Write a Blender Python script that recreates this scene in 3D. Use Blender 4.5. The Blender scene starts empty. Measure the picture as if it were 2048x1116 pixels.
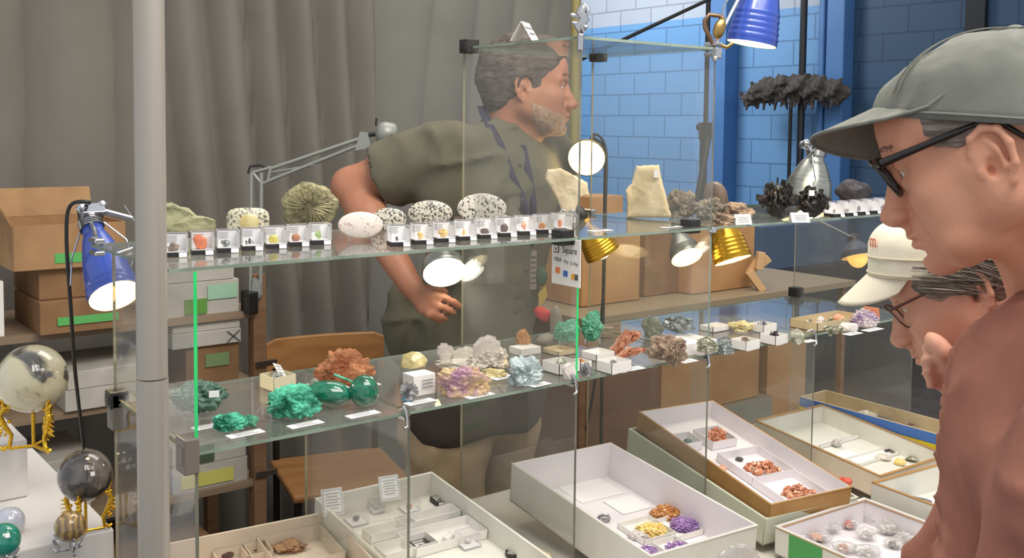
import bpy, bmesh, math, random
import numpy as np
from mathutils import Vector, Matrix, noise
from math import pi, sin, cos, radians as R
SC = bpy.context.scene
COL = SC.collection
# ------------------------------------------------------------ camera, world, light, exposure
CAM_LOC = Vector((-1.226, -1.3636, 1.5))
CAM_M = Matrix.Rotation(R(-38.2), 3, 'Z') @ Matrix.Rotation(pi/2-R(3.5), 3, 'X') @ Matrix.Rotation(0.0108, 3, 'Z')
cd = bpy.data.cameras.new('camera'); cam = bpy.data.objects.new('camera', cd); COL.objects.link(cam)
cam.matrix_world = Matrix.Translation(CAM_LOC) @ CAM_M.to_4x4()
cd.sensor_width = 36; cd.lens = 36*2050/2048; cd.shift_y = -178/2048; cd.clip_start = .02
SC.camera = cam
SC.view_settings.view_transform = 'Standard'; SC.view_settings.look = 'None'
SC.view_settings.gamma = 1; SC.view_settings.exposure = 0.0
SC.cycles.transparent_max_bounces = 40; SC.cycles.max_bounces = 8; SC.cycles.diffuse_bounces = 3
SC.cycles.glossy_bounces = 4; SC.cycles.caustics_reflective = False; SC.cycles.caustics_refractive = False
SC.cycles.sample_clamp_indirect = 4
w = bpy.data.worlds.new('hall_air'); SC.world = w; w.use_nodes = True
bg = w.node_tree.nodes['Background']; bg.inputs[0].default_value = (.80, .84, .9, 1); bg.inputs[1].default_value = .85
def area(name, loc, target, size, power, col=(1, 1, 1), sy=None):
    l = bpy.data.lights.new(name, 'AREA'); l.energy = power; l.color = col; l.size = size
    if sy: l.shape = 'RECTANGLE'; l.size_y = sy
    o = bpy.data.objects.new(name, l); COL.objects.link(o); o.location = loc
    o.rotation_euler = (Vector(target)-Vector(loc)).to_track_quat('-Z', 'Y').to_euler(); return o
area('hall_light', (-.2, -1.6, 3.3), (.1, .3, 1.0), 2.2, 62, (1, .95, .88), 1.2)
area('hall_light', (.9, 1.1, 3.4), (.7, .7, .8), 1.8, 24, (1, .93, .84), 1.0)
area('case_light', (-.1, -.25, 2.35), (.2, .15, .9), .5, 9, (1, .93, .82), .2)
area('wall_light', (3.7, 5.2, 3.6), (5.8, 5.9, 1.9), 1.2, 84, (.92, .96, 1.0))

def ray(px, py): return CAM_M @ Vector(((px-1024)/2050, -(py-380)/2050, -1.))
def at(px, py, D): return CAM_LOC + ray(px, py)*D
def on(px, py, ax, v):
    r = ray(px, py); return CAM_LOC + r*((v-CAM_LOC[ax])/r[ax])
CR = Vector((.786, -.618, 0)); CF = Vector((.618, .786, 0)); UP = Vector((0, 0, 1))

# ------------------------------------------------------------ materials
def L(c):
    return tuple((x/255/12.92 if x/255 <= .04045 else ((x/255+.055)/1.055)**2.4) for x in c)
MATS = {}
def mat(name, col, rough=.6, metal=0., c2=None, sc=20., bump=0., bsc=None, c3=None, stretch=None, emit=0., spec=.5, trans=0., sss=0., coat=0., wave=False, detail=6., dist=.6, c2pos=(.38, .62)):
    if name in MATS: return MATS[name]
    m = bpy.data.materials.new(name); MATS[name] = m; m.use_nodes = True
    nt = m.node_tree; N = nt.nodes; K = nt.links; b = N['Principled BSDF']
    b.inputs['Base Color'].default_value = (*L(col), 1); b.inputs['Roughness'].default_value = rough
    b.inputs['Metallic'].default_value = metal; b.inputs['Specular IOR Level'].default_value = spec
    b.inputs['Transmission Weight'].default_value = trans; b.inputs['Coat Weight'].default_value = coat
    if sss: b.inputs['Subsurface Weight'].default_value = sss; b.inputs['Subsurface Radius'].default_value = (.012, .005, .003); b.inputs['Subsurface Scale'].default_value = 1
    if emit: b.inputs['Emission Color'].default_value = (*L(col), 1); b.inputs['Emission Strength'].default_value = emit
    if c2 or bump:
        tc = N.new('ShaderNodeTexCoord'); mp = N.new('ShaderNodeMapping'); K.new(tc.outputs['Object'], mp.inputs[0])
        if stretch: mp.inputs['Scale'].default_value = stretch
        if wave:
            n1 = N.new('ShaderNodeTexWave'); n1.inputs['Scale'].default_value = sc; n1.inputs['Distortion'].default_value = 6; n1.inputs['Detail'].default_value = 3; out1 = n1.outputs['Fac']
        else:
            n1 = N.new('ShaderNodeTexNoise'); n1.inputs['Scale'].default_value = sc; n1.inputs['Detail'].default_value = detail; n1.inputs['Distortion'].default_value = dist; out1 = n1.outputs['Fac']
        K.new(mp.outputs[0], n1.inputs['Vector'])
    if c2:
        r = N.new('ShaderNodeValToRGB'); K.new(out1, r.inputs[0])
        r.color_ramp.elements[0].position = c2pos[0]; r.color_ramp.elements[0].color = (*L(col), 1)
        r.color_ramp.elements[1].position = c2pos[1]; r.color_ramp.elements[1].color = (*L(c2), 1)
        if c3:
            e = r.color_ramp.elements.new(.75 if c2pos[1] < .74 else .95); e.color = (*L(c3), 1)
        K.new(r.outputs[0], b.inputs['Base Color'])
    if bump:
        n2 = N.new('ShaderNodeTexNoise'); n2.inputs['Scale'].default_value = bsc or sc*3; n2.inputs['Detail'].default_value = 4; K.new(mp.outputs[0], n2.inputs['Vector'])
        bp = N.new('ShaderNodeBump'); bp.inputs['Strength'].default_value = bump; bp.inputs['Distance'].default_value = .003
        K.new(n2.outputs['Fac'], bp.inputs['Height']); K.new(bp.outputs[0], b.inputs['Normal'])
    return m
def glass_mat(name, tint=(.985, .992, .986), veil=.03, refl=1., rough=0.):
    m = bpy.data.materials.new(name); m.use_nodes = True; nt = m.node_tree; N = nt.nodes; K = nt.links
    N.remove(N['Principled BSDF']); out = N['Material Output']
    t = N.new('ShaderNodeBsdfTransparent'); t.inputs[0].default_value = (*tint, 1)
    g = N.new('ShaderNodeBsdfGlossy'); g.inputs['Roughness'].default_value = rough
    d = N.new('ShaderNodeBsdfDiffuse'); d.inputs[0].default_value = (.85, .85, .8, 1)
    f = N.new('ShaderNodeFresnel'); ge = N.new('ShaderNodeNewGeometry'); ml = N.new('ShaderNodeMath'); ml.operation = 'MULTIPLY_ADD'; ml.inputs[1].default_value = 1/1.5-1.5; ml.inputs[2].default_value = 1.5; K.new(ge.outputs['Backfacing'], ml.inputs[0]); K.new(ml.outputs[0], f.inputs[0])
    mu = N.new('ShaderNodeMath'); mu.operation = 'MULTIPLY'; mu.inputs[1].default_value = refl; K.new(f.outputs[0], mu.inputs[0])
    m1 = N.new('ShaderNodeMixShader'); m1.inputs[0].default_value = veil; K.new(t.outputs[0], m1.inputs[1]); K.new(d.outputs[0], m1.inputs[2])
    m2 = N.new('ShaderNodeMixShader'); K.new(mu.outputs[0], m2.inputs[0]); K.new(m1.outputs[0], m2.inputs[1]); K.new(g.outputs[0], m2.inputs[2])
    K.new(m2.outputs[0], out.inputs[0]); MATS[name] = m; return m
GLASS = glass_mat('clear_glass', veil=.055, refl=.9)  # white diffuse share, here and in SHELF, paints the milky reflection haze
SHELF = glass_mat('shelf_glass', tint=(.975, .978, .970), veil=.07, refl=1.0)
CLEAR = glass_mat('clear_plastic', tint=(.98, .98, .985), veil=.07, refl=1.)
EDGE_G = mat('green_glass_edge', (40, 205, 110), .25, c2=(60, 225, 130), sc=8)
EDGE_P = mat('pale_glass_edge', (146, 162, 146), .2, c2=(124, 140, 124), sc=12)
EDGE_B = mat('bronze_glass_edge', (176, 164, 130), .2, c2=(150, 142, 116), sc=9)
LENS = glass_mat('spectacle_lens', tint=(.93, .92, .9), veil=.02, refl=.25)
EDGE_D = mat('dark_glass_edge', (92, 94, 84), .12, c2=(120, 122, 108), sc=9)
WHITE = mat('white_card', (238, 234, 228), .8, c2=(230, 226, 218), sc=14)
PAPER = mat('label_paper', (240, 238, 236), .8)
GREY_INK = mat('grey_ink', (120, 120, 122), .8)
BLACK = mat('black_plastic', (38, 36, 34), .45)
CHROME = mat('chrome', (205, 205, 205), .15, 1.)
GOLD = mat('gold_metal', (232, 186, 60), .25, 1., bump=.5, bsc=300)
SILVER = mat('silver_metal', (200, 200, 205), .22, 1.)
ALU = mat('satin_aluminium', (176, 168, 156), .42, .45)
CARD = mat('brown_cardboard', (172, 134, 92), .85, c2=(158, 120, 82), sc=12)
CARD_D = mat('old_cardboard', (146, 110, 74), .85, c2=(130, 96, 64), sc=10)
CARD_L = mat('pale_cardboard', (205, 186, 150), .85, c2=(190, 170, 134), sc=10)
DK = mat('dark_metal', (52, 50, 46), .4, .6)

# ------------------------------------------------------------ mesh helpers
def I4(): return Matrix.Identity(4)
class MB:
    def __init__(s, T=None): s.v = []; s.f = []; s.mi = []; s.T = T or I4(); s.m = 0
    def add(s, vs, fs, m=None):
        o = len(s.v); s.v += [tuple(s.T @ Vector(p)) for p in vs]; s.f += [tuple(i+o for i in f) for f in fs]
        s.mi += [s.m if m is None else m]*len(fs); return s
    def box(s, c, d, rot=None, m=None, taper=1.):
        vs = []
        for z in (-.5, .5):
            t = taper if z > 0 else 1.
            for x, y in ((-.5, -.5), (.5, -.5), (.5, .5), (-.5, .5)):
                p = Vector((x*d[0]*t, y*d[1]*t, z*d[2]))
                if rot: p = rot @ p
                vs.append(Vector(c)+p)
        return s.add(vs, [(0, 3, 2, 1), (4, 5, 6, 7), (0, 1, 5, 4), (1, 2, 6, 5), (2, 3, 7, 6), (3, 0, 4, 7)], m)
    def tube(s, pts, r, n=8, m=None, closed=False, cap=True):
        pts = [Vector(p) for p in pts]; k = len(pts); rs = r if isinstance(r, (list, tuple)) else [r]*k
        vs = []; prev = None
        for i, p in enumerate(pts):
            a = pts[i-1] if (i > 0 or closed) else p; b = pts[(i+1) % k] if (i < k-1 or closed) else p
            t = (b-a).normalized() if (b-a).length > 1e-9 else Vector((0, 0, 1))
            if prev is None: q = t.orthogonal().normalized()
            else: q = (prev - t*prev.dot(t)); q = q.normalized() if q.length > 1e-6 else t.orthogonal().normalized()
            prev = q; u = t.cross(q)
            for j in range(n):
                an = 2*pi*j/n; vs.append(p+(q*cos(an)+u*sin(an))*rs[i])
        fs = []
        for i in range(k if closed else k-1):
            for j in range(n):
                a = i*n+j; b = i*n+(j+1) % n; c = ((i+1) % k)*n+(j+1) % n; d = ((i+1) % k)*n+j; fs.append((a, b, c, d))
        if cap and not closed: fs += [tuple(range(n))[::-1], tuple((k-1)*n+j for j in range(n))]
        return s.add(vs, fs, m)
    def lathe(s, prof, n=24, c=(0, 0, 0), rot=None, m=None, sq=(1, 1), open0=False):
        vs = []; k = len(prof)
        for r, z in prof:
            for j in range(n):
                a = 2*pi*j/n; p = Vector((r*cos(a)*sq[0], r*sin(a)*sq[1], z))
                if rot: p = rot @ p
                vs.append(Vector(c)+p)
        fs = [(i*n+j, i*n+(j+1) % n, (i+1)*n+(j+1) % n, (i+1)*n+j) for i in range(k-1) for j in range(n)]
        if prof[0][0] > 1e-5 and not open0: fs.append(tuple(range(n))[::-1])
        if prof[-1][0] > 1e-5: fs.append(tuple((k-1)*n+j for j in range(n)))
        return s.add(vs, fs, m)
    def sphere(s, c, r, n=16, k=10, m=None, rot=None):
        r = r if isinstance(r, (tuple, list)) else (r, r, r)
        vs = []; fs = []
        for i in range(k+1):
            t = pi*i/k
            for j in range(n):
                a = 2*pi*j/n; p = Vector((r[0]*sin(t)*cos(a), r[1]*sin(t)*sin(a), r[2]*cos(t)))
                if rot: p = rot @ p
                vs.append(Vector(c)+p)
        fs = [(i*n+j, (i+1)*n+j, (i+1)*n+(j+1) % n, i*n+(j+1) % n) for i in range(k) for j in range(n)]
        return s.add(vs, fs, m)
    def prism(s, poly, d0, d1, ax=1, m=None):
        n = len(poly); vs = []
        for d in (d0, d1):
            for a, b in poly:
                p = [a, b]; p.insert(ax, d); vs.append(p)
        fs = [tuple(range(n)), tuple(range(n, 2*n))[::-1]]+[(i, i+n, (i+1) % n+n, (i+1) % n) for i in range(n)]
        return s.add(vs, fs, m)
    def build(s, name, mats, parent=None, smooth=False, bevel=0., **kw):
        return link_mesh(name, s.v, s.f, mats, parent, smooth, bevel, s.mi, **kw)
def link_mesh(name, v, f, mats, parent=None, smooth=False, bevel=0., mi=None, seg=2):
    me = bpy.data.meshes.new(name); me.from_pydata([tuple(p) for p in v], [], [tuple(x) for x in f]); me.validate()
    mats = mats if isinstance(mats, (list, tuple)) else [mats]
    for m in mats: me.materials.append(m)
    if mi is not None and len(me.polygons) == len(mi) and len(mats) > 1: me.polygons.foreach_set('material_index', mi)
    bm = bmesh.new(); bm.from_mesh(me); bmesh.ops.remove_doubles(bm, verts=bm.verts, dist=1e-6); bmesh.ops.recalc_face_normals(bm, faces=bm.faces); bm.to_mesh(me); bm.free()
    if smooth: me.polygons.foreach_set('use_smooth', [True]*len(me.polygons)); me.set_sharp_from_angle(angle=R(55))
    o = bpy.data.objects.new(name, me); COL.objects.link(o)
    if parent: o.parent = parent
    if bevel:
        b = o.modifiers.new('bevel', 'BEVEL'); b.width = bevel; b.segments = seg; b.limit_method = 'ANGLE'; b.angle_limit = R(40)
    return o
def tag(o, label=None, cat=None, group=None, kind=None):
    if label: o['label'] = label
    if cat: o['category'] = cat
    if group: o['group'] = group
    if kind: o['kind'] = kind
    return o
def thing(name, label, cat, loc=(0, 0, 0), rz=0., group=None, mtx=None):
    o = bpy.data.objects.new(name, None); COL.objects.link(o); o.empty_display_size = .02
    if mtx is not None: o.matrix_world = mtx
    else: o.location = loc; o.rotation_euler = (0, 0, rz)
    return tag(o, label, cat, group)
def inv(o):
    return (o.matrix_basis if o.parent is None else o.matrix_basis).inverted()
def frame(f, u, o=(0, 0, 0)):   # local x = f, local z = u-ish
    f = Vector(f).normalized(); u = Vector(u); l = u.cross(f).normalized(); u = f.cross(l).normalized()
    M = Matrix((f, l, u)).transposed().to_4x4(); M.translation = Vector(o); return M
def dirframe(d, o=(0, 0, 0)):   # local -z = d
    q = Vector(d).to_track_quat('-Z', 'Y'); M = q.to_matrix().to_4x4(); M.translation = Vector(o); return M
def text_mesh(s, size, T, name, m, parent, extrude=.0002):
    c = bpy.data.curves.new('t', 'FONT'); c.body = s; c.size = size; c.extrude = extrude; c.align_x = 'CENTER'; c.align_y = 'CENTER'
    o = bpy.data.objects.new('t', c); COL.objects.link(o); bpy.context.view_layer.update()
    me = bpy.data.meshes.new_from_object(o.evaluated_get(bpy.context.evaluated_depsgraph_get())); bpy.data.objects.remove(o)
    me.transform(T); me.materials.clear(); me.materials.append(m); r = bpy.data.objects.new(name, me); COL.objects.link(r)
    if parent: r.parent = parent
    return r
# ------------------------------------------------------------ signed-distance sculpting
class SDF:
    def __init__(s, lo, hi, h):
        s.lo = np.array(lo, float); s.h = h; s.n = np.ceil((np.array(hi)-s.lo)/h).astype(int)+1
        s.D = np.full(s.n, 1e3, np.float32); s.ax = [s.lo[i]+h*np.arange(s.n[i]) for i in range(3)]
    def sub(s, lo, hi, m):
        a = [max(0, int((lo[i]-m-s.lo[i])/s.h)) for i in range(3)]; b = [min(s.n[i], int((hi[i]+m-s.lo[i])/s.h)+2) for i in range(3)]
        if any(b[i] <= a[i] for i in range(3)): return None
        sl = tuple(slice(a[i], b[i]) for i in range(3))
        P = np.meshgrid(*[s.ax[i][sl[i]] for i in range(3)], indexing='ij'); return sl, [p.astype(np.float32) for p in P]
    def comb(s, sl, d, k, op):
        A = s.D[sl]
        if op == 'u':
            if k > 0:
                hh = np.clip(.5+.5*(A-d)/k, 0, 1); s.D[sl] = A*(1-hh)+d*hh-k*hh*(1-hh)
            else: s.D[sl] = np.minimum(A, d)
        else:
            d = -d
            if k > 0:
                hh = np.clip(.5-.5*(A-d)/k, 0, 1); s.D[sl] = A*(1-hh)+d*hh+k*hh*(1-hh)
            else: s.D[sl] = np.maximum(A, d)
    def ell(s, c, r, k=.01, op='u', rot=None):
        c = np.array(c, float); r = np.array(r if isinstance(r, (tuple, list)) else (r, r, r), float)
        R_ = max(r); q = s.sub(c-R_, c+R_, 2*k+3*s.h+.01)
        if not q: return s
        sl, P = q; X = [P[i]-c[i] for i in range(3)]
        if rot is not None:
            rt = np.array(rot); X = [rt[0][i]*X[0]+rt[1][i]*X[1]+rt[2][i]*X[2] for i in range(3)]
        k0 = np.sqrt(sum((X[i]/r[i])**2 for i in range(3)))+1e-6; k1 = np.sqrt(sum((X[i]/r[i]**2)**2 for i in range(3)))+1e-6
        s.comb(sl, k0*(k0-1)/k1, k, op); return s
    def cap(s, a, b, ra, rb=None, k=.01, op='u', fl=None):
        rb = ra if rb is None else rb; a = np.array(a, float); b = np.array(b, float); m = max(ra, rb)
        q = s.sub(np.minimum(a, b)-m, np.maximum(a, b)+m, 2*k+3*s.h+.01)
        if not q: return s
        sl, P = q; ba = b-a; L2 = float(ba@ba)+1e-12
        t = np.clip(sum((P[i]-a[i])*ba[i] for i in range(3))/L2, 0, 1)
        d = np.sqrt(sum((P[i]-a[i]-t*ba[i])**2 for i in range(3)))-(ra+(rb-ra)*t)
        s.comb(sl, d, k, op); return s
    def chain(s, pts, rs, k=.01, op='u'):
        for i in range(len(pts)-1): s.cap(pts[i], pts[i+1], rs[i], rs[i+1], k, op)
        return s
    def plane(s, p, nrm, k=.0, op='i'):   # keep the side opposite nrm
        n = np.array(nrm, float); n /= np.linalg.norm(n); p = np.array(p, float)
        P = np.meshgrid(*s.ax, indexing='ij'); d = sum((P[i]-p[i])*n[i] for i in range(3)).astype(np.float32)
        s.D = np.maximum(s.D, d); return s
    def sym(s, fn, c, *a, **k):
        getattr(s, fn)(c, *a, **k)
        getattr(s, fn)((c[0], -c[1], c[2]), *a, **k); return s
    def disp(s, amp, scale, seed=0, oct_=2, fn=None):
        band = np.abs(s.D) < amp*4+2*s.h; idx = np.argwhere(band)
        vals = np.empty(len(idx), np.float32)
        # cheap periodic sine noise
        P = s.lo+idx*s.h; rs = np.random.RandomState(seed); v = np.zeros(len(idx))
        for o in range(oct_):
            for _ in range(5):
                w_ = rs.normal(size=3); w_ *= scale*(1.9**o)/np.linalg.norm(w_); v += np.sin(P@w_+rs.rand()*6.28)*(.5**o)/2.2
        if fn is not None: v = v*fn(P)
        s.D[band] += (amp*v).astype(np.float32); return s
    def folds(s, amp, d, freq, seed=0, warp=1.2, lo=-.2):
        band = np.abs(s.D) < amp*3+2*s.h; idx = np.argwhere(band); P = s.lo+idx*s.h; rs = np.random.RandomState(seed); d = np.array(d, float); d /= np.linalg.norm(d)
        w1, w2, w3 = (rs.normal(size=3) for _ in range(3)); w_ = warp*(np.sin(P@w1*freq*.28+1)+.6*np.sin(P@w2*freq*.6)); r = (1-np.abs(np.sin(P@d*freq*.5+w_)))**1.6
        m = np.clip(np.sin(P@w3*freq*.25+rs.rand()*6)*.7+.5-lo*0, 0, 1); s.D[band] -= (amp*r*m).astype(np.float32); return s
    def mesh(s):
        D = s.D; S = D < 0; nx, ny, nz = D.shape
        cnt = np.zeros((nx-1, ny-1, nz-1), np.int8)
        for a in (0, 1):
            for b in (0, 1):
                for c in (0, 1): cnt += S[a:nx-1+a, b:ny-1+b, c:nz-1+c]
        act = (cnt > 0) & (cnt < 8); idx = np.argwhere(act); num = np.full(act.shape, -1, np.int64); num[act] = np.arange(len(idx))
        pos = np.zeros((len(idx), 3)); wt = np.zeros(len(idx)); cs = [(a, b, c) for a in (0, 1) for b in (0, 1) for c in (0, 1)]
        for i, p in enumerate(cs):
            for q in cs[i+1:]:
                if sum(abs(p[j]-q[j]) for j in range(3)) != 1: continue
                d0 = D[idx[:, 0]+p[0], idx[:, 1]+p[1], idx[:, 2]+p[2]]; d1 = D[idx[:, 0]+q[0], idx[:, 1]+q[1], idx[:, 2]+q[2]]
                x = (d0 < 0) != (d1 < 0); t = np.where(x, d0/np.where(x, d0-d1, 1), 0)
                for j in range(3): pos[:, j] += np.where(x, p[j]+(q[j]-p[j])*t, 0)
                wt += x
        pos = s.lo+(idx+pos/wt[:, None])*s.h
        F = []
        for ax in range(3):
            sl0 = [slice(None)]*3; sl1 = [slice(None)]*3; sl0[ax] = slice(0, -1); sl1[ax] = slice(1, None)
            ch = S[tuple(sl0)] != S[tuple(sl1)]; e = np.argwhere(ch); u, v = [(1, 2), (2, 0), (0, 1)][ax]
            e = e[(e[:, u] > 0) & (e[:, v] > 0) & (e[:, u] < D.shape[u]-1) & (e[:, v] < D.shape[v]-1)]
            def g(du, dv):
                x = e.copy(); x[:, u] -= du; x[:, v] -= dv; return num[x[:, 0], x[:, 1], x[:, 2]]
            q = np.stack([g(1, 1), g(0, 1), g(0, 0), g(1, 0)], 1); flip = S[e[:, 0], e[:, 1], e[:, 2]]
            q[~flip] = q[~flip][:, ::-1]; F.append(q)
        return pos, np.concatenate(F)
def np_mesh(name, v, f, mats, parent=None, T=None, smooth=True, mi=None):
    me = bpy.data.meshes.new(name); me.vertices.add(len(v)); me.vertices.foreach_set('co', np.asarray(v, np.float32).ravel())
    me.loops.add(f.size); me.polygons.add(len(f)); me.polygons.foreach_set('loop_start', np.arange(len(f))*4)
    me.loops.foreach_set('vertex_index', f.ravel().astype(np.int32)); me.update(calc_edges=True); me.validate()
    for m in (mats if isinstance(mats, (list, tuple)) else [mats]): me.materials.append(m)
    if mi is not None: me.polygons.foreach_set('material_index', mi)
    if smooth: me.polygons.foreach_set('use_smooth', [True]*len(me.polygons))
    if T is not None: me.transform(T)
    o = bpy.data.objects.new(name, me); COL.objects.link(o)
    if parent: o.parent = parent
    return o
def wp(o, parent):
    o.parent = parent; o.matrix_basis = parent.matrix_basis.inverted(); return o
def pxbox(x0, y0, x1, y1, Y):   # world X range and z range of a pixel box on plane Y
    xm, ym = (x0+x1)/2, (y0+y1)/2
    return on(x0, ym, 1, Y).x, on(x1, ym, 1, Y).x, on(xm, y1, 1, Y).z, on(xm, y0, 1, Y).z
# ============================================================ the room
floor_m = mat('floor_concrete', (96, 90, 84), .7, c2=(84, 78, 72), sc=6)
mb = MB(); mb.box((1.6, 1.5, -.05), (9, 10, .1)); tag(mb.build('floor', floor_m), kind='structure')
def wall_mat():
    m = mat('painted_block_wall', (98, 152, 212), .55); nt = m.node_tree; N = nt.nodes; K = nt.links; b = N['Principled BSDF']
    tc = N.new('ShaderNodeTexCoord'); sp = N.new('ShaderNodeSeparateXYZ'); K.new(tc.outputs['Object'], sp.inputs[0])
    cb = N.new('ShaderNodeCombineXYZ'); K.new(sp.outputs['Y'], cb.inputs['X']); K.new(sp.outputs['Z'], cb.inputs['Y'])
    br = N.new('ShaderNodeTexBrick'); K.new(cb.outputs[0], br.inputs['Vector']); br.inputs['Scale'].default_value = 1.
    br.inputs['Brick Width'].default_value = .406; br.inputs['Row Height'].default_value = .203; br.inputs['Mortar Size'].default_value = .006
    br.inputs['Color1'].default_value = (1, 1, 1, 1); br.inputs['Color2'].default_value = (.93, .93, .93, 1); br.inputs['Mortar'].default_value = (.6, .6, .62, 1)
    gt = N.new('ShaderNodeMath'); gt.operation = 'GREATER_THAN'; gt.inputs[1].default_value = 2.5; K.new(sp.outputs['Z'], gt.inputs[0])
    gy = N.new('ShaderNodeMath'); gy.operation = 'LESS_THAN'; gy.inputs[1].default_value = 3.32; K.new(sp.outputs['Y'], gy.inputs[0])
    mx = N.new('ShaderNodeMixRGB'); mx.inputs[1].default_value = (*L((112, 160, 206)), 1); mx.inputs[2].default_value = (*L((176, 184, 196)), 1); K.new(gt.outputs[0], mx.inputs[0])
    mx2 = N.new('ShaderNodeMixRGB'); mx2.inputs[2].default_value = (*L((56, 84, 112)), 1); K.new(gy.outputs[0], mx2.inputs[0]); K.new(mx.outputs[0], mx2.inputs[1])  # shade beyond the pillar painted into the wall as darker blue
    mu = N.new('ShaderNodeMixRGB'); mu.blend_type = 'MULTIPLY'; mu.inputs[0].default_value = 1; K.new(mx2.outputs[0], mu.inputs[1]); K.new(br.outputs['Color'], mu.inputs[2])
    K.new(mu.outputs[0], b.inputs['Base Color'])
    bp = N.new('ShaderNodeBump'); bp.invert = True; bp.inputs['Distance'].default_value = .006; K.new(br.outputs['Fac'], bp.inputs['Height']); K.new(bp.outputs[0], b.inputs['Normal'])
    return m
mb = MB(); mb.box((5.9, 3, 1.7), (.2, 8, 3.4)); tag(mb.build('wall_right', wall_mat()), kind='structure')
BLUEP = mat('blue_paint', (84, 130, 184), .5, c2=(78, 122, 176), sc=3)
mb = MB(); mb.box((5.72, 4.53, 1.7), (.2, .22, 3.4)); tag(mb.build('trim_1', BLUEP), kind='structure')
mb = MB(); mb.box((5.74, 3.38, 1.7), (.14, .16, 3.4)); mb.box((5.7, 3.50, 1.7), (.08, .05, 3.4)); tag(mb.build('trim_2', BLUEP, bevel=.01), kind='structure')
mb = MB(); mb.box((5.78, 2.31, 1.3), (.06, .14, 2.6)); tag(mb.build('door_1', mat('dark_door', (30, 32, 38), .4)), kind='structure')
mb = MB(); mb.box((2.0, 6.95, 1.7), (8, .1, 3.4)); tag(mb.build('wall_back', mat('grey_wall', (120, 122, 124), .8)), kind='structure')
# wall pipe
t = thing('wall_pipe', 'black vertical pipe running down the blue block wall beside the pillar', 'pipe', (5.6, 3.62, 0))
mb = MB(); mb.tube([(0, 0, 0), (0, 0, 3.3)], .028, 12); mb.build('pipe', mat('black_pipe', (34, 34, 36), .35), t, True)
mb = MB(); [mb.box((.07, 0, z), (.16, .02, .03)) for z in (.6, 2.6)]; mb.build('bracket', DK, t)
# drapes
def drape(name, label, x0, x1, seed, folds, Y=1.8, col=(124, 120, 112), amp=.035):
    rs = random.Random(seed); ph = [rs.uniform(0, 6) for _ in range(6)]; nx = int((x1-x0)/.006); nz = 30; vs = []; fs = []
    for i in range(nx+1):
        x = x0+(x1-x0)*i/nx; u = x*folds
        for j in range(nz+1):
            z = .03+2.75*j/nz; k = 1-.25*(j/nz)
            uu = u+.35*sin(z*1.1+ph[4])+.25*sin(x*3+ph[5])
            s1 = sin(uu*2*pi+ph[0]); y = amp*k*((1-2*abs(s1)**.85)*.62+.45*sin(uu*2*pi*.37+ph[1])+.22*sin(uu*2*pi*1.9+ph[2])+.3*math.exp(-((uu*1.0+ph[3]) % 1.7-.5)**2*60))
            vs.append((x-x0, y, z))
    for i in range(nx):
        for j in range(nz):
            a = i*(nz+1)+j; fs.append((a, a+nz+1, a+nz+2, a+1))
    t = thing(name, label, 'curtain', (x0, Y, 0), group='grey exhibition drapes')
    m = mat('drape_cloth_%d' % seed, col, .95, c2=tuple(c-7 for c in col), sc=3, bump=.15, bsc=900)
    o = link_mesh('cloth', vs, fs, m, t, True); s = o.modifiers.new('thick', 'SOLIDIFY'); s.thickness = .003
    mb = MB(); mb.box(((x1-x0)/2, 0, 2.79), (x1-x0, .03, .05)); mb.build('top_hem', m, t)
    return t
drape('drape', 'grey cloth drape furthest left, behind the cardboard boxes on the shelving', -1.6, -.16, 1, 2.0, amp=.042, col=(124, 118, 108))
drape('drape', 'grey cloth drape with deep narrow folds behind the jointed desk lamp arm', -.16, .62, 2, 3.6, col=(122, 117, 108), amp=.045)
drape('drape', 'grey cloth drape with broad folds hanging right behind the seller in olive shirt', .64, 1.68, 4, 1.9, Y=1.88, col=(126, 124, 117), amp=.03)
t = thing('drape_pole', 'dull yellow upright pole at the end of the grey drape beside the blue wall', 'pole', (1.515, 1.72, 0))
mb = MB(); mb.tube([(0, 0, 0), (0, 0, 2.9)], .019, 14); mb.build('pole', mat('dull_brass', (150, 138, 84), .5), t, True)
mb = MB(); mb.box((0, 0, .006), (.3, .3, .012)); mb.build('base_plate', DK, t, bevel=.003)
# front pole
pp = at(303, 600, 1.3)
t = thing('upright_pole', 'thick round satin aluminium pole standing in front of the glass case', 'pole', (pp.x, pp.y, 0))
mb = MB(); mb.tube([(0, 0, .01), (0, 0, 1.176)], .0197, 32); mb.build('lower_tube', ALU, t, True)
mb = MB(); mb.tube([(0, 0, 1.1775), (0, 0, 2.8)], .0192, 32); mb.build('upper_tube', ALU, t, True)
mb = MB(); mb.box((0, 0, .006), (.4, .4, .012)); mb.build('base_plate', DK, t, bevel=.003)

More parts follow.
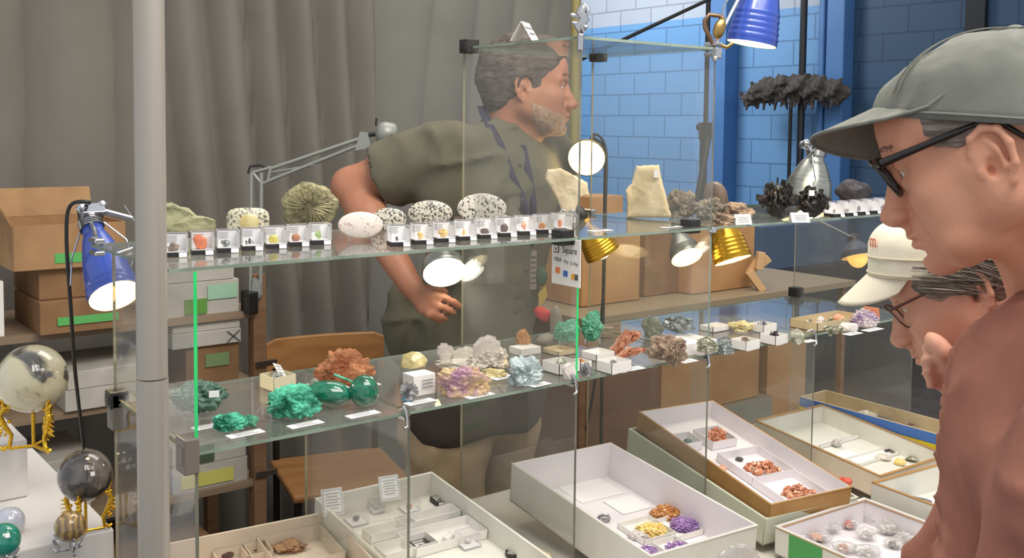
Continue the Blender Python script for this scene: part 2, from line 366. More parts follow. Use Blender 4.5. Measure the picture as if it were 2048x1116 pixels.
# ============================================================ display table and glass case
t = thing('display_table', 'long table under a white cloth that carries the glass case and mineral trays', 'table', (.25, 0, 0))
mb = MB(); mb.box((.22, -.02, .675), (1.92, .86, .03)); mb.build('table_top', mat('table_cloth', (214, 208, 198), .85), t, bevel=.004)
mb = MB(); mb.box((.22, -.447, .34), (1.92, .006, .66)); mb.build('cloth_front', MATS['table_cloth'], t)
for x in (-.68, 1.1):
    for y in (-.40, .36):
        mb = MB(); mb.box((x, y, .33), (.04, .04, .66)); mb.build('leg', DK, t)
case = thing('glass_display_case', 'modular open glass display case clipped together from clear panels on the white table', 'display case', (0, 0, .69))
XS = [-.704, -.357, 0, .357, .714, 1.12]
def panel(name, x0, x1, y0, y1, z0, z1, axis, gm, fr, bk=EDGE_P):
    # axis: thin axis; the two large faces take glass, the front edge fr, the others bk
    mb = MB(); mb.box(((x0+x1)/2, (y0+y1)/2, (z0+z1)/2), (x1-x0, y1-y0, z1-z0))
    mi = {'z': [0, 0, 1, 2, 2, 2], 'x': [2, 2, 1, 0, 2, 0], 'y': [2, 2, 0, 2, 0, 2]}[axis]; mb.mi = mi
    o = mb.build(name, [gm, fr, bk]); return wp(o, case)
ZM, ZU, ZT = 1.046, 1.304, 1.663
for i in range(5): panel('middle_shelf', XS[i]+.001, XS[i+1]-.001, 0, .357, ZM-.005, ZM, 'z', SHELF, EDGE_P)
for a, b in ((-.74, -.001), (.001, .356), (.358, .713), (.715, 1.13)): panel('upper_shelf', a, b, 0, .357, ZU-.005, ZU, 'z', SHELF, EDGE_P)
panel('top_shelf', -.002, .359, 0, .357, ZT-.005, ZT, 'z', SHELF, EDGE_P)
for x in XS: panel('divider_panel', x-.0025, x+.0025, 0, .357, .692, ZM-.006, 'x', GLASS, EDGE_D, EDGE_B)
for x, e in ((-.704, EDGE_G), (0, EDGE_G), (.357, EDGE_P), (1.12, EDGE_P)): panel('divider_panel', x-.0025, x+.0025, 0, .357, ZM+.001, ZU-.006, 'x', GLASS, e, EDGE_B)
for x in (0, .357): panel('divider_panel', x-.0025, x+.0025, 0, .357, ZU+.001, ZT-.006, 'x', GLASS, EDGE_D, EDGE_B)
def clip(x, y, z, s=(.03, .03, .028), m=BLACK):
    mb = MB(); mb.box((x, y, z), s); mb.box((x, y, z), (s[0]*1.12, s[1]*.7, s[2]*.55)); o = mb.build('corner_clip', m, bevel=.002); wp(o, case)
for x, y, z in ((0, .34, ZT), (.357, .34, ZT), (.34, .04, ZU), (-.02, .02, ZU), (-.704, .35, ZM), (1.12, .35, ZM+.01)): clip(x, y, z)
clip(-.712, .012, ZM-.004, (.022, .035, .05), mat('grey_clip', (118, 110, 100), .4)); clip(-.706, .35, ZM-.02, (.02, .03, .06), MATS['grey_clip'])
for x in (-.357, 0, .357, .714):
    mb = MB(); p = [(x-.012, -.004, ZM+.010), (x-.010, -.009, ZM+.002), (x-.008, -.009, ZM-.012), (x-.010, -.012, ZM-.020), (x-.016, -.012, ZM-.022)]
    mb.tube(p, .0028, 8); mb.box((x-.006, .004, ZM-.009), (.012, .02, .006)); mb.tube([(x-.012, .01, ZM+.004), (x-.012, -.004, ZM+.011)], .0028, 8)
    wp(mb.build('hook_clip', CHROME, smooth=True), case)
mb = MB(); mb.box((.357, -.004, ZU-.005), (.014, .012, .012)); wp(mb.build('hook_clip', CHROME, bevel=.002), case)
mb = MB(); mb.box((.357, -.004, ZT-.012), (.016, .014, .022)); mb.sphere((.35, -.006, ZT-.022), .006, 10, 6); wp(mb.build('hook_clip', CHROME, bevel=.002), case)

# card-payment sign hanging on the divider at X=0
s = thing('payment_sign', 'white card payment sign with logos hanging inside the glass below the upper shelf', 'sign', (-.0065, .002, 0))
a = on(1162, 481, 0, -.006); b = on(1105, 481, 0, -.006); zb = on(1162, 577, 0, -.006).z; wS = b.y-a.y; hS = a.z-zb; y0 = a.y; z0 = zb
mb = MB(); mb.box((-.006, y0+wS/2, z0+hS/2), (.002, wS, hS)); wp(mb.build('board', WHITE, bevel=.0006), s)
mb = MB(); mb.box((-.009, y0+wS*.45, z0+hS*.95), (.006, wS*.5, hS*.12)); wp(mb.build('bulldog_clip', BLACK, bevel=.001), s)
TS = Matrix(((0, 0, -1, 0), (-1, 0, 0, 0), (0, 1, 0, 0), (0, 0, 0, 1)))   # text x -> -Y, y -> Z, normal -> -X
def st(txt, u, v, size, m, sx=1.):   # u from far edge (0) to near edge (1)
    T = Matrix.Translation((-.0074, y0+wS*(1-u), z0+hS*(1-v))) @ TS @ Matrix.Diagonal((sx, 1, 1, 1))
    wp(text_mesh(txt, size, T, 'lettering', m, None), s)
INK = mat('sign_ink', (84, 84, 84), .7)
st('Square', .63, .25, .0175, INK, .84); st('VISA', .22, .47, .0105, INK); st('Pay', .52, .49, .009, GREY_INK); st('G Pay', .80, .51, .009, GREY_INK)
def sq(u, v, w_, h_, m, nm='logo', ring=None):
    mb = MB(); mb.box((-.0076, y0+wS*(1-u), z0+hS*(1-v)), (.0008, w_, h_)); wp(mb.build(nm, m), s)
sq(.17, .24, .014, .015, INK)
for k, (w_, h_) in enumerate(((.0098, .0108), (.004, .0048))):
    mb = MB(); mb.box((-.0080-.0004*k, y0+wS*.83, z0+hS*.76), (.0008, w_, h_)); wp(mb.build('logo', [WHITE, INK][k]), s)
for u, v, m in ((.22, .70, mat('logo_orange', (226, 120, 66), .6)), (.50, .745, mat('logo_blue', (58, 104, 176), .6)), (.76, .78, mat('logo_amber', (222, 164, 50), .6)), (.88, .785, INK)): sq(u, v, .0115 if u < .7 else .008, .0105, m)
# tent card on the top shelf
def tent(px, py, z, w_, h_, label, lines=None, rz=-.62, d=.6, txt=None):
    p = on(px, py, 2, z); t = thing('tent_card', label, 'sign', (p.x, p.y, z), rz)
    th = math.atan(d); mb = MB()
    for sg in (-1, 1):
        T = Matrix.Translation((0, sg*h_*d/2, h_/2)) @ Matrix.Rotation(sg*th, 4, 'X')
        mb.T = T; mb.box((0, 0, 0), (w_, .0008, h_/cos(th)))
    mb.build('folded_card', WHITE, t)
    T = Matrix.Translation((0, -h_*d/2-.0009, h_/2)) @ Matrix.Rotation(-th, 4, 'X') @ Matrix.Rotation(pi/2, 4, 'X')
    if txt:
        for k, s_ in enumerate(txt): text_mesh(s_, h_*.2, T @ Matrix.Translation((0, h_*(.22-.34*k), .0004)), 'lettering', INK, t)
    else:
        mb = MB(T); [mb.box((0, h_*(.25-.18*k), .0003), (w_*(.7-.12*(k % 2)), h_*.045, .0004)) for k in range(4)]; mb.build('printed_lines', GREY_INK, t)
    return t
tent(1050, 83, ZT, .045, .036, 'white folded tent card standing on the top glass shelf', txt=['Please Ask For', 'Assistance'], rz=.55)
tent(1484, 448, ZU, .035, .020, 'small white tent card on the upper shelf beside the flat rough grey stones', rz=-.55)
tent(1598, 444, ZU, .040, .020, 'small white tent card on the upper shelf before the black crystal mass', rz=-.55)

# ============================================================ shelving with cartons behind
RY = 1.2
rk = thing('storage_shelving', 'wooden storage shelving full of cartons standing in front of the drape', 'shelving', (-.6, RY+.2, 0))
WOOD = mat('shelf_wood', (150, 128, 104), .7, c2=(134, 112, 90), sc=4, stretch=(1, 8, 8))
WOODO = mat('orange_wood', (142, 108, 78), .6, c2=(128, 94, 66), sc=5, stretch=(1, 9, 9))
for z in (1.005, .81, .545, .25):
    mb = MB(); mb.box((-.64, RY+.17, z-.009), (1.14, .36, .018)); wp(mb.build('shelf_board', WOOD), rk)
for x in (-.075, -1.19):
    for y in (RY, RY+.33):
        mb = MB(); mb.box((x, y, .55), (.035, .035, 1.1)); wp(mb.build('upright', WOODO), rk)
for z in (.86, .56):
    mb = MB(); mb.box((-.06, RY-.02, z), (.06, .012, .014)); wp(mb.build('bracket', SILVER), rk)
GREEN_T = mat('green_tape', (92, 176, 92), .6); YEL_T = mat('yellow_label', (206, 200, 104), .7)
def carton(label, px, Y, m, dep=.25, z0=None, z1=None, op=False, strips=(), name='cardboard_box', yaw=0., cat='box', group=None, x=None, lid=None):
    x0, x1, a, b = pxbox(*px, Y)
    if x: x0, x1 = x
    if z0 is not None: a = z0
    if z1 is not None: b = z1
    W_, H_ = x1-x0, b-a; t = thing(name, label, cat, ((x0+x1)/2, Y+dep/2, a), yaw, group)
    mb = MB(); th = .004
    if op:
        mb.box((0, 0, th/2), (W_, dep, th)); mb.box((0, -dep/2, H_/2), (W_, th, H_)); mb.box((0, dep/2, H_/2), (W_, th, H_)); mb.box((-W_/2, 0, H_/2), (th, dep, H_)); mb.box((W_/2, 0, H_/2), (th, dep, H_)); mb.build('box_body', m, t)
        f = MB(); f.box((0, dep/2+.02, H_+.035), (W_*.98, th, .075), Matrix.Rotation(-.35, 3, 'X')); f.build('flap', m, t)
        f = MB(); f.box((-W_/2-.012, 0, H_+.02), (th, dep*.9, .06), Matrix.Rotation(-.5, 3, 'Y')); f.build('flap', m, t)
    else:
        mb.box((0, 0, H_/2), (W_, dep, H_)); mb.build('box_body', m, t, bevel=.0015)
        if lid:
            f = MB(); f.box((0, 0, H_*(1-lid/2)+.001), (W_+.006, dep+.006, H_*lid)); f.build('lid', m, t, bevel=.001)
    for k, (u0, v0, u1, v1, sm) in enumerate(strips):
        f = MB(); f.box((-W_/2+W_*(u0+u1)/2, -dep/2-.0035, H_*(v0+v1)/2), (W_*(u1-u0), .0012, H_*(v1-v0))); f.build('label_strip', sm, t)
    return t
g = 'cartons on the storage shelving'
Z1 = 1.005
carton('open brown cardboard box with raised flap and green tape, topmost of the left stack', (28, 470, 250, 550), 1.17, CARD, z0=1.158, z1=1.262, op=True, strips=((.35, .12, .68, .34, GREEN_T),), group=g)
carton('closed brown cardboard box with green tape, middle of the left stack', (78, 548, 250, 605), 1.19, CARD_D, z0=1.083, z1=1.157, strips=((.55, .15, .95, .4, GREEN_T),), group=g)
carton('closed brown cardboard box with green tape on the shelf board, lowest of the left stack', (80, 605, 245, 652), 1.16, CARD_D, z0=Z1, z1=1.082, strips=((.2, .25, .95, .5, GREEN_T),), group=g)
carton('small dull cardboard box at the far left beside the left stack', (-60, 565, 8, 655), 1.2, WHITE, z0=Z1, group=g)
GW = mat('white_carton', (196, 190, 178), .7, c2=(182, 176, 164), sc=9); GRN = mat('green_print', (98, 148, 62), .6)
carton('white carton with green label and printed sizes on the top board', (330, 565, 478, 622), 1.2, GW, z0=Z1, z1=1.093, strips=((.25, .06, .55, .5, GRN), (.56, .45, .97, .88, mat('mint_label', (158, 196, 164), .7))), group=g)
carton('flat pale carton lying on top of the white carton with green label', (325, 532, 468, 560), 1.2, GW, z0=1.094, z1=1.134, group=g)
t = carton('white lidded box with a black X drawn on its side', (345, 665, 482, 692), 1.19, GW, z0=.925, z1=.963, group=g, name='lidded_box')
f = MB(); f.box((.07, -.127, .018), (.045, .001, .003), Matrix.Rotation(.7, 3, 'Y')); f.box((.07, -.127, .018), (.045, .001, .003), Matrix.Rotation(-.7, 3, 'Y')); f.build('marker_cross', INK, t)
carton('white lidded box on top of the box with the black X', (345, 636, 480, 664), 1.2, GW, z0=.9635, z1=.985, group=g, name='lidded_box')
carton('brown cardboard box with green label below the white lidded boxes', (372, 692, 478, 755), 1.2, CARD_D, z0=.81, z1=.9245, strips=((.35, .5, .8, .8, mat('dull_green_label', (116, 140, 92), .7)),), group=g)
carton('white carton behind the large sphere, upper of two with dark gap', (135, 722, 315, 752), 1.18, GW, z0=.862, z1=.905, group=g)
carton('white carton behind the large sphere, lower of two', (130, 752, 312, 790), 1.18, GW, z0=.81, z1=.861, group=g)
carton('white carton with a dark green end on the low board', (345, 885, 492, 925), 1.2, GW, z0=.612, z1=.668, strips=((.1, .1, .55, .9, mat('dark_green_print', (74, 92, 66), .7)),), group=g)
carton('white carton with long yellow label on the low board', (345, 925, 495, 972), 1.2, GW, z0=.545, z1=.611, strips=((.1, .15, .8, .7, YEL_T),), group=g)
carton('white carton with green tape behind the smoky sphere, upper one', (160, 905, 262, 960), 1.2, GW, z0=.612, z1=.69, strips=((.3, .1, .8, .4, GREEN_T),), group=g, x=(-.75, -.50))
carton('white carton with green tape behind the smoky sphere, lower one', (160, 975, 262, 1040), 1.2, GW, z0=.545, z1=.611, strips=((.3, .1, .8, .4, GREEN_T),), group=g, x=(-.76, -.51))
carton('cluttered brown box on the floor below the shelving', (150, 1000, 420, 1100), 1.2, CARD_D, z0=.25, z1=.42, group=g)
# back table with cartons on the right
bt = thing('back_bench', 'low board bench behind the case carrying the brown cartons', 'bench', (1.5, 1.15, 0))
mb = MB(); mb.box((1.42, 1.05, .94), (1.35, .5, .02)); wp(mb.build('board', mat('bench_board', (150, 132, 104), .5)), bt)
for x in (.77, 2.07):
    for y in (.84, 1.26): mb = MB(); mb.box((x, y, .465), (.022, .022, .93)); wp(mb.build('leg', WOODO), bt)
g = 'brown cartons behind the glass case'
OR = mat('orange_cardboard', (190, 144, 94), .8, c2=(174, 128, 82), sc=6)
carton('tall brown carton on the bench behind the gold reflector lamp', (1385, 455, 1508, 585), .92, OR, z0=.952, z1=1.17, group=g, dep=.2)
carton('brown carton on the bench directly behind the payment sign', (1165, 470, 1280, 548), .95, OR, z0=.952, z1=1.2, group=g, dep=.2)
carton('small brown carton on top of another behind the bright facing lamp', (1182, 398, 1246, 452), 1.0, OR, z0=1.2015, z1=1.285, group=g, dep=.12)
carton('brown carton on the bench behind the hanging spiral bulb lamp', (1290, 470, 1384, 585), .98, CARD_D, z0=.952, z1=1.16, group=g, dep=.2)  # that spiral bulb lamp is an added stand-in for a glass reflection
carton('large brown carton on the floor under the bench board, right one', (1325, 600, 1520, 740), .93, OR, z0=.55, z1=.925, group=g, dep=.3, strips=((.0, .60, 1., .62, CARD_D),))
carton('large dark brown carton on the floor under the bench board, left one', (1165, 600, 1322, 740), .93, mat('dark_cardboard', (128, 88, 58), .8, c2=(116, 78, 50), sc=6), z0=.30, z1=.925, group=g, dep=.3)
carton('pale grey storage bin under the right carton', (1340, 745, 1545, 900), .9, mat('grey_bin', (150, 146, 130), .5), z0=.02, z1=.548, group=g, dep=.3, name='storage_bin', cat='bin')
carton('brown carton leaning beside the pale grey storage bin', (1548, 720, 1612, 850), .95, OR, z0=.3, z1=.78, group=g, dep=.3, yaw=-.15)
carton('wooden crate on the floor below the carton beside the grey bin', (1548, 850, 1612, 950), .95, CARD_D, z0=.0, z1=.299, group=g, dep=.34)
carton('dark carton on the floor carrying the dark brown carton', (1165, 745, 1322, 950), .92, CARD_D, z0=0, z1=.299, group=g, dep=.3)
carton('blue grey plastic bin far behind the right end of the case', (1522, 545, 1690, 600), 2.3, mat('blue_grey_bin', (96, 112, 132), .5), z0=.7, z1=.95, dep=.5, name='storage_bin', cat='bin', group=g)
carton('wide dark cabinet below the blue grey plastic bin', (1480, 605, 1900, 900), 2.25, mat('dark_cabinet', (70, 70, 70), .6), z0=0, z1=.699, dep=.6, name='low_cabinet', cat='cabinet')
# crossed wooden blocks
p = on(1525, 583, 2, .95)
t = thing('wooden_block_stand', 'small stand of crossed pale wooden blocks beside the tall brown carton', 'stand', (p.x, p.y+.03, .95), -.6)
for k, (x, z, a, l) in enumerate(((.0, .032, -.65, .085), (.005, .087, .6, .075), (.012, .103, .15, .06), (.03, .095, .9, .05))):
    mb = MB(); mb.box((x, .02*(k % 2), z), (.025, .03, l), Matrix.Rotation(a, 3, 'Y')); mb.build('wooden_block', mat('pale_wood', (206, 166, 118), .6), t, bevel=.002)
# chair behind
p = on(680, 940, 2, .45)
t = thing('wooden_chair', 'brown wooden chair with low curved backrest standing behind the case', 'chair', (p.x, p.y, 0), -.25)
CHW = mat('chair_wood', (178, 128, 76), .4, c2=(160, 110, 62), sc=4, stretch=(1, 7, 7))
mb = MB(); mb.box((0, 0, .44), (.36, .36, .022)); mb.build('seat', CHW, t, bevel=.008)
mb = MB()
vs = []
for i in range(13):
    x = -.19+.38*i/12; y = .17+.03*(1-(x/.19)**2)
    for z in (.72, .83): 
        for dy in (0, .018): vs.append((x, y+dy, z-(.012 if abs(i-6) == 6 else 0)))
fs = []
for i in range(12):
    a = i*4; b = a+4; fs += [(a, b, b+2, a+2), (a+1, a+3, b+3, b+1), (a, a+1, b+1, b), (a+2, b+2, b+3, a+3)]
fs += [(0, 2, 3, 1), (48, 49, 51, 50)]
mb.add(vs, fs); mb.build('backrest', CHW, t, bevel=.004)
for x, y, h in ((-.16, -.15, .43), (.16, -.15, .43), (-.16, .16, .74), (.16, .16, .74)):
    mb = MB(); mb.tube([(x, y, 0), (x, y+(.02 if h > .5 else 0), h)], .011, 10); mb.build('leg', DK, t, True)
# mop, light stand, oval thing
q = on(1590, 190, 0, 5.55)
t = thing('dust_mop', 'dark fringed dust mop hanging head up on the blue block wall', 'mop', (5.5, q.y, 0))
mb = MB(); mb.tube([(0, 0, .2), (0, 0, q.z-.04)], .014, 8); mb.build('handle', DK, t, True)
mb = MB(); mb.box((-.01, 0, q.z-.02), (.03, .04, .09)); mb.build('socket', SILVER, t, bevel=.004)
s_ = SDF((-.12, -.55, q.z-.25), (.14, .55, q.z+.25), .012)
pts = [(0, -.42, q.z+.02), (0, -.2, q.z+.07), (0, .05, q.z+.06), (0, .25, q.z+.05), (0, .42, q.z-.02)]
s_.chain(pts, [.07, .075, .08, .08, .06], .03).disp(.02, 60, 3, 3)
for k in range(26):
    y = -.42+.84*k/25; s_.cap((.02*sin(k*3), y, q.z), (.03*sin(k*5), y, q.z-.09-.03*sin(k*2.3)), .022, .010, .012)
np_mesh('fringe', *s_.mesh(), mat('mop_fringe', (70, 64, 60), .95, c2=(96, 88, 80), sc=30, bump=1, bsc=120), t)
q = on(1411, 262, 1, 2.2); q2 = on(1383, 405, 1, 2.2); q3 = on(1411, -20, 1, 2.2)
t = thing('light_stand', 'thin dark light stand with clamp knuckle and slanting leg before the blue wall', 'stand', (q.x, 2.2, 0))
mb = MB(); mb.tube([(0, 0, 0), (0, 0, q3.z+.1)], .012, 8); mb.build('pole', DK, t, True)
mb = MB(); mb.tube([(-.01, -.03, q.z-.03), (-.12, -.03, q.z-.50), (-.25, -.03, .02)], .016, 8); mb.build('leg', DK, t, True)
mb = MB(); mb.tube([(.01, .03, q.z-.03), (.2, .2, .02)], .012, 8); mb.build('leg', DK, t, True)
mb = MB(); mb.box((0, 0, q.z), (.05, .05, .09)); mb.tube([(-.05, 0, q.z+.02), (.04, 0, q.z+.02)], .012, 8); mb.sphere((-.05, 0, q.z+.02), .018, 8, 6); mb.build('clamp_knuckle', DK, t, bevel=.004)
q = on(1266, 70, 1, 2.0); q2 = on(1410, -4, 1, 2.0)
t = thing('boom_rod', 'dark slanting boom rod rising behind the top glass shelf', 'rod', (q.x, 2.0, q.z))
mb = MB(); mb.tube([(-.55, 0, -.22), (0, 0, 0), (q2.x-q.x+.25, 0, (q2.z-q.z)*1.4)], .009, 8); mb.build('rod', DK, t, True)
mb = MB(); mb.tube([(-.55, 0, -.22), (-.55, 0, -q.z)], .012, 8); mb.build('post', DK, t, True)
# ============================================================ lamps
BLUE_SH = mat('blue_enamel', (48, 76, 168), .3, coat=.4); IN_W = mat('lamp_inside', (250, 240, 215), .4)
GOLD_SH = mat('gold_shade', (206, 158, 52), .3, .85); SILV_SH = mat('brushed_reflector', (176, 178, 168), .3, .9, c2=(150, 150, 140), sc=20, stretch=(1, 1, 12))
WARM = mat('warm_bulb', (255, 226, 160), emit=16.); COOL = mat('mirrored_spiral_bulb', (255, 250, 235), emit=14.); SOFTB = mat('soft_bulb', (255, 238, 190), emit=5.)
RUST = mat('rust_socket', (150, 74, 50), .5)
def clamp_lamp(label, c, d, Rr, Lh, shade, bulb, clamp_to=None, power=0., lc=(1, .82, .55), spiral=False, neckm=None, wire=False, cord=None, group=None, ridges=4, name='clamp_lamp', spot=1.9, neck_k=.33, bdrop=.2):
    T = dirframe(d, c); t = thing(name, label, 'lamp', mtx=T, group=group)
    rn = Rr*neck_k; prof = [(Rr, 0)]
    for k in range(ridges):
        z = Lh*(.06+.075*k); r = Rr*(1-.03*k); prof += [(r*.985, z), (r*1.015, z+Lh*.02), (r*.975, z+Lh*.05)]
    for k in range(9):
        u = k/8; z = Lh*(.40+.5*u); r = Rr*.86*(1-u)**.75+rn*(1-(1-u)**.75) ; prof.append((max(r, rn), z))
    prof += [(rn, Lh*.98), (rn*.85, Lh)]
    inner = [(max(r-.0015, .003), z-(.0 if k == 0 else .001)) for k, (r, z) in enumerate(prof[:-1])]
    mb = MB(); mb.lathe(prof, 36, open0=True); mb.build('lamp_shade', shade, t, True)
    mb = MB(); mb.lathe(inner, 36, open0=True); mb.build('reflector_lining', IN_W, t, True)
    mb = MB()
    if spiral:
        pts = [(Rr*.42*cos(a)*(1 if a < 20 else .9), Rr*.42*sin(a), Lh*.42-.0028*a*Lh/.13) for a in np.linspace(0, 26, 120)]
        mb.tube(pts, Rr*.11, 8)
    else: mb.sphere((0, 0, Lh*bdrop), (Rr*.62, Rr*.62, Rr*.7), 20, 12)
    mb.build('bulb', bulb, t, True)
    mb = MB(); mb.lathe([(rn*.9, Lh*.97), (rn*1.05, Lh*1.0), (rn*1.05, Lh*1.12), (rn*.8, Lh*1.3), (rn*.5, Lh*1.36)], 20); mb.build('socket', neckm or BLACK, t, True)
    if wire:
        mb = MB(); [mb.tube([(rn*1.1*cos(a), rn*1.1*sin(a), Lh*(1.0+.03*k)) for a in np.linspace(0, 6.2, 20)], .0014, 6, closed=True) for k in range(4)]; mb.build('spring_coil', CHROME, t, True)
        mb = MB(); mb.tube([(-rn, rn*.6, Lh*1.02), (-Rr*1.1, Rr*.2, Lh*.75), (-Rr*1.12, 0, Lh*.45), (-Rr*.6, .002, Lh*.22), (Rr*.3, -.002, Lh*.16)], .0016, 6); mb.build('wire_handle', CHROME, t, True)
        mb = MB(); mb.tube([(rn, -rn*.6, Lh*1.0), (Rr*1.1, -Rr*.1, Lh*.6), (Rr*1.5, 0, Lh*.2)], .0016, 6); mb.build('wire_handle', CHROME, t, True)
        mb = MB(); mb.box((0, rn*1.2, Lh*1.14), (rn*2.1, rn, Lh*.14)); mb.sphere((rn, rn*1.4, Lh*1.16), rn*.5, 10, 8); mb.sphere((-rn, rn*1.4, Lh*1.2), rn*.5, 10, 8); mb.build('swivel_joint', SILVER, t, bevel=.001)
        mb = MB(); mb.tube([(-rn, rn*1.2, Lh*1.14), (-rn*3.6, rn*1.0, Lh*1.02)], .0042, 10); mb.tube([(-rn*3.7, rn*.2, Lh*1.3), (-rn*3.5, rn*1.8, Lh*.8)], .0016, 6); mb.build('clamp_screw', CHROME, t, True)
    if clamp_to:
        q = T.inverted() @ Vector(clamp_to); a = Vector((0, 0, Lh*1.1))
        mb = MB(); mb.tube([a, a.lerp(q, .5)+Vector((0, .008, 0)), q], .004, 8); mb.build('clamp_arm', SILVER, t, True)
        mb = MB(T.inverted()); c_ = Vector(clamp_to); mb.box(c_+Vector((0, 0, .009)), (.016, .035, .008)); mb.box(c_-Vector((0, 0, .011)), (.016, .035, .008)); mb.build('spring_clamp', SILVER, t, bevel=.002)
    if cord:
        q = [T.inverted() @ Vector(p) for p in cord]; pts = []
        a = [Vector((0, 0, Lh*1.34))]+q
        for i in range(len(a)-1):
            p0 = a[max(i-1, 0)]; p3 = a[min(i+2, len(a)-1)]
            for k in range(6):
                u = k/6; pts.append(.5*((2*a[i])+(a[i+1]-p0)*u+(2*p0-5*a[i]+4*a[i+1]-p3)*u*u+(3*a[i]-p0-3*a[i+1]+p3)*u**3))
        pts.append(a[-1]); mb = MB(); mb.tube(pts, .0033, 8); mb.build('cord', BLACK, t, True)
    if power:
        l = bpy.data.lights.new('lamp_light', 'SPOT'); l.energy = power; l.color = lc; l.spot_size = spot; l.spot_blend = .6; l.shadow_soft_size = Rr*.5
        lo = bpy.data.objects.new('lamp_light', l); COL.objects.link(lo); lo.parent = t; lo.location = (0, 0, -.004)
    return t
def dpx(p0, p1, D, toward=0.):   # direction in the picture plane plus a pull towards the camera
    a = at(*p0, D); b = at(*p1, D-toward); return (b-a).normalized()
c = at(230, 592, 1.74)
clamp_lamp('blue clamp lamp with a glaring warm bulb at the left end of the upper shelf', c, dpx((184, 440), (234, 588), 1.74, .075), .044, .15, BLUE_SH, WARM, power=3., wire=True, neck_k=.42, ridges=2,
    cord=[at(178, 404, 1.74), at(140, 412, 1.74), at(133, 480, 1.75), at(142, 620, 1.78), at(150, 740, 1.85), at(168, 900, 2.0)], clamp_to=(-.735, .34, ZU-.002))
c = at(1503, 88, 2.12)
clamp_lamp('glowing blue clamp lamp above the right corner of the top glass shelf', c, dpx((1530, -60), (1500, 90), 2.12, -.01), .052, .165, BLUE_SH, WARM, power=3.5, clamp_to=(.362, .01, ZT-.002), neck_k=.4, ridges=5, bdrop=.3)
hk = thing('steel_carabiner', 'brown steel spring hook clipped to the right corner of the top glass shelf', 'hook', tuple(at(1436, 60, 2.04)))
M_ = Matrix.Rotation(R(-38.2), 4, 'Z')
mb = MB(M_); pts = [(.000, 0, -.028), (-.008, 0, -.03), (-.026, 0, .004), (-.027, 0, .018), (-.018, 0, .030), (.002, 0, .028), (.012, 0, .020)]
mb.tube(pts, .0045, 10); mb.build('hook_frame', mat('brown_steel', (120, 96, 74), .35, .7), hk, True)
mb = MB(M_); mb.sphere((.002, -.004, .002), (.012, .008, .022), 14, 10, rot=Matrix.Rotation(.3, 3, 'Y')); mb.build('clamp_jaw', mat('worn_brass', (170, 140, 86), .3, .9), hk, True)
mb = MB(M_); mb.tube([(.01, 0, .02), (.009, 0, .045), (.018, 0, .06), (.035, 0, .085)], .002, 8); mb.build('wire_loop', CHROME, hk, True)
mb = MB(M_); mb.tube([(0, 0, -.028), (.018, 0, -.034), (.03, 0, -.026)], .004, 8); mb.build('lower_hook', MATS['worn_brass'], hk, True)
# steel clamp at the near top corner
hk = thing('steel_clamp', 'shiny knuckled steel clamp gripping the near corner of the top glass shelf', 'clamp', tuple(at(1162, 60, 1.81)))
mb = MB(M_); mb.box((-.001, -.004, -.022), (.012, .012, .036)); mb.build('jaw', SILVER, hk, bevel=.005)
mb = MB(M_); mb.tube([(.004, -.003, .040), (-.002, -.004, .030), (.006, -.005, .018), (-.004, -.005, .006), (.002, -.003, -.006)], [.0075, .0098, .0085, .0098, .007], 12); mb.build('hinge_spring', CHROME, hk, True)
for a_, b_ in (((-.018, 0, .026), (.010, -.008, .016)), ((-.016, -.004, .012), (.010, -.008, .003)), ((.002, -.006, .046), (.012, -.006, .030))):
    mb = MB(M_); mb.tube([a_, tuple((p_+q_)/2+.002 for p_, q_ in zip(a_, b_)), b_], [.0035, .0055, .004], 10); mb.build('lever', SILVER, hk, True)
c = at(1173, 316, 2.5)
clamp_lamp('lamp with rust red neck and glaring bulb facing forward before the blue wall', c, dpx((1178, 290), (1172, 322), 2.5, .11), .046, .07, mat('bronze_shade', (150, 120, 60), .35, .7), WARM, power=2.5, neckm=RUST, ridges=1, cord=[at(1190, 268, 2.58), at(1212, 300, 2.58), at(1211, 420, 2.56), at(1208, 560, 2.6), at(1190, 760, 2.7), at(1172, 860, 2.75)], name='reflector_lamp', neck_k=.28); LT = bpy.data.objects['reflector_lamp']
q = at(1211, 330, 2.60); mb = MB(LT.matrix_basis.inverted()); mb.tube([(q.x, q.y, .012), (q.x, q.y, q.z), at(1204, 286, 2.59), at(1186, 276, 2.575)], .0045, 8); mb.build('stand_pole', BLACK, LT, True); mb = MB(LT.matrix_basis.inverted()); mb.lathe([(.09, 0), (.09, .01), (.02, .016), (0, .016)], 24, c=(q.x, q.y, 0)); mb.build('stand_base', BLACK, LT)
c = at(889, 545, 2.12)  # added glowing lamp standing in for a lamp mirrored in the glass
clamp_lamp('reflector lamp with dazzling white spiral bulb hanging below the middle of the upper shelf', c, dpx((878, 470), (892, 548), 2.12, .075), .046, .085, SILV_SH, COOL, power=3., lc=(1, .93, .8), spiral=True, clamp_to=(.0, .362, ZU-.002), name='reflector_lamp')  # added stand-in for a glass reflection, no lamp hangs here
c = at(1374, 515, 2.45)  # lamp image mirrored in the glass, added as a solid glowing lamp
clamp_lamp('reflector lamp with pale spiral bulb hanging behind the shelf edge left of the gold one', c, dpx((1350, 450), (1378, 520), 2.45, .06), .040, .075, SILV_SH, SOFTB, spiral=True, clamp_to=(.357, .362, ZU-.002), name='reflector_lamp')  # added stand-in for a glass reflection, no lamp hangs here
c = at(1466, 521, 2.45)
clamp_lamp('gold reflector lamp with ridged shade glowing before the tall brown carton', c, dpx((1430, 400), (1468, 521), 2.45, .035), .046, .135, GOLD_SH, SOFTB, power=1.5, clamp_to=(.5, .362, ZU-.002), name='reflector_lamp', ridges=5)
c = at(1206, 508, 2.25)
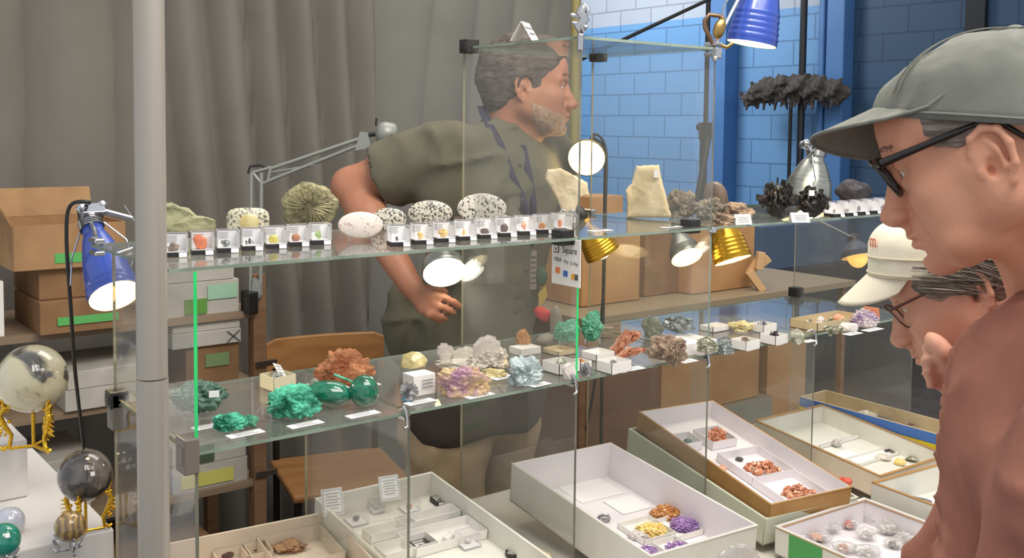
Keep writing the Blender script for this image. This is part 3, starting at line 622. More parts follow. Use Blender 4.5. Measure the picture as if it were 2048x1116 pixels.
clamp_lamp('gold reflector lamp half hidden beside the payment sign', c, dpx((1170, 440), (1212, 515), 2.25, -.01), .040, .09, GOLD_SH, SOFTB, clamp_to=(.1, .362, ZU-.002), name='reflector_lamp', ridges=5)
c = at(1715, 514, 2.9)
clamp_lamp('small lamp with glowing golden disc below the right end of the upper shelf', c, dpx((1700, 440), (1716, 515), 2.9, .03), .046, .05, mat('dark_shade', (70, 76, 90), .5), mat('amber_bulb', (240, 190, 100), emit=1.1), clamp_to=(1.05, .365, ZU-.002), name='reflector_lamp', bdrop=.02)
c = at(1613, 398, 2.6)
clamp_lamp('brushed silver clamp lamp with wide cone standing behind the black crystal mass', c, dpx((1628, 300), (1608, 396), 2.6, -.01), .062, .115, SILV_SH, SOFTB, ridges=0, neck_k=.36, wire=True, name='clamp_lamp')
# jointed desk lamp
GLM = mat('grey_lamp_metal', (150, 152, 146), .45, .3)
dl = thing('desk_lamp', 'grey jointed spring arm desk lamp reaching behind the seller', 'lamp', tuple(at(500, 640, 2.72)))
DL = 2.72
def dp(px, py, D=DL): return dl.matrix_basis.inverted() @ at(px, py, D)
for x in (503, 523):
    mb = MB(); mb.tube([dp(x, 345), dp(x-2, 590)], .0055, 8); mb.build('lower_bar', GLM, dl, True)
mb = MB(); mb.tube([dp(505, 345), dp(542, 335)], .005, 8); mb.tube([dp(505, 345), dp(524, 368)], .005, 8); mb.tube([dp(542, 335), dp(536, 363), dp(522, 368)], .005, 8); mb.build('elbow_plate', GLM, dl, True)
for a, b, r in (((540, 338), (735, 272), .005), ((534, 363), (728, 286), .005), ((545, 344), (630, 330), .003)):
    mb = MB(); mb.tube([dp(*a), dp(*b)], r, 8); mb.build('upper_bar', GLM, dl, True)
mb = MB(); mb.tube([dp(508, 350), dp(496, 345), dp(500, 333), dp(520, 330), dp(536, 337)], .0032, 8); mb.build('cord', BLACK, dl, True)
mb = MB(); mb.prism([(-.022, -.028), (.022, -.02), (.012, .02), (-.008, .022)], -.008, .008); mb.T = I4(); o = mb.build('head_joint', GLM, dl); o.location = dp(727, 280); o.rotation_euler = (0, 0, R(-38))
mb = MB(); mb.tube([dp(735, 270), dp(750, 268)], .006, 8); mb.build('shade_pivot', BLACK, dl, True)
mb = MB(); mb.tube([dp(752, 252), dp(753, 236)], .003, 6); mb.build('switch', BLACK, dl, True)
o = MB(dl.matrix_basis.inverted() @ dirframe(dpx((752, 262), (788, 270), DL, -.02), at(788, 270, DL))); o.lathe([(.026, 0), (.031, .006), (.030, .03), (.024, .044), (.008, .05)], 24); o.build('lamp_shade', GLM, dl, True)
mb = MB(); mb.box(dp(499, 604), (.03, .05, .06)); mb.build('clamp_base', DK, dl, bevel=.004)
mb = MB(); mb.prism([(-.012, -.03), (.012, -.022), (.016, .02), (-.006, .03)], -.01, .01); o = mb.build('spring_bracket', GLM, dl); o.location = dp(512, 578); o.rotation_euler = (0, 0, R(-38))

# ============================================================ rocks
def ico(n):
    bm = bmesh.new(); bmesh.ops.create_icosphere(bm, subdivisions=n, radius=1); v = [x.co.copy() for x in bm.verts]; f = [tuple(a.index for a in x.verts) for x in bm.faces]; bm.free(); return v, f
ICO = {n: ico(n) for n in (1, 2, 3, 4, 5)}
def hull(pts):
    bm = bmesh.new(); [bm.verts.new(p) for p in pts]; r = bmesh.ops.convex_hull(bm, input=bm.verts)
    bmesh.ops.delete(bm, geom=[g for g in r['geom_interior'] if isinstance(g, bmesh.types.BMVert)], context='VERTS')
    bm.verts.index_update(); v = [x.co.copy() for x in bm.verts]; f = [tuple(a.index for a in x.verts) for x in bm.faces]; bm.free(); return v, f
def hexpt(mb, p, d, r, l, n=6, tip=.35, m=None):
    M = Vector(d).to_track_quat('Z', 'Y').to_matrix(); vs = []
    for z, k in ((0, .9), (l*(1-tip), 1.), (l, 0)):
        if k == 0: vs.append(Vector(p)+M @ Vector((0, 0, z)))
        else: vs += [Vector(p)+M @ Vector((r*k*cos(2*pi*j/n), r*k*sin(2*pi*j/n), z)) for j in range(n)]
    fs = [(j, (j+1) % n, n+(j+1) % n, n+j) for j in range(n)]+[(n+j, n+(j+1) % n, 2*n) for j in range(n)]
    mb.add(vs, fs, m)
def rock_geo(style, seed, sub=4, prm=None, out=None):
    rs = random.Random(seed); off = Vector((rs.uniform(-50, 50), rs.uniform(-50, 50), rs.uniform(-50, 50))); mb = MB()
    def blob(sub, a1, f1, a2, f2, vor=0., vf=4., flat=0.):
        V, F = ICO[sub]; o = []
        for v in V:
            r = 1+a1*noise.noise(v*f1+off)+a2*noise.noise(v*f2+off*1.3)+a2*.5*noise.noise(v*f2*2.3+off)
            if vor: r += vor*(.45-noise.voronoi(v*vf+off)[0][0])
            p = v*r
            if flat and p.z < -flat: p.z = -flat
            o.append(p)
        return o, F
    if style == 'lump': mb.add(*blob(sub, .5, 1.3, .14, 5, flat=.6)); sm = False
    elif style == 'smooth': mb.add(*blob(sub, .22, 1.2, .02, 3, flat=.8)); sm = True
    elif style == 'botry':
        V, F = ICO[5]; o = []
        for v in V:
            r = 1+.38*noise.noise(v*1.5+off)+.34*(.42-noise.voronoi(v*5.+off)[0][0])+.20*(.42-noise.voronoi(v*11+off)[0][0])+.05*noise.noise(v*20+off); o.append(v*r)
        mb.add(o, F); sm = True
    elif style == 'craggy':
        V, F = ICO[5]; o = []
        for v in V:
            r = 1+.5*noise.noise(v*1.5+off)+.20*noise.noise(v*4+off)+.22*(.4-noise.voronoi(v*4.5+off)[0][0])+.12*(.4-noise.voronoi(v*12+off)[0][0])+.07*noise.noise(v*16+off); q_ = v*r; q_.z = max(q_.z, -.6); o.append(q_)
        mb.add(o, F); sm = False
    elif style == 'gem':
        pts = [Vector((rs.gauss(0, 1), rs.gauss(0, 1), rs.gauss(0, 1))).normalized() for _ in range(prm or 26)]; pts = [Vector((p.x, p.y, max(p.z, -.6))) for p in pts]; mb.add(*hull(pts)); sm = False
    elif style == 'druse':   # bed of small crystal points
        V, F = blob(3, .3, 1.3, .1, 4, flat=.5); mb.add([v*.86 for v in V], F)
        for k in range(prm or 130):
            v = V[rs.randrange(len(V))]
            if v.z < -.35: continue
            d = (v.normalized()+Vector((rs.uniform(-.3, .3), rs.uniform(-.3, .3), rs.uniform(-.1, .4)))).normalized(); hexpt(mb, v*.8, d, rs.uniform(.06, .13), rs.uniform(.16, .34))
        sm = False
    elif style == 'cubes':
        for k in range(prm or 60):
            d = Vector((rs.gauss(0, 1), rs.gauss(0, 1), abs(rs.gauss(0, .8))-.3)).normalized()*rs.uniform(.35, .9); s_ = rs.uniform(.14, .3)
            mb.box(d, (s_, s_, s_), Matrix.Rotation(rs.uniform(0, 3), 3, (rs.random(), rs.random(), rs.random()+.1)))
        V, F = blob(2, .2, 1, .1, 3); mb.add([v*.6 for v in V], F); sm = False
    elif style == 'blades':
        for k in range(prm or 70):
            d = Vector((rs.gauss(0, 1), rs.gauss(0, .8), abs(rs.gauss(.2, .8)))).normalized(); p = d*rs.uniform(.1, .55)
            mb.box(p+d*.2, (rs.uniform(.04, .12), rs.uniform(.1, .26), rs.uniform(.4, .8)), d.to_track_quat('Z', 'Y').to_matrix() @ Matrix.Rotation(rs.uniform(-.5, .5), 3, 'X'))
        V, F = blob(3, .4, 1.3, .2, 4); mb.add([v*.55 for v in V], F); sm = False
    elif style == 'grains':
        for k in range(prm or 46):
            a = rs.uniform(0, 6.28); r = rs.random()**.6; c_ = Vector((r*cos(a), r*sin(a), .12+(1-r)*rs.uniform(0, .7))); s_ = rs.uniform(.14, .25)
            V, F = hull([c_+Vector((rs.gauss(0, 1), rs.gauss(0, 1), rs.gauss(0, 1))).normalized()*s_ for _ in range(9)]); mb.add(V, F, k % 2)
        sm = False
    elif style == 'ropes':
        for k in range(prm or 26):
            x = rs.uniform(-.5, .5); y = rs.uniform(-.5, .5); ph = rs.uniform(0, 6); pts = []
            for i in range(9):
                u = i/8; pts.append((x*(.3+.8*u)+1.2*(u-.5)+.08*sin(u*6+ph), y*(.4+u*.6)+.08*cos(u*7+ph), .9*u**1.3+.25*y*sin(u*5+ph)))
            mb.tube(pts, rs.uniform(.05, .1), 6)
        sm = True
    elif style == 'fans':    # thin tilted plates over a crusty base
        V, F = blob(4, .3, 2, .2, 6, .2, 5); mb.add([Vector((v.x*1.0, v.y*.6, v.z*.28-.3)) for v in V], F)
        for (cx, cz, rx, rz_, a) in ((-.72, .12, .22, .5, -.25), (-.15, .05, .36, .42, .1), (.42, .35, .34, .62, .15), (.75, .05, .26, .42, -.1)):
            V, F = ICO[4]; Mx = Matrix.Rotation(a, 3, 'Y'); o_ = []
            for v in V:
                r = 1+.22*noise.noise(v*3+off)+.12*noise.noise(v*8+off)+.05*noise.noise(v*17+off); o_.append(Vector((cx, .1*sin(cx*9), cz))+Mx @ Vector((v.x*rx*r*1.12, v.y*.05*r+.06*v.x, v.z*rz_*r)))
            mb.add(o_, F)
        for k in range(60):
            x = rs.uniform(-.2, .95); hexpt(mb, (x, rs.uniform(-.5, -.1), rs.uniform(-.4, .25)), (rs.uniform(-.4, .4), -1, rs.uniform(0, .8)), .05, .14)
        sm = False
    elif style == 'poly':    # thick slab with a given outline (list of x,z in -1..1)
        out_ = out; n = len(out_); vs = []; fs = []; dn = 5; cx = sum(p[0] for p in out_)/n; cz = sum(p[1] for p in out_)/n
        fine = []
        for i in range(n):
            a, b = out_[i], out_[(i+1) % n]
            for k in range(6): u = k/6; fine.append((a[0]+(b[0]-a[0])*u, a[1]+(b[1]-a[1])*u))
        m_ = len(fine); rings = [(.001+.88*k/12, -1) for k in range(12)]+[(.90, -.97), (.965, -.75), (.995, -.3), (1, .1), (.97, .7), (.88, .96), (.4, 1), (.001, 1)]
        for s_, y in rings:
            for (x, z) in fine:
                px_, pz_ = cx+(x-cx)*s_, cz+(z-cz)*s_; nn = Vector((px_*3, y, pz_*3))+off
                e = .05*noise.noise(nn*1.6)+.03*noise.noise(nn*4)
                vs.append((px_*(1+e*s_), y*1.0+.30*noise.noise(Vector((px_*2, 0, pz_*2))+off)+.14*noise.noise(Vector((px_*7, 0, pz_*7))+off), pz_+(e if pz_ > -.8 else 0)))
        for i in range(len(rings)-1):
            for j in range(m_): a = i*m_+j; b = i*m_+(j+1) % m_; fs.append((a, b, b+m_, a+m_))
        mb.add(vs, fs); sm = True
    return mb, sm
def fwdD(p): return (CAM_M.transposed() @ (Vector(p)-CAM_LOC)).z*-1
def spec(x0, y0, x1, y1, z, dr=.7, dep=None, pt=None):
    xm = (x0+x1)/2; p = pt or on(xm, y1, 2, z); D = fwdD(p); wd = (x1-x0)*D/2050; dp_ = dep or wd*dr
    r = ray(xm, y1); h_ = Vector((r.x, r.y, 0)).normalized(); el = max(0.02, (y1-255)/2050)
    c_ = Vector((p.x, p.y, p.z))+h_*dp_*.5; ht = max((y1-y0)*D/2050-dp_*el*.75, .25*wd*.5, .006)
    return c_, wd, dp_, ht, math.atan2(h_.y, h_.x)-pi/2
def rock(name, label, cat, px, z, style, m, seed=1, dr=.7, dep=None, rot=0., group=None, pt=None, prm=None, out=None, sub=4, zrot=0, props=None, kind=None, m2=None, lift=0.):
    c_, wd, dp_, ht, yaw = spec(*px, z, dr, dep, pt); mb, sm = rock_geo(style, seed, sub, prm, out)
    V = np.array(mb.v)
    if rot: a = np.array(Matrix.Rotation(rot, 3, 'Y')); V = V @ a.T
    lo, hi = V.min(0), V.max(0); V = (V-(lo+hi)/2)/(hi-lo); V[:, 2] += .5; V *= np.array([wd, dp_, ht])
    t = thing(name, label, cat, (c_.x, c_.y, c_.z+lift), yaw+zrot, group); mats = [m] + ([m2] if m2 else [])
    o = link_mesh('stone', V.tolist(), mb.f, mats, t, sm, mi=mb.mi if m2 else None)
    t['_w'] = wd; t['_h'] = ht; t['_d'] = dp_; return t
def easel(t, m=CLEAR, w_=.03, d_=.025, h_=.02):
    mb = MB()
    for s_ in (-1, 1): mb.box((s_*w_/2, -d_*.2, h_*.12), (.003, d_, h_*.24)); mb.box((s_*w_/2, -d_*.6, h_*.3), (.003, .004, h_*.6)); mb.box((s_*w_/2, d_*.2, h_*.6), (.003, .003, h_*1.2))
    mb.box((0, d_*.1, h_*.3), (w_, .003, h_*.3)); return mb.build('easel', m, t, bevel=.0005)
def card(px, z, label, w_=.05, l_=.02, yaw=0., group='paper labels on the glass shelves', pt=None, lines=3, tilt=0., T=None, name='paper_label'):
    if T is None:
        p = pt or on(px[0], px[1], 2, z); t = thing(name, label, 'label', (p.x, p.y, p.z+.0006), yaw, group)
    else: t = thing(name, label, 'label', mtx=T, group=group)
    mb = MB(); mb.box((0, 0, .0005), (w_, l_, .0008), Matrix.Rotation(tilt, 3, 'X')); mb.build('card', PAPER, t)
    mb = MB(); Rx_ = Matrix.Rotation(tilt, 3, 'X')
    for k in range(lines): c_ = Rx_ @ Vector((-.04*w_*(k % 2), l_*(.28-.56*k/max(1, lines-1)), .0012)); mb.box(c_, (w_*(.62-.1*(k % 2)), l_*.055, .0003), Rx_)
    mb.build('printed_lines', GREY_INK, t); return t
# ============================================================ rock materials
m_mal = mat('malachite_bright', (14, 116, 86), .45, c2=(104, 218, 180), sc=42, bump=1., bsc=260, c2pos=(.40, .60))
m_mal_d = mat('malachite_dark', (52, 84, 72), .7, c2=(104, 138, 118), sc=60, bump=.8, bsc=220)
m_mal_v = mat('malachite_mint', (66, 150, 118), .5, c2=(120, 188, 152), sc=70, bump=.8, bsc=220)
m_mal_p = mat('malachite_polished', (10, 84, 62), .08, c2=(26, 124, 92), sc=30, stretch=(1, 1, 3), coat=1.)
m_orange = mat('orange_ore', (160, 92, 56), .8, c2=(214, 150, 106), sc=24, bump=.8, bsc=180, c3=(226, 186, 150))
m_grgr = mat('grey_green_ore', (74, 96, 82), .7, c2=(190, 194, 176), sc=60, bump=.8, bsc=220)
m_cal = mat('yellow_calcite', (196, 176, 116), .25, c2=(222, 212, 158), sc=30, coat=.4, c3=(180, 146, 90))
m_quartz = mat('pale_quartz', (220, 212, 196), .3, c2=(196, 186, 178), sc=26, bump=.5, bsc=120, c3=(224, 206, 158), coat=.3)
m_ameth_y = mat('yellow_amethyst', (170, 128, 150), .35, c2=(218, 190, 128), sc=30, bump=.7, bsc=160, c3=(232, 222, 178), coat=.3)
m_cel = mat('pale_blue_celestite', (130, 150, 152), .25, c2=(196, 208, 206), sc=46, coat=.4, c3=(222, 226, 222))
m_bis = mat('silvery_crystal', (110, 110, 116), .25, .5, c2=(196, 192, 190), sc=70)
m_copper = mat('native_copper', (190, 110, 78), .4, .55, c2=(236, 182, 150), sc=90, bump=.6, bsc=200)
m_galena = mat('grey_galena', (98, 104, 104), .35, .4, c2=(170, 176, 172), sc=80, bump=.4)
m_brown = mat('brown_barite', (112, 92, 78), .6, c2=(170, 146, 122), sc=60, bump=.7, bsc=180)
m_pyr = mat('pyrite_silver', (120, 122, 96), .3, .45, c2=(196, 194, 176), sc=90, bump=.6, bsc=240)
m_black = mat('black_crystal', (30, 27, 26), .22, .2, c2=(92, 84, 78), sc=55, bump=.8, bsc=180, c2pos=(.48, .72))
m_drk = mat('dark_pebble', (44, 40, 42), .4, c2=(98, 90, 90), sc=50, bump=.6)
m_grey = mat('rough_grey_stone', (84, 78, 70), .8, c2=(132, 122, 106), sc=50, bump=.9, bsc=160)
m_tan = mat('tan_fossil_slab', (206, 184, 144), .8, c2=(224, 206, 170), sc=16, bump=.35, bsc=90)
m_sun = mat('pyrite_sun', (116, 110, 84), .45, .35, c2=(164, 156, 116), sc=28, bump=1., bsc=160)
m_greeny = mat('grey_green_slab', (150, 148, 112), .6, c2=(178, 176, 134), sc=14, bump=.5, bsc=90)
m_purple = mat('amethyst', (122, 84, 148), .25, c2=(176, 140, 190), sc=90, coat=.5)
m_citr = mat('citrine', (228, 188, 96), .3, c2=(240, 220, 150), sc=90, coat=.4)
m_amber = mat('amber_crust', (170, 104, 44), .35, c2=(216, 158, 96), sc=80, coat=.4)
m_whitec = mat('white_crystal', (220, 214, 208), .3, c2=(200, 190, 184), sc=90)
m_red = mat('red_stone', (206, 74, 58), .5, c2=(226, 110, 90), sc=60); m_pink = mat('pink_orange_stone', (222, 150, 116), .5, c2=(236, 186, 156), sc=60)
m_yel = mat('sulphur_yellow', (214, 198, 70), .5, c2=(226, 214, 110), sc=60); m_org2 = mat('bright_orange_crystal', (230, 112, 58), .35, c2=(240, 146, 90), sc=60)
m_amblk = mat('lilac_druse', (150, 122, 162), .35, c2=(214, 202, 196), sc=50, coat=.3); m_salm = mat('salmon_face', (208, 128, 92), .5)
m_dkbr = mat('dark_brown_mineral', (84, 62, 60), .4, c2=(112, 88, 84), sc=60); m_grn = mat('pale_green_gem', (170, 196, 120), .2, c2=(140, 176, 110), sc=40)
m_bluegem = mat('bright_blue_crystal', (60, 156, 196), .3, c2=(96, 186, 214), sc=60)
def speckled(name, base, spot, sc=55, thr=(.36, .42), spot2=None):
    m = mat(name, base, .3, c2=base, sc=sc, coat=.3); r = [n for n in m.node_tree.nodes if n.type == 'VALTORGB'][0]
    r.color_ramp.elements[0].color = (*L(spot), 1); r.color_ramp.elements[0].position = thr[0]; r.color_ramp.elements[1].position = thr[1]
    if spot2: e = r.color_ramp.elements.new(.66); e.color = (*L(base), 1); e = r.color_ramp.elements.new(.72); e.color = (*L(spot2), 1)
    return m
m_ov1 = speckled('speckled_black_white', (226, 218, 202), (70, 66, 62), 190, (.42, .47)); m_ov2 = speckled('grey_speckled', (206, 198, 180), (78, 74, 68), 230, (.45, .50))
m_ov3 = speckled('red_flecked_white', (228, 216, 204), (186, 160, 146), 190, (.36, .42), (206, 92, 66))
m_mosaic = speckled('fossil_mosaic', (206, 200, 170), (92, 84, 74), 220, (.42, .5))
# ============================================================ upper shelf
U, Mz = ZU+.0004, ZM+.0004
OUT_SLAB = [(-1, -1), (.95, -1), (1.0, -.2), (.6, .02), (.2, .12), (-.1, .62), (-.45, .72), (-.8, 1), (-1.3, .9), (-1.35, -.5)]
rock('stone_slab', 'rough grey green slab of stone standing at the left end of the upper shelf', 'mineral', (318, 402, 430, 468), U, 'poly', m_greeny, 3, dep=.03, out=OUT_SLAB)
def oval(name, label, px, m, th=.008, stand=True, sides=2.0, group=None, inner=None, tilt=-.12):
    c_, wd, dp_, ht, yaw = spec(*px, U, dep=.012); t = thing(name, label, 'mineral', (c_.x, c_.y, U), yaw, group); lift = .004 if stand else 0
    D = fwdD(c_); H_ = (px[3]-px[1])*D/2050-lift; prof = [(0, -th/2), (.9, -th/2), (.98, -th/3), (1, 0), (.98, th/3), (.9, th/2), (0, th/2)]
    mb = MB(Matrix.Translation((0, 0, H_/2+lift)) @ Matrix.Rotation(tilt, 4, 'X') @ Matrix.Rotation(pi/2, 4, 'X')); vs = []; n = 48
    for r, z in prof:
        for j in range(n):
            a = 2*pi*j/n; ca, sa = cos(a), sin(a); e = 2/sides
            vs.append((wd/2*r*math.copysign(abs(ca)**e, ca), H_/2*r*math.copysign(abs(sa)**e, sa), z))
    mb.add(vs, [(i*n+j, i*n+(j+1) % n, (i+1)*n+(j+1) % n, (i+1)*n+j) for i in range(len(prof)-1) for j in range(n)]); mb.build('stone', m, t, True)
    if inner: k = MB(mb.T); k.sphere((wd*.03, -H_*.02, th*.35), (wd*.27, H_*.32, th*.3), 24, 12); k.build('centre_stone', inner, t, True)
    if stand: easel(t, CLEAR, wd*.5, .03, H_*.5)
    return t
oval('mosaic_plaque', 'square rounded fossil mosaic plaque with pale round centre on the upper shelf', (454, 416, 538, 470), m_mosaic, sides=3.6, stand=False, inner=m_cal, th=.012)
sun = [(cos(a)*(1+.05*sin(5*a+1)+.035*sin(9*a)), sin(a)*(1+.05*sin(4*a)+.035*sin(7*a+2))) for a in np.linspace(0, 2*pi, 26)[:-1]]
t = rock('pyrite_sun', 'large greenish round pyrite disc with radiating ribs on the upper shelf', 'mineral', (563, 362, 678, 463), U, 'poly', m_sun, 5, dep=.014, out=sun)
mb = MB(Matrix.Translation((0, -.0085, t['_h']*.50))); rs = random.Random(5)
for k in range(58):
    a = 2*pi*k/58+rs.uniform(-.04, .04); r0 = rs.uniform(.10, .3); r1 = rs.uniform(.55, .88); w2, h2 = t['_w']/2, t['_h']/2
    mb.tube([(cos(a)*w2*r0, 0, sin(a)*h2*r0), (cos(a+.04)*w2*(r0+r1)/2, -.0016, sin(a+.04)*h2*(r0+r1)/2), (cos(a)*w2*r1, .0006, sin(a)*h2*r1)], [.0007, .0014, .0006], 5)
mb.build('radial_rib', m_sun, t, True, seg=1)
oval('oval_cabochon', 'white oval stone with red flecks tilted on a clear easel', (676, 424, 766, 482), m_ov3)
oval('oval_cabochon', 'small grey speckled oval stone behind the red flecked one', (744, 416, 813, 462), m_ov2, stand=False)
oval('oval_cabochon', 'grey and white densely speckled oval stone, middle of three behind the clear boxes', (815, 401, 905, 452), m_ov2, stand=False)
oval('oval_cabochon', 'largest cream oval stone with scattered black flecks behind the clear boxes', (914, 387, 1013, 447), m_ov1, stand=False)
FAN = [(-.1, -1), (.25, -1), (.6, -.1), (1, .0), (.9, .45), (.3, .75), (-.3, 1), (-.9, .95), (-1, .6), (-.65, .1), (-.4, -.3)]
t = rock('tan_stone_slab', 'pale tan fan shaped stone slab held in a silver wire stand', 'mineral', (1089, 335, 1178, 440), U+.014, 'poly', m_tan, 8, dep=.02, out=FAN)
mb = MB()
for s_ in (-1, 1): mb.tube([(s_*.016, -.024, -.014), (s_*.016, -.018, .012), (s_*.006, -.012, .02), (s_*.02, .0, .01), (s_*.022, .02, -.014)], .0016, 8)
for k in range(2): mb.tube([(.0+.007*cos(a)+(-.008 if k else .01), -.020, .012+.009*sin(a)) for a in np.linspace(0, 6.28, 16)[:-1]], .0018, 8, closed=True)
mb.build('wire_stand', CHROME, t, True)
SLB = [(-.95, -1), (1, -.95), (.85, -.5), (.55, .4), (.42, 1), (-.55, .95), (-.75, .3), (-1, 0), (-.9, -.5)]
t = rock('tan_stone_slab', 'tall pale tan stone slab with small paper tag on its top corner', 'mineral', (1250, 328, 1342, 438), U, 'poly', m_tan, 9, dep=.022, out=SLB)
mb = MB(); mb.box((t['_w']*.16, -.0145, t['_h']*.84), (.011, .001, .017)); mb.build('paper_tag', PAPER, t)
rock('rough_stone', 'rough dark grey fibrous stone behind the tall tan slab', 'mineral', (1325, 375, 1398, 436), U, 'craggy', m_grey, 11, dep=.05)
rock('rough_stone', 'flat wide rough grey stone lying at the middle of the upper shelf', 'mineral', (1384, 398, 1452, 447), U, 'craggy', m_grey, 12, dep=.05, pt=on(1420, 440, 2, U))
rock('rough_stone', 'flat rough brown stone behind the small white tent card', 'mineral', (1440, 402, 1512, 438), U, 'craggy', m_brown, 13, dep=.05)
rock('rough_stone', 'small pale crumbly stone in front beside the small white tent card', 'mineral', (1425, 425, 1472, 449), U, 'craggy', m_brown, 14, dep=.03)
rock('black_crystal_mass', 'large shiny black mass of jagged crystals on the upper shelf', 'mineral', (1511, 352, 1592, 440), U, 'blades', m_black, 15, dep=.06, prm=110)
t = rock('black_crystal_mass', 'second shiny black jagged mass with white tag behind the tent card', 'mineral', (1580, 368, 1660, 438), U, 'blades', m_black, 16, dep=.05, prm=110)
mb = MB(); mb.box((.002, -.027, t['_h']*.78), (.012, .001, .012)); mb.build('paper_tag', PAPER, t)
rock('dark_round_stone', 'rounded dark mottled stone behind the clear boxes at the right of the upper shelf', 'mineral', (1670, 357, 1742, 404), U, 'smooth', mat('charcoal_stone', (52, 46, 48), .35, c2=(74, 68, 70), sc=60, bump=.5), 17, dep=.05)
rock('oval_stone', 'tall dark brown oval stone upright behind the flat rough stones', 'mineral', (1405, 342, 1457, 408), U, 'smooth', mat('brown_agate', (72, 58, 52), .3, c2=(120, 106, 96), sc=12), 18, dep=.02, pt=on(1430, 428, 2, U))
card((1200, 462), U, 'white paper label lying by the corner right of the payment sign on the upper shelf', .05, .022)
card((1342, 455), U, 'white paper label lying in front of the tall tan slab', .05, .016)
def pebble(n, l, px, z, st, m, seed, **k): return rock(n, l, 'mineral', px, z, st, m, seed, **k)
# clear specimen boxes
proto = None
def cbox_parts(t, seed=0):
    a = .032; mb = MB(); mb.box((0, 0, .0035), (a, a, .007)); mb.build('black_base', BLACK, t)
    mb = MB(); mb.box((0, 0, .0205), (a, a, .026)); mb.build('clear_lid', CLEAR, t)
    mb = MB(); s_ = a*.94
    for x, y in ((-1, -1), (1, -1), (1, 1), (-1, 1)): mb.box((x*a*.5, y*a*.5, .0205), (.0007, .0007, .026))
    for z in (.0075, .0335):
        for k in (-1, 1): mb.box((0, k*a*.5, z), (a, .0007, .0007)); mb.box((k*a*.5, 0, z), (.0007, a, .0007))
    mb.build('lid_edge', mat('plastic_edge', (214, 208, 214), .3), t)
    mb = MB(); mb.box((0, a*.46, .020), (s_, .0006, .024)); mb.box((a*.45, 0, .018), (.0006, s_, .020)); mb.build('printed_card', PAPER, t)
    mb = MB(); [mb.box((-.005, a*.46-.0006, .028-.0028*k), (.016-.003*(k % 2), .0003, .0006)) for k in range(4)]; mb.build('printed_lines', GREY_INK, t)
    mb = MB(); mb.box((0, 0, .0075), (s_, s_, .0006)); mb.build('white_floor', PAPER, t)
    mb = MB(); mb.box((a*.28, -a*.5-.0028, .0035), (.0115, .0008, .0068), Matrix.Rotation(-.3, 3, 'X')); mb.build('price_tag', PAPER, t)
def copy_tree(o, parent=None):
    c = o.copy(); COL.objects.link(c)
    if parent: c.parent = parent
    for ch in list(o.children): copy_tree(ch, c)
    return c
spn = {'butter-coloured disc': m_citr}
def row(x0y, x1y, n, label, group, items, yaw):
    global proto
    a = on(*x0y, 2, U); b = on(*x1y, 2, U)
    for i in range(n):
        p = a.lerp(b, i/(n-1)); lab = 'clear specimen box holding '+items[i][0]+', '+label
        if proto is None: proto = t = thing('specimen_box', lab, 'specimen box', (p.x, p.y, U), yaw, group); cbox_parts(t)
        else:
            t = copy_tree(proto); t.location = (p.x, p.y, U); t.rotation_euler = (0, 0, yaw); t['label'] = lab; t['group'] = group
        nm, m, st, s3 = items[i]; mb, sm = rock_geo(st, 100+i, 3, 14 if st in ('cubes', 'grains') else 24)
        V = np.array(mb.v); lo, hi = V.min(0), V.max(0); V = (V-(lo+hi)/2)/(hi-lo); V[:, 2] += .5; V *= np.array(s3)
        Rm = Matrix.Rotation(yaw, 3, 'Z'); q = Vector((p.x, p.y, U+.0082))+Rm @ Vector((-.004, -.004, 0))
        s_ = thing('small_mineral', nm+' inside a clear specimen box, '+label, 'mineral', tuple(q), yaw, 'small minerals in clear boxes'); link_mesh('stone', V.tolist(), mb.f, m, s_, sm)
G1 = 'clear specimen boxes in the left row'
row((352, 512), (640, 487), 7, 'in the left row', G1, [('a brown furry cluster', m_brown, 'craggy', (.018, .012, .013)), ('a big orange crystal', m_org2, 'gem', (.021, .014, .022)), ('a small grey crystal group', m_galena, 'cubes', (.014, .01, .012)),
    ('a small black grape-like cluster', m_drk, 'grains', (.014, .01, .010)), ('a yellow velvety block', m_yel, 'lump', (.016, .01, .013)), ('a reddish round nodule', m_orange, 'smooth', (.014, .01, .012)), ('a pointed pale green gem', m_grn, 'gem', (.011, .008, .015))], -.30)
G2 = 'clear specimen boxes in the middle row'
row((797, 491), (1122, 462), 9, 'in the middle row', G2, [('a tiny blue black speck', m_drk, 'gem', (.005, .005, .008)), ('a honey yellow chip', m_citr, 'gem', (.010, .008, .012)), ('a large golden yellow cluster', m_citr, 'cubes', (.019, .012, .015)),
    ('a slim golden crystal', m_citr, 'gem', (.006, .006, .012)), ('a low dark purple lump', m_dkbr, 'lump', (.017, .01, .010)), ('a dark maroon round lump', m_dkbr, 'smooth', (.015, .01, .015)), ('a pale pink column', m_pink, 'gem', (.010, .008, .017)),
    ('an orange brown nugget', m_amber, 'gem', (.015, .01, .012)), ('an orange tapered gem', m_org2, 'gem', (.008, .006, .015))], -.30)
G3 = 'clear specimen boxes in the right row'
row((1668, 433), (1765, 424), 5, 'in the right row', G3, [('a tiny olive speck', m_pyr, 'gem', (.007, .005, .010)), ('a small spotted oval', m_ov2, 'smooth', (.014, .01, .009)), ('a slim dark crystal', m_galena, 'gem', (.007, .006, .013)),
    ('a clear pale chip', m_whitec, 'gem', (.010, .008, .012)), ('a rosy brown chip', m_dkbr, 'gem', (.010, .008, .010))], -.25)

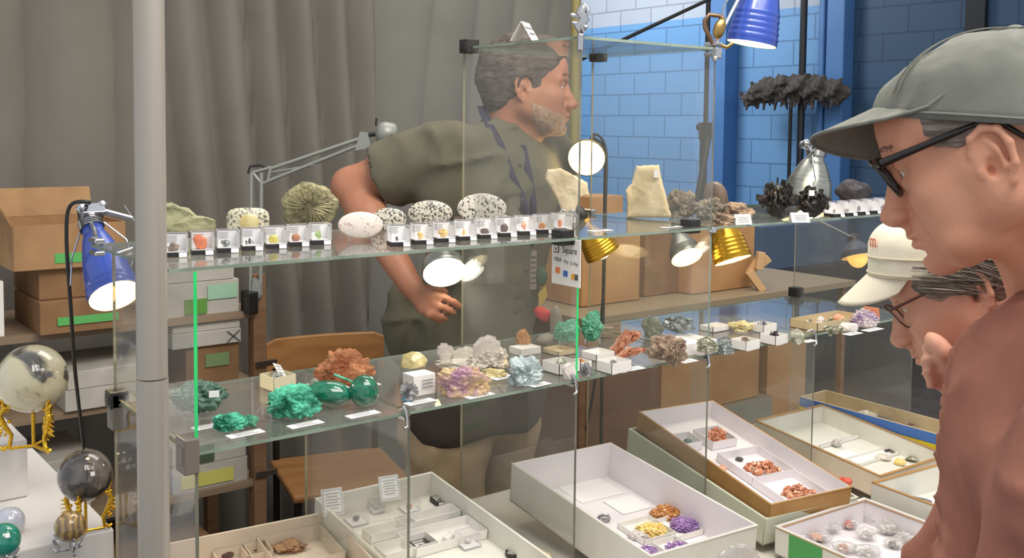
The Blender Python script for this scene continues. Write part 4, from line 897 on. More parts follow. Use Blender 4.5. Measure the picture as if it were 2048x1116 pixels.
# ============================================================ middle shelf
z = Mz
t = rock('malachite', 'dark grey green velvety malachite with white tag on a clear stand', 'mineral', (335, 752, 458, 838), z+.012, 'botry', m_mal_d, 21, dep=.06, rot=.25)
mb = MB(); mb.box((t['_w']*.25, -.033, t['_h']*.72), (.015, .001, .010)); mb.build('paper_tag', PAPER, t)
mb = MB(); [mb.box((x, -.012, -.004), (.004, .03, .016)) for x in (-.02, 0, .02)]; mb.box((0, -.012, -.001), (.05, .03, .003)); mb.build('clear_stand', CLEAR, t)
t = rock('malachite', 'small bright green malachite shaped like a tortoise near the green edged panel', 'mineral', (424, 820, 497, 872), z, 'botry', m_mal, 22, dr=.6)
rock('malachite', 'little green knobbly malachite nub touching the tortoise shaped one', 'mineral', (484, 826, 518, 858), z, 'botry', m_mal_v, 23, dr=.6)
rock('malachite', 'largest bright green knobbly malachite on the middle shelf', 'mineral', (533, 757, 646, 846), z, 'botry', m_mal, 24, dr=.6)
rock('green_grey_stone', 'grey green and white rough stone behind the largest malachite', 'mineral', (600, 744, 660, 792), z, 'craggy', m_grgr, 25, dr=.6, pt=on(630, 800, 2, z))
p = on(705, 822, 2, z); t = thing('polished_malachite', 'glossy dark green polished malachite with two rounded lobes', 'mineral', (p.x, p.y+.03, z), R(-38))
mb = MB(); mb.sphere((-.022, 0, .0215), (.037, .024, .0215), 32, 20, rot=Matrix.Rotation(.08, 3, 'Y')); mb.sphere((.033, .002, .026), (.024, .022, .026), 32, 20); mb.build('stone', m_mal_p, t, True)
mb = MB(); mb.tube([(-.02, .028, .046), (.02, .03, .030)], .002, 8); mb.build('green_tie', m_mal, t)
rock('orange_ore_rock', 'big rough orange brown ore rock at the back of the middle shelf', 'mineral', (612, 674, 738, 775), z, 'craggy', m_orange, 26, dep=.04, sub=5, rot=-.2, pt=on(690, 790, 2, z))
def obox(label, px, w_, l_, h_, yaw=0., m=WHITE, z=None, T=None, group='small white card boxes on the middle shelf', name='card_tray', closed=False, th=.0012, cat='box'):
    if T is None:
        p = on(*px, 2, z); t = thing(name, label, cat, (p.x, p.y, z), yaw, group)
    else: t = thing(name, label, cat, mtx=T, group=group)
    mb = MB()
    if closed: mb.box((0, 0, h_/2), (w_, l_, h_)); mb.build('box_body', m, t, bevel=.0006)
    else:
        mb.box((0, 0, th/2), (w_, l_, th)); mb.box((0, -l_/2+th/2, h_/2), (w_, th, h_)); mb.box((0, l_/2-th/2, h_/2), (w_, th, h_)); mb.box((-w_/2+th/2, 0, h_/2), (th, l_, h_)); mb.box((w_/2-th/2, 0, h_/2), (th, l_, h_)); mb.build('box_body', m, t)
    return t
def inbox(t, name, label, style, m, sz, off=(0, 0), seed=1, prm=None, zz=.0015, yaw=0., group=None):
    Rm = t.matrix_basis; q = Rm @ Vector((off[0], off[1], zz)); mb, sm = rock_geo(style, seed, 3, prm)
    V = np.array(mb.v); lo, hi = V.min(0), V.max(0); V = (V-(lo+hi)/2)/(hi-lo); V[:, 2] += .5; V *= np.array(sz)
    M = Rm.to_3x3().to_4x4() @ Matrix.Rotation(yaw, 4, 'Z'); M.translation = q
    s_ = thing(name, label, 'mineral', mtx=M, group=group); link_mesh('stone', V.tolist(), mb.f, m, s_, sm); return s_
def face(px, z): return px, z
obox('cream open card box with grey crystal and folded card, left on the middle shelf', (556, 775), .045, .045, .024, z=z, m=mat('cream_card', (232, 222, 190), .8), yaw=.12); b = bpy.data.objects.get('card_tray')
inbox(b, 'grey_crystal', 'grey pointed crystal lying in the cream card box', 'gem', m_galena, (.03, .022, .026), seed=31); card(None, 0, 'folded paper card leaning in the cream card box', .022, .026, T=b.matrix_basis @ Matrix.Translation((.008, .008, .028)) @ Matrix.Rotation(.7, 4, 'X') @ Matrix.Rotation(.5, 4, 'Y'))
cube = obox('white cube box with printed side under the yellow calcite', (838, 786), .044, .034, .035, z=z, closed=True, name='white_cube_box')
mb = MB(); [mb.box((.004, -.0204, .026-.006*k), (.022, .0006, .0016)) for k in range(3)]; mb.build('printed_lines', GREY_INK, cube)
rock('yellow_calcite', 'faceted pale yellow calcite crystal on top of the white cube box', 'mineral', (796, 702, 851, 741), z+.0355, 'gem', m_cal, 33, pt=on(828, 740, 2, z+.0355), dep=.03, prm=34)
t = rock('silvery_crystal', 'silvery crystal cluster leaning before the white cube box', 'mineral', (799, 745, 838, 790), z+.006, 'blades', m_bis, 34, dr=.4, pt=on(818, 806, 2, z+.001))
rock('blue_crystal', 'tiny bright blue crystal chip at the foot of the silvery cluster', 'mineral', (803, 782, 826, 796), z, 'gem', m_bluegem, 35, pt=on(814, 806, 2, z))
rock('quartz_cluster', 'large pale quartz cluster of upright fan blades at the back of the middle shelf', 'mineral', (868, 655, 1024, 742), z, 'fans', m_quartz, 36, dep=.06, pt=on(945, 750, 2, z))
rock('amethyst_block', 'block of yellow topped amethyst with purple foot near the front edge', 'mineral', (870, 725, 986, 797), z, 'craggy', m_ameth_y, 37, dr=.45, sub=5)
rock('crusty_cream_stone', 'flat crusty cream stone between amethyst block and blue grey crystal', 'mineral', (965, 728, 1020, 752), z, 'craggy', m_cal, 38, dr=.4, pt=on(990, 757, 2, z))
rock('celestite', 'chunky pale blue grey crystal block at the front of the middle shelf', 'mineral', (1013, 706, 1087, 775), z, 'craggy', m_cel, 39, dr=.6)
bx = obox('white card box carrying the small amber cluster, back row', (1050, 706), .050, .04, .014, z=z, closed=True, name='white_card_box')
rock('amber_crystal', 'small amber and grey crystal cluster on the white box in the back row', 'mineral', (1028, 646, 1062, 683), z+.0146, 'druse', m_amber, 40, pt=on(1046, 690, 2, z+.0146), prm=60)
rock('grey_dome_stone', 'low smooth grey domed stone behind the small white boxes', 'mineral', (1070, 662, 1118, 690), z, 'smooth', mat('taupe_stone', (140, 130, 112), .5), 41, pt=on(1095, 694, 2, z), dep=.03)
t = rock('grey_pillar_stone', 'tall smooth grey pillar stone with white tip behind the mint green malachite', 'mineral', (1098, 596, 1124, 668), z, 'smooth', mat('taupe_stone', (140, 130, 112), .5), 42, pt=on(1112, 680, 2, z), dep=.025)
t = rock('malachite', 'mint green curly malachite on a clear stand straddling the green panel edge', 'mineral', (1104, 628, 1160, 684), z+.01, 'botry', m_mal_v, 43, pt=on(1134, 690, 2, z+.01), dep=.035); easel(t, CLEAR, .03, .03, .02)
t = rock('malachite', 'tall mint green malachite piece right of the green panel edge', 'mineral', (1164, 610, 1212, 684), z+.01, 'botry', m_mal_v, 44, pt=on(1185, 688, 2, z+.01), dep=.035); easel(t, CLEAR, .03, .03, .02)
rock('grey_tablet_stone', 'small pale grey tablet stone leaning behind the tall mint malachite', 'mineral', (1198, 644, 1228, 668), z, 'poly', mat('taupe_stone', (140, 130, 112), .5), 45, pt=on(1212, 676, 2, z), dep=.01, out=[(-1, -1), (1, -1), (1, 1), (-1, 1)])
def mb_box(label, px, w_, l_, h_, it=None, **k):
    t = obox(label, px, w_, l_, h_, z=z, **k)
    if it: inbox(t, it[0], it[1], it[2], it[3], it[4], seed=it[5])
    return t
mb_box('white card box holding a grey domed crystal left of the green panel edge', (1122, 742), .052, .05, .020, ('grey_green_crystal', 'grey green domed crystal in the white box left of the panel', 'smooth', m_pyr, (.022, .016, .024), 51))
mb_box('shallow white card box in the back row before the mint malachite', (1118, 706), .046, .05, .010, ('tan_flake', 'flat tan flake in the shallow box in the back row', 'lump', m_tan, (.03, .02, .005), 52), m=CARD_L)
mb_box('white card box right of the green panel edge in the back', (1196, 716), .05, .045, .014, ('dark_splinter', 'thin dark green splinter in the white box behind the panel edge', 'gem', m_mal_d, (.016, .004, .004), 53))
mb_box('white card box holding a gold brown stone behind the clip', (1162, 735), .03, .03, .014, ('gold_brown_stone', 'gold brown stone in the box beside the panel edge', 'lump', m_amber, (.02, .014, .017), 54))
mb_box('front white card box with a small grey crystal right of the panel edge', (1228, 742), .052, .042, .021, ('grey_crystal', 'small grey lilac crystal in the front white box', 'gem', m_bis, (.020, .015, .020), 55))
card((1078, 691), z, 'white label standing in the back row of the middle shelf', .03, .014, tilt=1.2, pt=on(1098, 690, 2, z)+Vector((0, 0, .006)))
card((1268, 738), z, 'white label right of the front white card box', .04, .022)
rock('clear_point_crystal', 'clear pointed quartz standing by the hook clip left of the panel edge', 'mineral', (1136, 720, 1164, 758), z, 'gem', m_whitec, 56, dep=.02, pt=on(1138, 761, 2, z))
rock('clear_point_crystal', 'clear ribbed crystal right of the panel edge by the front', 'mineral', (1160, 722, 1185, 755), z, 'druse', m_bis, 57, dep=.02, prm=60)
rock('native_copper', 'orange twisted wire-like native copper piece, upright one', 'mineral', (1216, 652, 1280, 708), z, 'ropes', m_copper, 58, prm=44, dep=.03, pt=on(1250, 712, 2, z))
rock('native_copper', 'orange native copper strand lying flat before the upright one', 'mineral', (1226, 692, 1296, 722), z, 'ropes', m_copper, 59, dep=.02, pt=on(1260, 722, 2, z))
t = obox('large white card box carrying the grey galena cluster', (1368, 702), .115, .075, .024, z=z, closed=True, name='white_card_box'); 
rock('galena_cluster', 'grey glittering galena cluster on the large white box', 'mineral', (1318, 620, 1392, 665), z+.0246, 'cubes', m_galena, 60, dr=.5, pt=on(1355, 672, 2, z+.0246), prm=110)
rock('green_haze_stone', 'pale green grey jagged stone behind the galena cluster', 'mineral', (1282, 606, 1330, 652), z, 'craggy', mat('green_grey_stone', (120, 126, 106), .6, c2=(146, 148, 126), sc=30), 61, dep=.03, pt=on(1305, 676, 2, z))
rock('brown_barite', 'brown branching barite mass hanging over the front edge area', 'mineral', (1296, 664, 1378, 722), z+.010, 'craggy', m_brown, 62, dep=.035, pt=on(1335, 734, 2, z), sub=5, lift=.010)
rock('brown_barite', 'lower foot of brown blade crystals under the branching barite', 'mineral', (1322, 688, 1372, 738), z, 'blades', m_brown, 63, dep=.03, prm=90)
card((1375, 723), z, 'white label beside the foot of the branching barite', .04, .022)
t = obox('low white card box under the pyrite clump by the third clip', (1404, 705), .055, .04, .012, z=z, closed=True, name='white_card_box')
rock('pyrite_clump', 'rounded olive grey sparkling pyrite clump at the third clip', 'mineral', (1393, 664, 1438, 704), z+.0125, 'druse', m_pyr, 64, dep=.03, pt=on(1415, 708, 2, z+.0125), prm=200)
rock('pyrite_clump', 'blue grey sparkling clump right of the third clip', 'mineral', (1430, 664, 1470, 706), z, 'druse', m_galena, 65, dep=.035, pt=on(1448, 712, 2, z), prm=200)
mb_box('white card box with small multicoloured crystal, left of the front pair', (1490, 697), .045, .042, .020, ('multicolour_crystal', 'small brown and pink crystal in the left box of the front pair', 'druse', m_brown, (.024, .018, .024), 66))
mb_box('white card box with dark grey crystals, right of the front pair', (1548, 686), .045, .042, .020, ('dark_crystal_group', 'dark grey crystal group in the right box of the front pair', 'cubes', m_drk, (.026, .02, .026), 67))
mb_box('white card box with lilac grey stone behind the front pair', (1526, 662), .048, .04, .018, ('lilac_grey_stone', 'lilac grey stone in the box behind the front pair', 'druse', m_bis, (.032, .022, .026), 68))
mb_box('shallow white box with pale stones in the back row left of the cream stone', (1430, 660), .06, .04, .012, ('pale_stone', 'pale rough stone in the shallow box in the back row', 'lump', m_quartz, (.03, .02, .016), 69))
rock('cream_flake_stone', 'flat cream yellow flaky stone in the back row', 'mineral', (1455, 634, 1510, 660), z, 'craggy', m_cal, 70, dep=.03, pt=on(1482, 664, 2, z))
rock('green_cube_crystal', 'olive cube shaped crystal with white tag at the front edge', 'mineral', (1577, 655, 1608, 690), z, 'gem', m_pyr, 71, prm=14, dep=.022)
card((1618, 683), z, 'white label beside the olive cube shaped crystal', .035, .018)
t = obox('large shallow cream box with several minerals at the right of the middle shelf', (1655, 650), .185, .075, .020, z=z, m=CARD_L, name='shallow_box')
for k, (l, st, m, sz, of) in enumerate((('yellow green lump in the large shallow box', 'druse', m_pyr, (.024, .018, .022), (-.072, 0)), ('bright clear crystal in the large shallow box', 'gem', m_whitec, (.02, .016, .026), (-.044, -.01)), ('olive speckled chips in the large shallow box', 'grains', m_pyr, (.034, .024, .016), (.01, 0)), ('pinkish flat stone in the large shallow box', 'lump', m_pink, (.034, .03, .018), (.05, .005)))):
    inbox(t, 'small_mineral', l, st, m, sz, of, 72+k, 20)
rock('pyrite_chip', 'cluster of olive pyrite cubes lying by the front edge at the right', 'mineral', (1646, 648, 1686, 674), z, 'cubes', m_pyr, 80, dr=.6)
rock('pyrite_chip', 'white grey crystal chip between the pyrite cubes and the amethyst', 'mineral', (1680, 644, 1716, 666), z, 'gem', m_whitec, 81, dr=.6)
card((1705, 668), z, 'white label below the white grey crystal chip', .05, .022)
t = rock('amethyst_druse', 'lilac amethyst druse with salmon flat face at the right end of the shelf', 'mineral', (1697, 612, 1758, 656), z, 'druse', m_amblk, 82, dep=.04, prm=220)
mb = MB(); mb.prism([(-.3, .1), (.55, .4), (.5, 1.0), (-.1, 1.05)], -.5, .3); mb.T = I4(); o = mb.build('flat_face', m_salm, t); o.scale = (t['_w']*.8, .012, t['_h']*.95); o.location = (.004, .014, 0)
card((1745, 660), z, 'white label under the lilac amethyst druse', .06, .022)
for px, l, w_ in (((412, 855), 'white label before the dark grey green malachite', .04), ((491, 869), 'white label before the tortoise shaped malachite', .055), ((611, 850), 'white label before the largest bright green malachite', .055), ((726, 830), 'white label before the polished malachite', .055),
                  ((728, 773), 'white label behind the polished malachite', .06), ((840, 805), 'white label before the white cube box', .055), ((958, 792), 'white label before the amethyst block', .055), ((1078, 770), 'white label before the pale blue grey crystal', .042), ((1005, 756), 'grey label beside the amethyst block', .045)):
    card(px, z, l, w_, .020, yaw=.05)
# ============================================================ spheres on stands, left
tier_m = mat('white_riser', (226, 220, 214), .85)
ZL, ZH = .80, .909
lo = thing('display_riser', 'wide low white riser carrying the two smaller spheres', 'riser', (-1.02, .70, 0)); c0 = on(280, 1068, 2, ZL); 
mb = MB(); mb.box((-.03, .0, ZL/2), (.72, .56, ZL)); mb.build('riser_body', tier_m, lo, bevel=.004)
hi_ = thing('display_riser', 'smaller white block riser standing under the largest sphere', 'riser', (-.93, .80, ZL+.0005))
mb = MB(); mb.box((-.02, .0, (ZH-ZL)/2), (.36, .26, ZH-ZL-.0005)); mb.build('riser_body', tier_m, hi_, bevel=.003)
def stand(name, label, c, Rs, h_, m, n=3, yaw=0., ornate=True):
    t = thing(name, label, 'stand', c, yaw); mb = MB(); rt = Rs*.62
    mb.tube([(rt*cos(a), rt*sin(a), h_) for a in np.linspace(0, 2*pi, 28)[:-1]], Rs*.05, 8, closed=True); mb.build('ring', m, t, True)
    for k in range(n):
        a = 2*pi*k/n+.5; d = Vector((cos(a), sin(a), 0)); mb = MB()
        P = lambda r, zz: d*r*Rs+Vector((0, 0, zz))
        pts = [P(.62, h_), P(.95, h_*.98), P(1.08, h_*.80), P(.92, h_*.55), P(.72, h_*.35), P(.78, h_*.12), P(.98, .004), P(1.1, .008)]
        mb.tube(pts, [Rs*.07, Rs*.09, Rs*.11, Rs*.10, Rs*.08, Rs*.08, Rs*.10, Rs*.05], 8)
        mb.tube([P(.95, h_*.9), P(.98, h_*1.12), P(1.08, h_*1.22)], [Rs*.1, Rs*.07, Rs*.04], 8)
        if ornate:
            rs = random.Random(k)
            for q in range(9): u = rs.random(); mb.sphere(P(.85+rs.uniform(-.1, .3), h_*(.35+.75*u))+Vector((rs.uniform(-.05, .05)*Rs, rs.uniform(-.05, .05)*Rs, 0)), Rs*rs.uniform(.05, .1), 7, 5)
            for q in range(4): mb.tube([P(1.02, h_*(.5+.09*q)), P(1.38, h_*(.42+.11*q))], [Rs*.05, Rs*.02], 6)
        mb.build('leg', m, t, True)
    mb = MB(); mb.tube([(0, 0, .004), (0, 0, h_*.8)], Rs*.07, 8); [mb.tube([(0, 0, .005), (.8*Rs*cos(2*pi*k/n+.5), .8*Rs*sin(2*pi*k/n+.5), .004)], Rs*.06, 6) for k in range(n)]; mb.build('centre_post', m, t, True)
    return t
def ball(name, label, c, r, m): 
    t = thing(name, label, 'mineral sphere', c); mb = MB(); mb.sphere((0, 0, 0), r, 48, 32); mb.build('sphere', m, t, True); return t
m_s1 = mat('black_cream_agate', (86, 84, 80), .06, c2=(206, 196, 160), sc=9, coat=1., c2pos=(.40, .47), c3=(222, 214, 186), dist=1.2); m_s2 = mat('smoky_quartz', (58, 52, 48), .05, c2=(112, 104, 98), sc=26, coat=1.)
m_s3 = mat('brown_banded_sphere', (120, 98, 66), .06, c2=(170, 140, 86), sc=30, wave=True, coat=1.); m_s4 = mat('green_chrysocolla', (16, 110, 92), .08, c2=(40, 150, 128), sc=14, coat=1., c3=(96, 150, 190)); m_s5 = mat('pale_lilac_quartz', (186, 188, 204), .05, c2=(206, 206, 214), sc=12, coat=1.)
D1 = 1.85; c = at(65, 757, D1); stand('sphere_stand', 'large ornate gold stand under the black and cream sphere', (c.x, c.y, ZH+.001), .05, c.z-.0608*.80-ZH, GOLD, yaw=.3); ball('stone_sphere', 'largest sphere, black with a cream cloud, on the upper white riser', c, .0608, m_s1)
D2 = 1.74; c = at(170, 951, D2); stand('sphere_stand', 'gold dragon stand under the smoky dark sphere', (c.x, c.y, ZL+.001), .040, c.z-.044*.80-ZL, GOLD, yaw=-.5); ball('stone_sphere', 'dark smoky sphere with a small white tag on gold dragon stand', c, .044, m_s2)
tg = bpy.data.objects['stone_sphere.001']; 
def sticker(t, px, D, r, s_=.007):
    p = at(*px, D-r*.9); c_ = t.location; n = (p-c_).normalized(); M = Matrix.Translation(n*(r+.0006)) @ n.to_track_quat('Z', 'Y').to_matrix().to_4x4(); mb = MB(M); mb.box((0, 0, 0), (s_, s_, .0008)); mb.build('price_sticker', PAPER, t)
sticker(tg, (188, 947), D2, .044)
D3 = 1.665; c = at(140, 1053, D3); stand('sphere_stand', 'silver stand under the small brown banded sphere', (c.x, c.y, ZL+.001), .024, max(.012, c.z-.0246*.78-ZL), SILVER, ornate=False); ball('stone_sphere', 'small brown banded sphere on a silver stand', c, .0246, m_s3)
c = at(6, 1080, 1.62); ball('stone_sphere', 'green and blue sphere cut by the lower left edge', c, .0265, m_s4); sticker(bpy.data.objects['stone_sphere.003'], (18, 1068), 1.62, .0265); stand('sphere_stand', 'silver stand under the green and blue sphere', (c.x, c.y, ZL+.001), .026, max(.01, c.z-.0265*.8-ZL), SILVER, ornate=False)
c = at(18, 1045, 1.74); ball('stone_sphere', 'pale lilac clear sphere behind the green one', c, .026, m_s5); stand('sphere_stand', 'silver stand under the pale lilac sphere', (c.x, c.y, ZL+.001), .026, max(.01, c.z-.026*.8-ZL), SILVER, ornate=False)
# ============================================================ trays on the table
G_T = 'mineral trays on the table'
def tray(label, x, y, zf, yaw, pit, W_, Lt, h_, mo=WHITE, mi_=None, th=.004, rim=None, base=None, name='mineral_tray', roundc=0.):
    M = Matrix.Translation((x, y, zf)) @ Matrix.Rotation(R(yaw), 4, 'Z') @ Matrix.Rotation(R(pit), 4, 'X') @ Matrix.Translation((0, 0, -h_))
    t = thing(name, label, 'tray', mtx=M, group=None); mi_ = mi_ or mo; mb = MB(); e = .0008
    mb.box((W_/2, Lt/2, th/2), (W_, Lt, th), m=0)
    for c_, d in (((W_/2, th/2, h_/2), (W_, th, h_)), ((W_/2, Lt-th/2, h_/2), (W_, th, h_)), ((th/2, Lt/2, h_/2), (th, Lt, h_)), ((W_-th/2, Lt/2, h_/2), (th, Lt, h_))): mb.box(c_, d, m=0)
    mb.build('tray_body', mo, t, bevel=.0015)
    li = MB(); a = th+e/2; li.box((W_/2, Lt/2, th+e/2), (W_-2*th, Lt-2*th, e))
    for c_, d in (((W_/2, a, h_/2), (W_-2*th, e, h_)), ((W_/2, Lt-a, h_/2), (W_-2*th, e, h_)), ((a, Lt/2, h_/2), (e, Lt-2*th, h_)), ((W_-a, Lt/2, h_/2), (e, Lt-2*th, h_))): li.box(c_, d)
    li.build('lining', mi_, t); t['_f'] = th+e; t['_W'] = W_; t['_L'] = Lt; t['_th'] = th+.002; return t
def tloc(t, px, py, zz=None):
    M = t.matrix_basis.inverted(); o = M @ CAM_LOC; d = M.to_3x3() @ ray(px, py); zz = t['_f'] if zz is None else zz; return o+d*((zz-o.z)/d.z)
def clampc(t, c_, w_, l_):
    m0 = t['_th']; return Vector((min(max(c_.x, m0+w_/2), t['_W']-m0-w_/2), min(max(c_.y, m0+l_/2), t['_L']-m0-l_/2), c_.z))
def tbox(t, label, p0, p1, h_, it=None, m=WHITE, **k):   # corners (near-left, far-right) of the box floor in the photograph
    a = tloc(t, *p0); b = tloc(t, *p1); w_, l_ = abs(b.x-a.x), abs(b.y-a.y); c_ = (a+b)/2; m0 = t['_th']; w_ = min(w_, t['_W']-2*m0); l_ = min(l_, t['_L']-2*m0); c_ = clampc(t, c_, w_, l_)
    M = t.matrix_basis @ Matrix.Translation((c_.x, c_.y, t['_f']+.0003)); o = obox(label, None, w_-.001, l_-.001, h_, T=M, m=m, group='small open boxes in the mineral trays', name='compartment_box', **k)
    if it:
        for q in it: inbox(o, q[0], q[1], q[2], q[3], q[4], off=q[5] if len(q) > 5 else (0, 0), seed=q[6] if len(q) > 6 else 7, prm=q[7] if len(q) > 7 else None, zz=.0016)
    return o
def around(t, label, px, h_=.016, pad=1.15, m=None, sz=None):
    q = tloc(t, (px[0]+px[2])/2, px[3], t['_f']+.002); wd = sz or (px[2]-px[0])*fwdD(t.matrix_basis @ q)/2050*pad; q.y += wd*.33; q.x += wd*.12; c_ = clampc(t, q, wd, wd)
    return obox(label, None, wd, wd, h_, T=t.matrix_basis @ Matrix.Translation((c_.x, c_.y, t['_f']+.0003)), m=m or WHITE, group='small open boxes in the mineral trays', name='compartment_box')
def tgrid(t, cells, what, h_=.02, m=WHITE):
    for k, (u0, v0, u1, v1, lab, it) in enumerate(cells):
        w_, l_ = u1-u0, v1-v0; M = t.matrix_basis @ Matrix.Translation(((u0+u1)/2, (v0+v1)/2, t['_f']+.0003))
        o = obox(lab, None, w_-.001, l_-.001, h_, T=M, m=m, group='small open boxes in the mineral trays', name='compartment_box')
        for q in it: inbox(o, q[0], q[1], q[2], q[3], q[4], off=q[5] if len(q) > 5 else (0, 0), seed=q[6] if len(q) > 6 else 7, prm=q[7] if len(q) > 7 else None)
def onrock(t, name, label, px, st, m, seed, dr=.8, prm=None, zz=None):   # rock from its box in the photograph, standing on the tray floor
    q_ = tloc(t, (px[0]+px[2])/2, px[3], (t['_f']+.002) if zz is None else zz); wd = (px[2]-px[0])*fwdD(t.matrix_basis @ q_)/2050; q_ = clampc(t, q_, wd, .002); q = t.matrix_basis @ q_; return rock(name, label, 'mineral', px, q.z, st, m, seed, dr=dr, pt=q, prm=prm)
BEI = mat('beige_tray_card', (226, 210, 190), .8, c2=(214, 198, 178), sc=8); PALEG = mat('pale_green_card', (206, 208, 188), .8); BRN = mat('brown_tray_card', (178, 136, 80), .8, c2=(164, 122, 68), sc=8); WHW = mat('white_tray_card', (228, 226, 216), .8, c2=(220, 216, 204), sc=7); LIL = mat('white_liner', (232, 226, 228), .8)
T1 = tray('beige card tray with brown rocks, leftmost on the table', -.680, .005, .752, -6.5, 4, .315, .36, .055, BEI)
T2 = tray('white tray of clear boxes and certificates between the first two dividers', -.352, -.06, .752, -1.9, 6, .26, .42, .052, WHW)
T3 = tray('deep white tray with amethyst and citrine clusters', .008, -.185, .780, -4.7, 5.3, .258, .428, .080, WHW, LIL)
T4b = tray('pale green card tray lying beneath the brown copper tray', .338, -.168, .762, -8.5, 7.6, .250, .446, .055, PALEG)
T4 = tray('brown card tray with white lining and copper specimens, resting on the pale green one', .347, -.172, .789, -9.5, 9.5, .215, .437, .045, BRN, LIL)
T5 = tray('white tray of small specimens at the far right behind the brown tray', .728, -.165, .762, -2.4, 6.4, .26, .35, .05, BEI, WHW)
T7 = tray('white tray of bagged minerals at the lower right with green side label', .330, -.445, .748, -3.5, 1.0, .27, .262, .055, WHW, LIL)
T6 = tray('white tray holding a dark grey stone beside the red shirt', .622, -.44, .772, -5.2, 1., .25, .245, .06, WHW, WHW)
mb = MB(); mb.box((-.0008, .19, .028), (.0012, .075, .045)); mb.build('green_label', mat('leaf_green_label', (82, 160, 90), .7), T7)
T8 = tray('brown cardboard box with blue and yellow side holding stones, back right', 1.0, -.20, .80, 0, 1, .112, .44, .09, CARD_L, CARD_L, name='cardboard_tray')
mb = MB(); mb.box((-.001, .22, .077), (.0012, .44, .024)); mb.build('blue_band', mat('blue_print', (66, 110, 180), .6), T8); mb = MB(); mb.box((-.001, .22, .033), (.0012, .44, .062)); mb.build('yellow_band', mat('yellow_print', (222, 200, 44), .6), T8)
for k, (px, l, m) in enumerate((((1720, 812, 1775, 842), 'pale rough stone in the blue and yellow box, left one', m_quartz), ((1760, 822, 1822, 850), 'grey rough stone in the blue and yellow box, middle one', m_grey), ((1820, 835, 1862, 862), 'brownish rough stone in the blue and yellow box, right one', m_brown))): onrock(T8, 'rough_stone', l, px, 'craggy', m, 200+k, zz=.045)
# tray 1
around(T1, 'larger beige box in the first tray holding the folded brown rock', (532, 1060, 622, 1112), .03, 1.5, BEI)
onrock(T1, 'brown_rock', 'folded reddish brown rock in the larger beige box of the first tray', (536, 1072, 617, 1112), 'craggy', mat('red_brown_rock', (140, 104, 78), .6, c2=(190, 148, 108), sc=20, bump=.6), 90)
for px, l in (((430, 1092, 470, 1120), 'left'), ((484, 1088, 516, 1108), 'middle')):
    around(T1, 'small beige box in the first tray with a brown chip, the %s one' % l, px, .022, 1.6, BEI); onrock(T1, 'brown_chip', 'small brown chip in the %s beige box of the first tray' % l, px, 'gem', m_dkbr, 91)
# tray 2
def cert(t, label, px, w_, h_, lean=.9):
    q = tloc(t, *px, .040); q.y = min(q.y, t['_L']-.022); q = t.matrix_basis @ q; M = Matrix.Translation(q) @ Matrix.Rotation(R(-12), 4, 'Z') @ Matrix.Rotation(1.15, 4, 'X') @ Matrix.Translation((0, h_/2, 0))
    c_ = thing('certificate_card', label, 'card', mtx=M); mb = MB(); mb.box((0, 0, 0), (w_, h_, .001)); mb.build('card', PAPER, c_)
    mb = MB(); 
    for x, y, a, b in ((0, h_*.44, w_*.88, .0008), (0, -h_*.44, w_*.88, .0008), (w_*.44, 0, .0008, h_*.88), (-w_*.44, 0, .0008, h_*.88)): mb.box((x, y, .0009), (a, b, .0004))
    mb.build('border_line', mat('blue_grey_ink', (120, 136, 150), .7), c_); mb = MB(); [mb.box((0, h_*(.3-.11*k), .0009), (w_*(.66-.16*(k % 2)), .0009, .0004)) for k in range(6)]; mb.build('printed_lines', GREY_INK, c_)
cert(T2, 'framed white certificate card leaning at the back left of the second tray', (668, 1030), .040, .048); cert(T2, 'framed white certificate card leaning at the back middle of the second tray', (782, 1000), .040, .046)
def glassbox(t, label, px, s_=.03, h_=.02, cont=None, frame_=None):
    q = tloc(t, *px); M = t.matrix_basis @ Matrix.Translation((q.x, q.y, t['_f']+.002)); o = thing('clear_box', label, 'box', mtx=M, group='clear and framed boxes in the second tray')
    mb = MB(); mb.box((0, 0, h_/2), (s_, s_, h_)); mb.build('lid', CLEAR, o); mb = MB()
    for k in (-1, 1):
        for z_ in (0, h_): mb.box((0, k*s_/2, z_), (s_, .0008, .0008)); mb.box((k*s_/2, 0, z_), (.0008, s_, .0008))
    mb.build('lid_edge', MATS['plastic_edge'] if not frame_ else frame_, o); mb = MB(); mb.box((0, 0, .001), (s_*.9, s_*.9, .0012)); mb.build('white_pad', PAPER, o)
    if frame_:
        mb = MB(); [mb.box((k*s_*.46, 0, h_*.5), (s_*.09, s_, h_*1.02)) or mb.box((0, k*s_*.46, h_*.5), (s_, s_*.09, h_*1.02)) for k in (-1, 1)]; mb.build('black_frame', frame_, o)
    if cont: inbox(o, 'small_mineral', cont[0], 'gem', cont[1], (s_*.4, s_*.3, h_*.5), seed=5, zz=.0025)
glassbox(T2, 'clear lidded box at the left of the second tray below the first certificate', (712, 1045), .036, .024, ('grey chip in the left clear box of the second tray', m_galena)); glassbox(T2, 'clear lidded box in the second tray between the certificates', (752, 1022), .026, .02, ('pale chip in the clear box between certificates', m_whitec))
glassbox(T2, 'black framed flat box in the second tray beside the divider', (842, 1098), .032, .008, ('tiny dark fleck in the black framed box by the divider', m_drk), BLACK); glassbox(T2, 'black framed flat box in the second tray at the back right', (880, 1006), .030, .008, ('dark crystal in the back black framed box', m_drk), BLACK)
glassbox(T2, 'clear lidded box with shells in the second tray at the middle', (818, 1020), .034, .02, ('pink shell in the middle clear box', m_pink)); glassbox(T2, 'clear lidded box in the second tray at its near right', (935, 1090), .038, .022, ('white chip in the near right clear box', m_whitec))
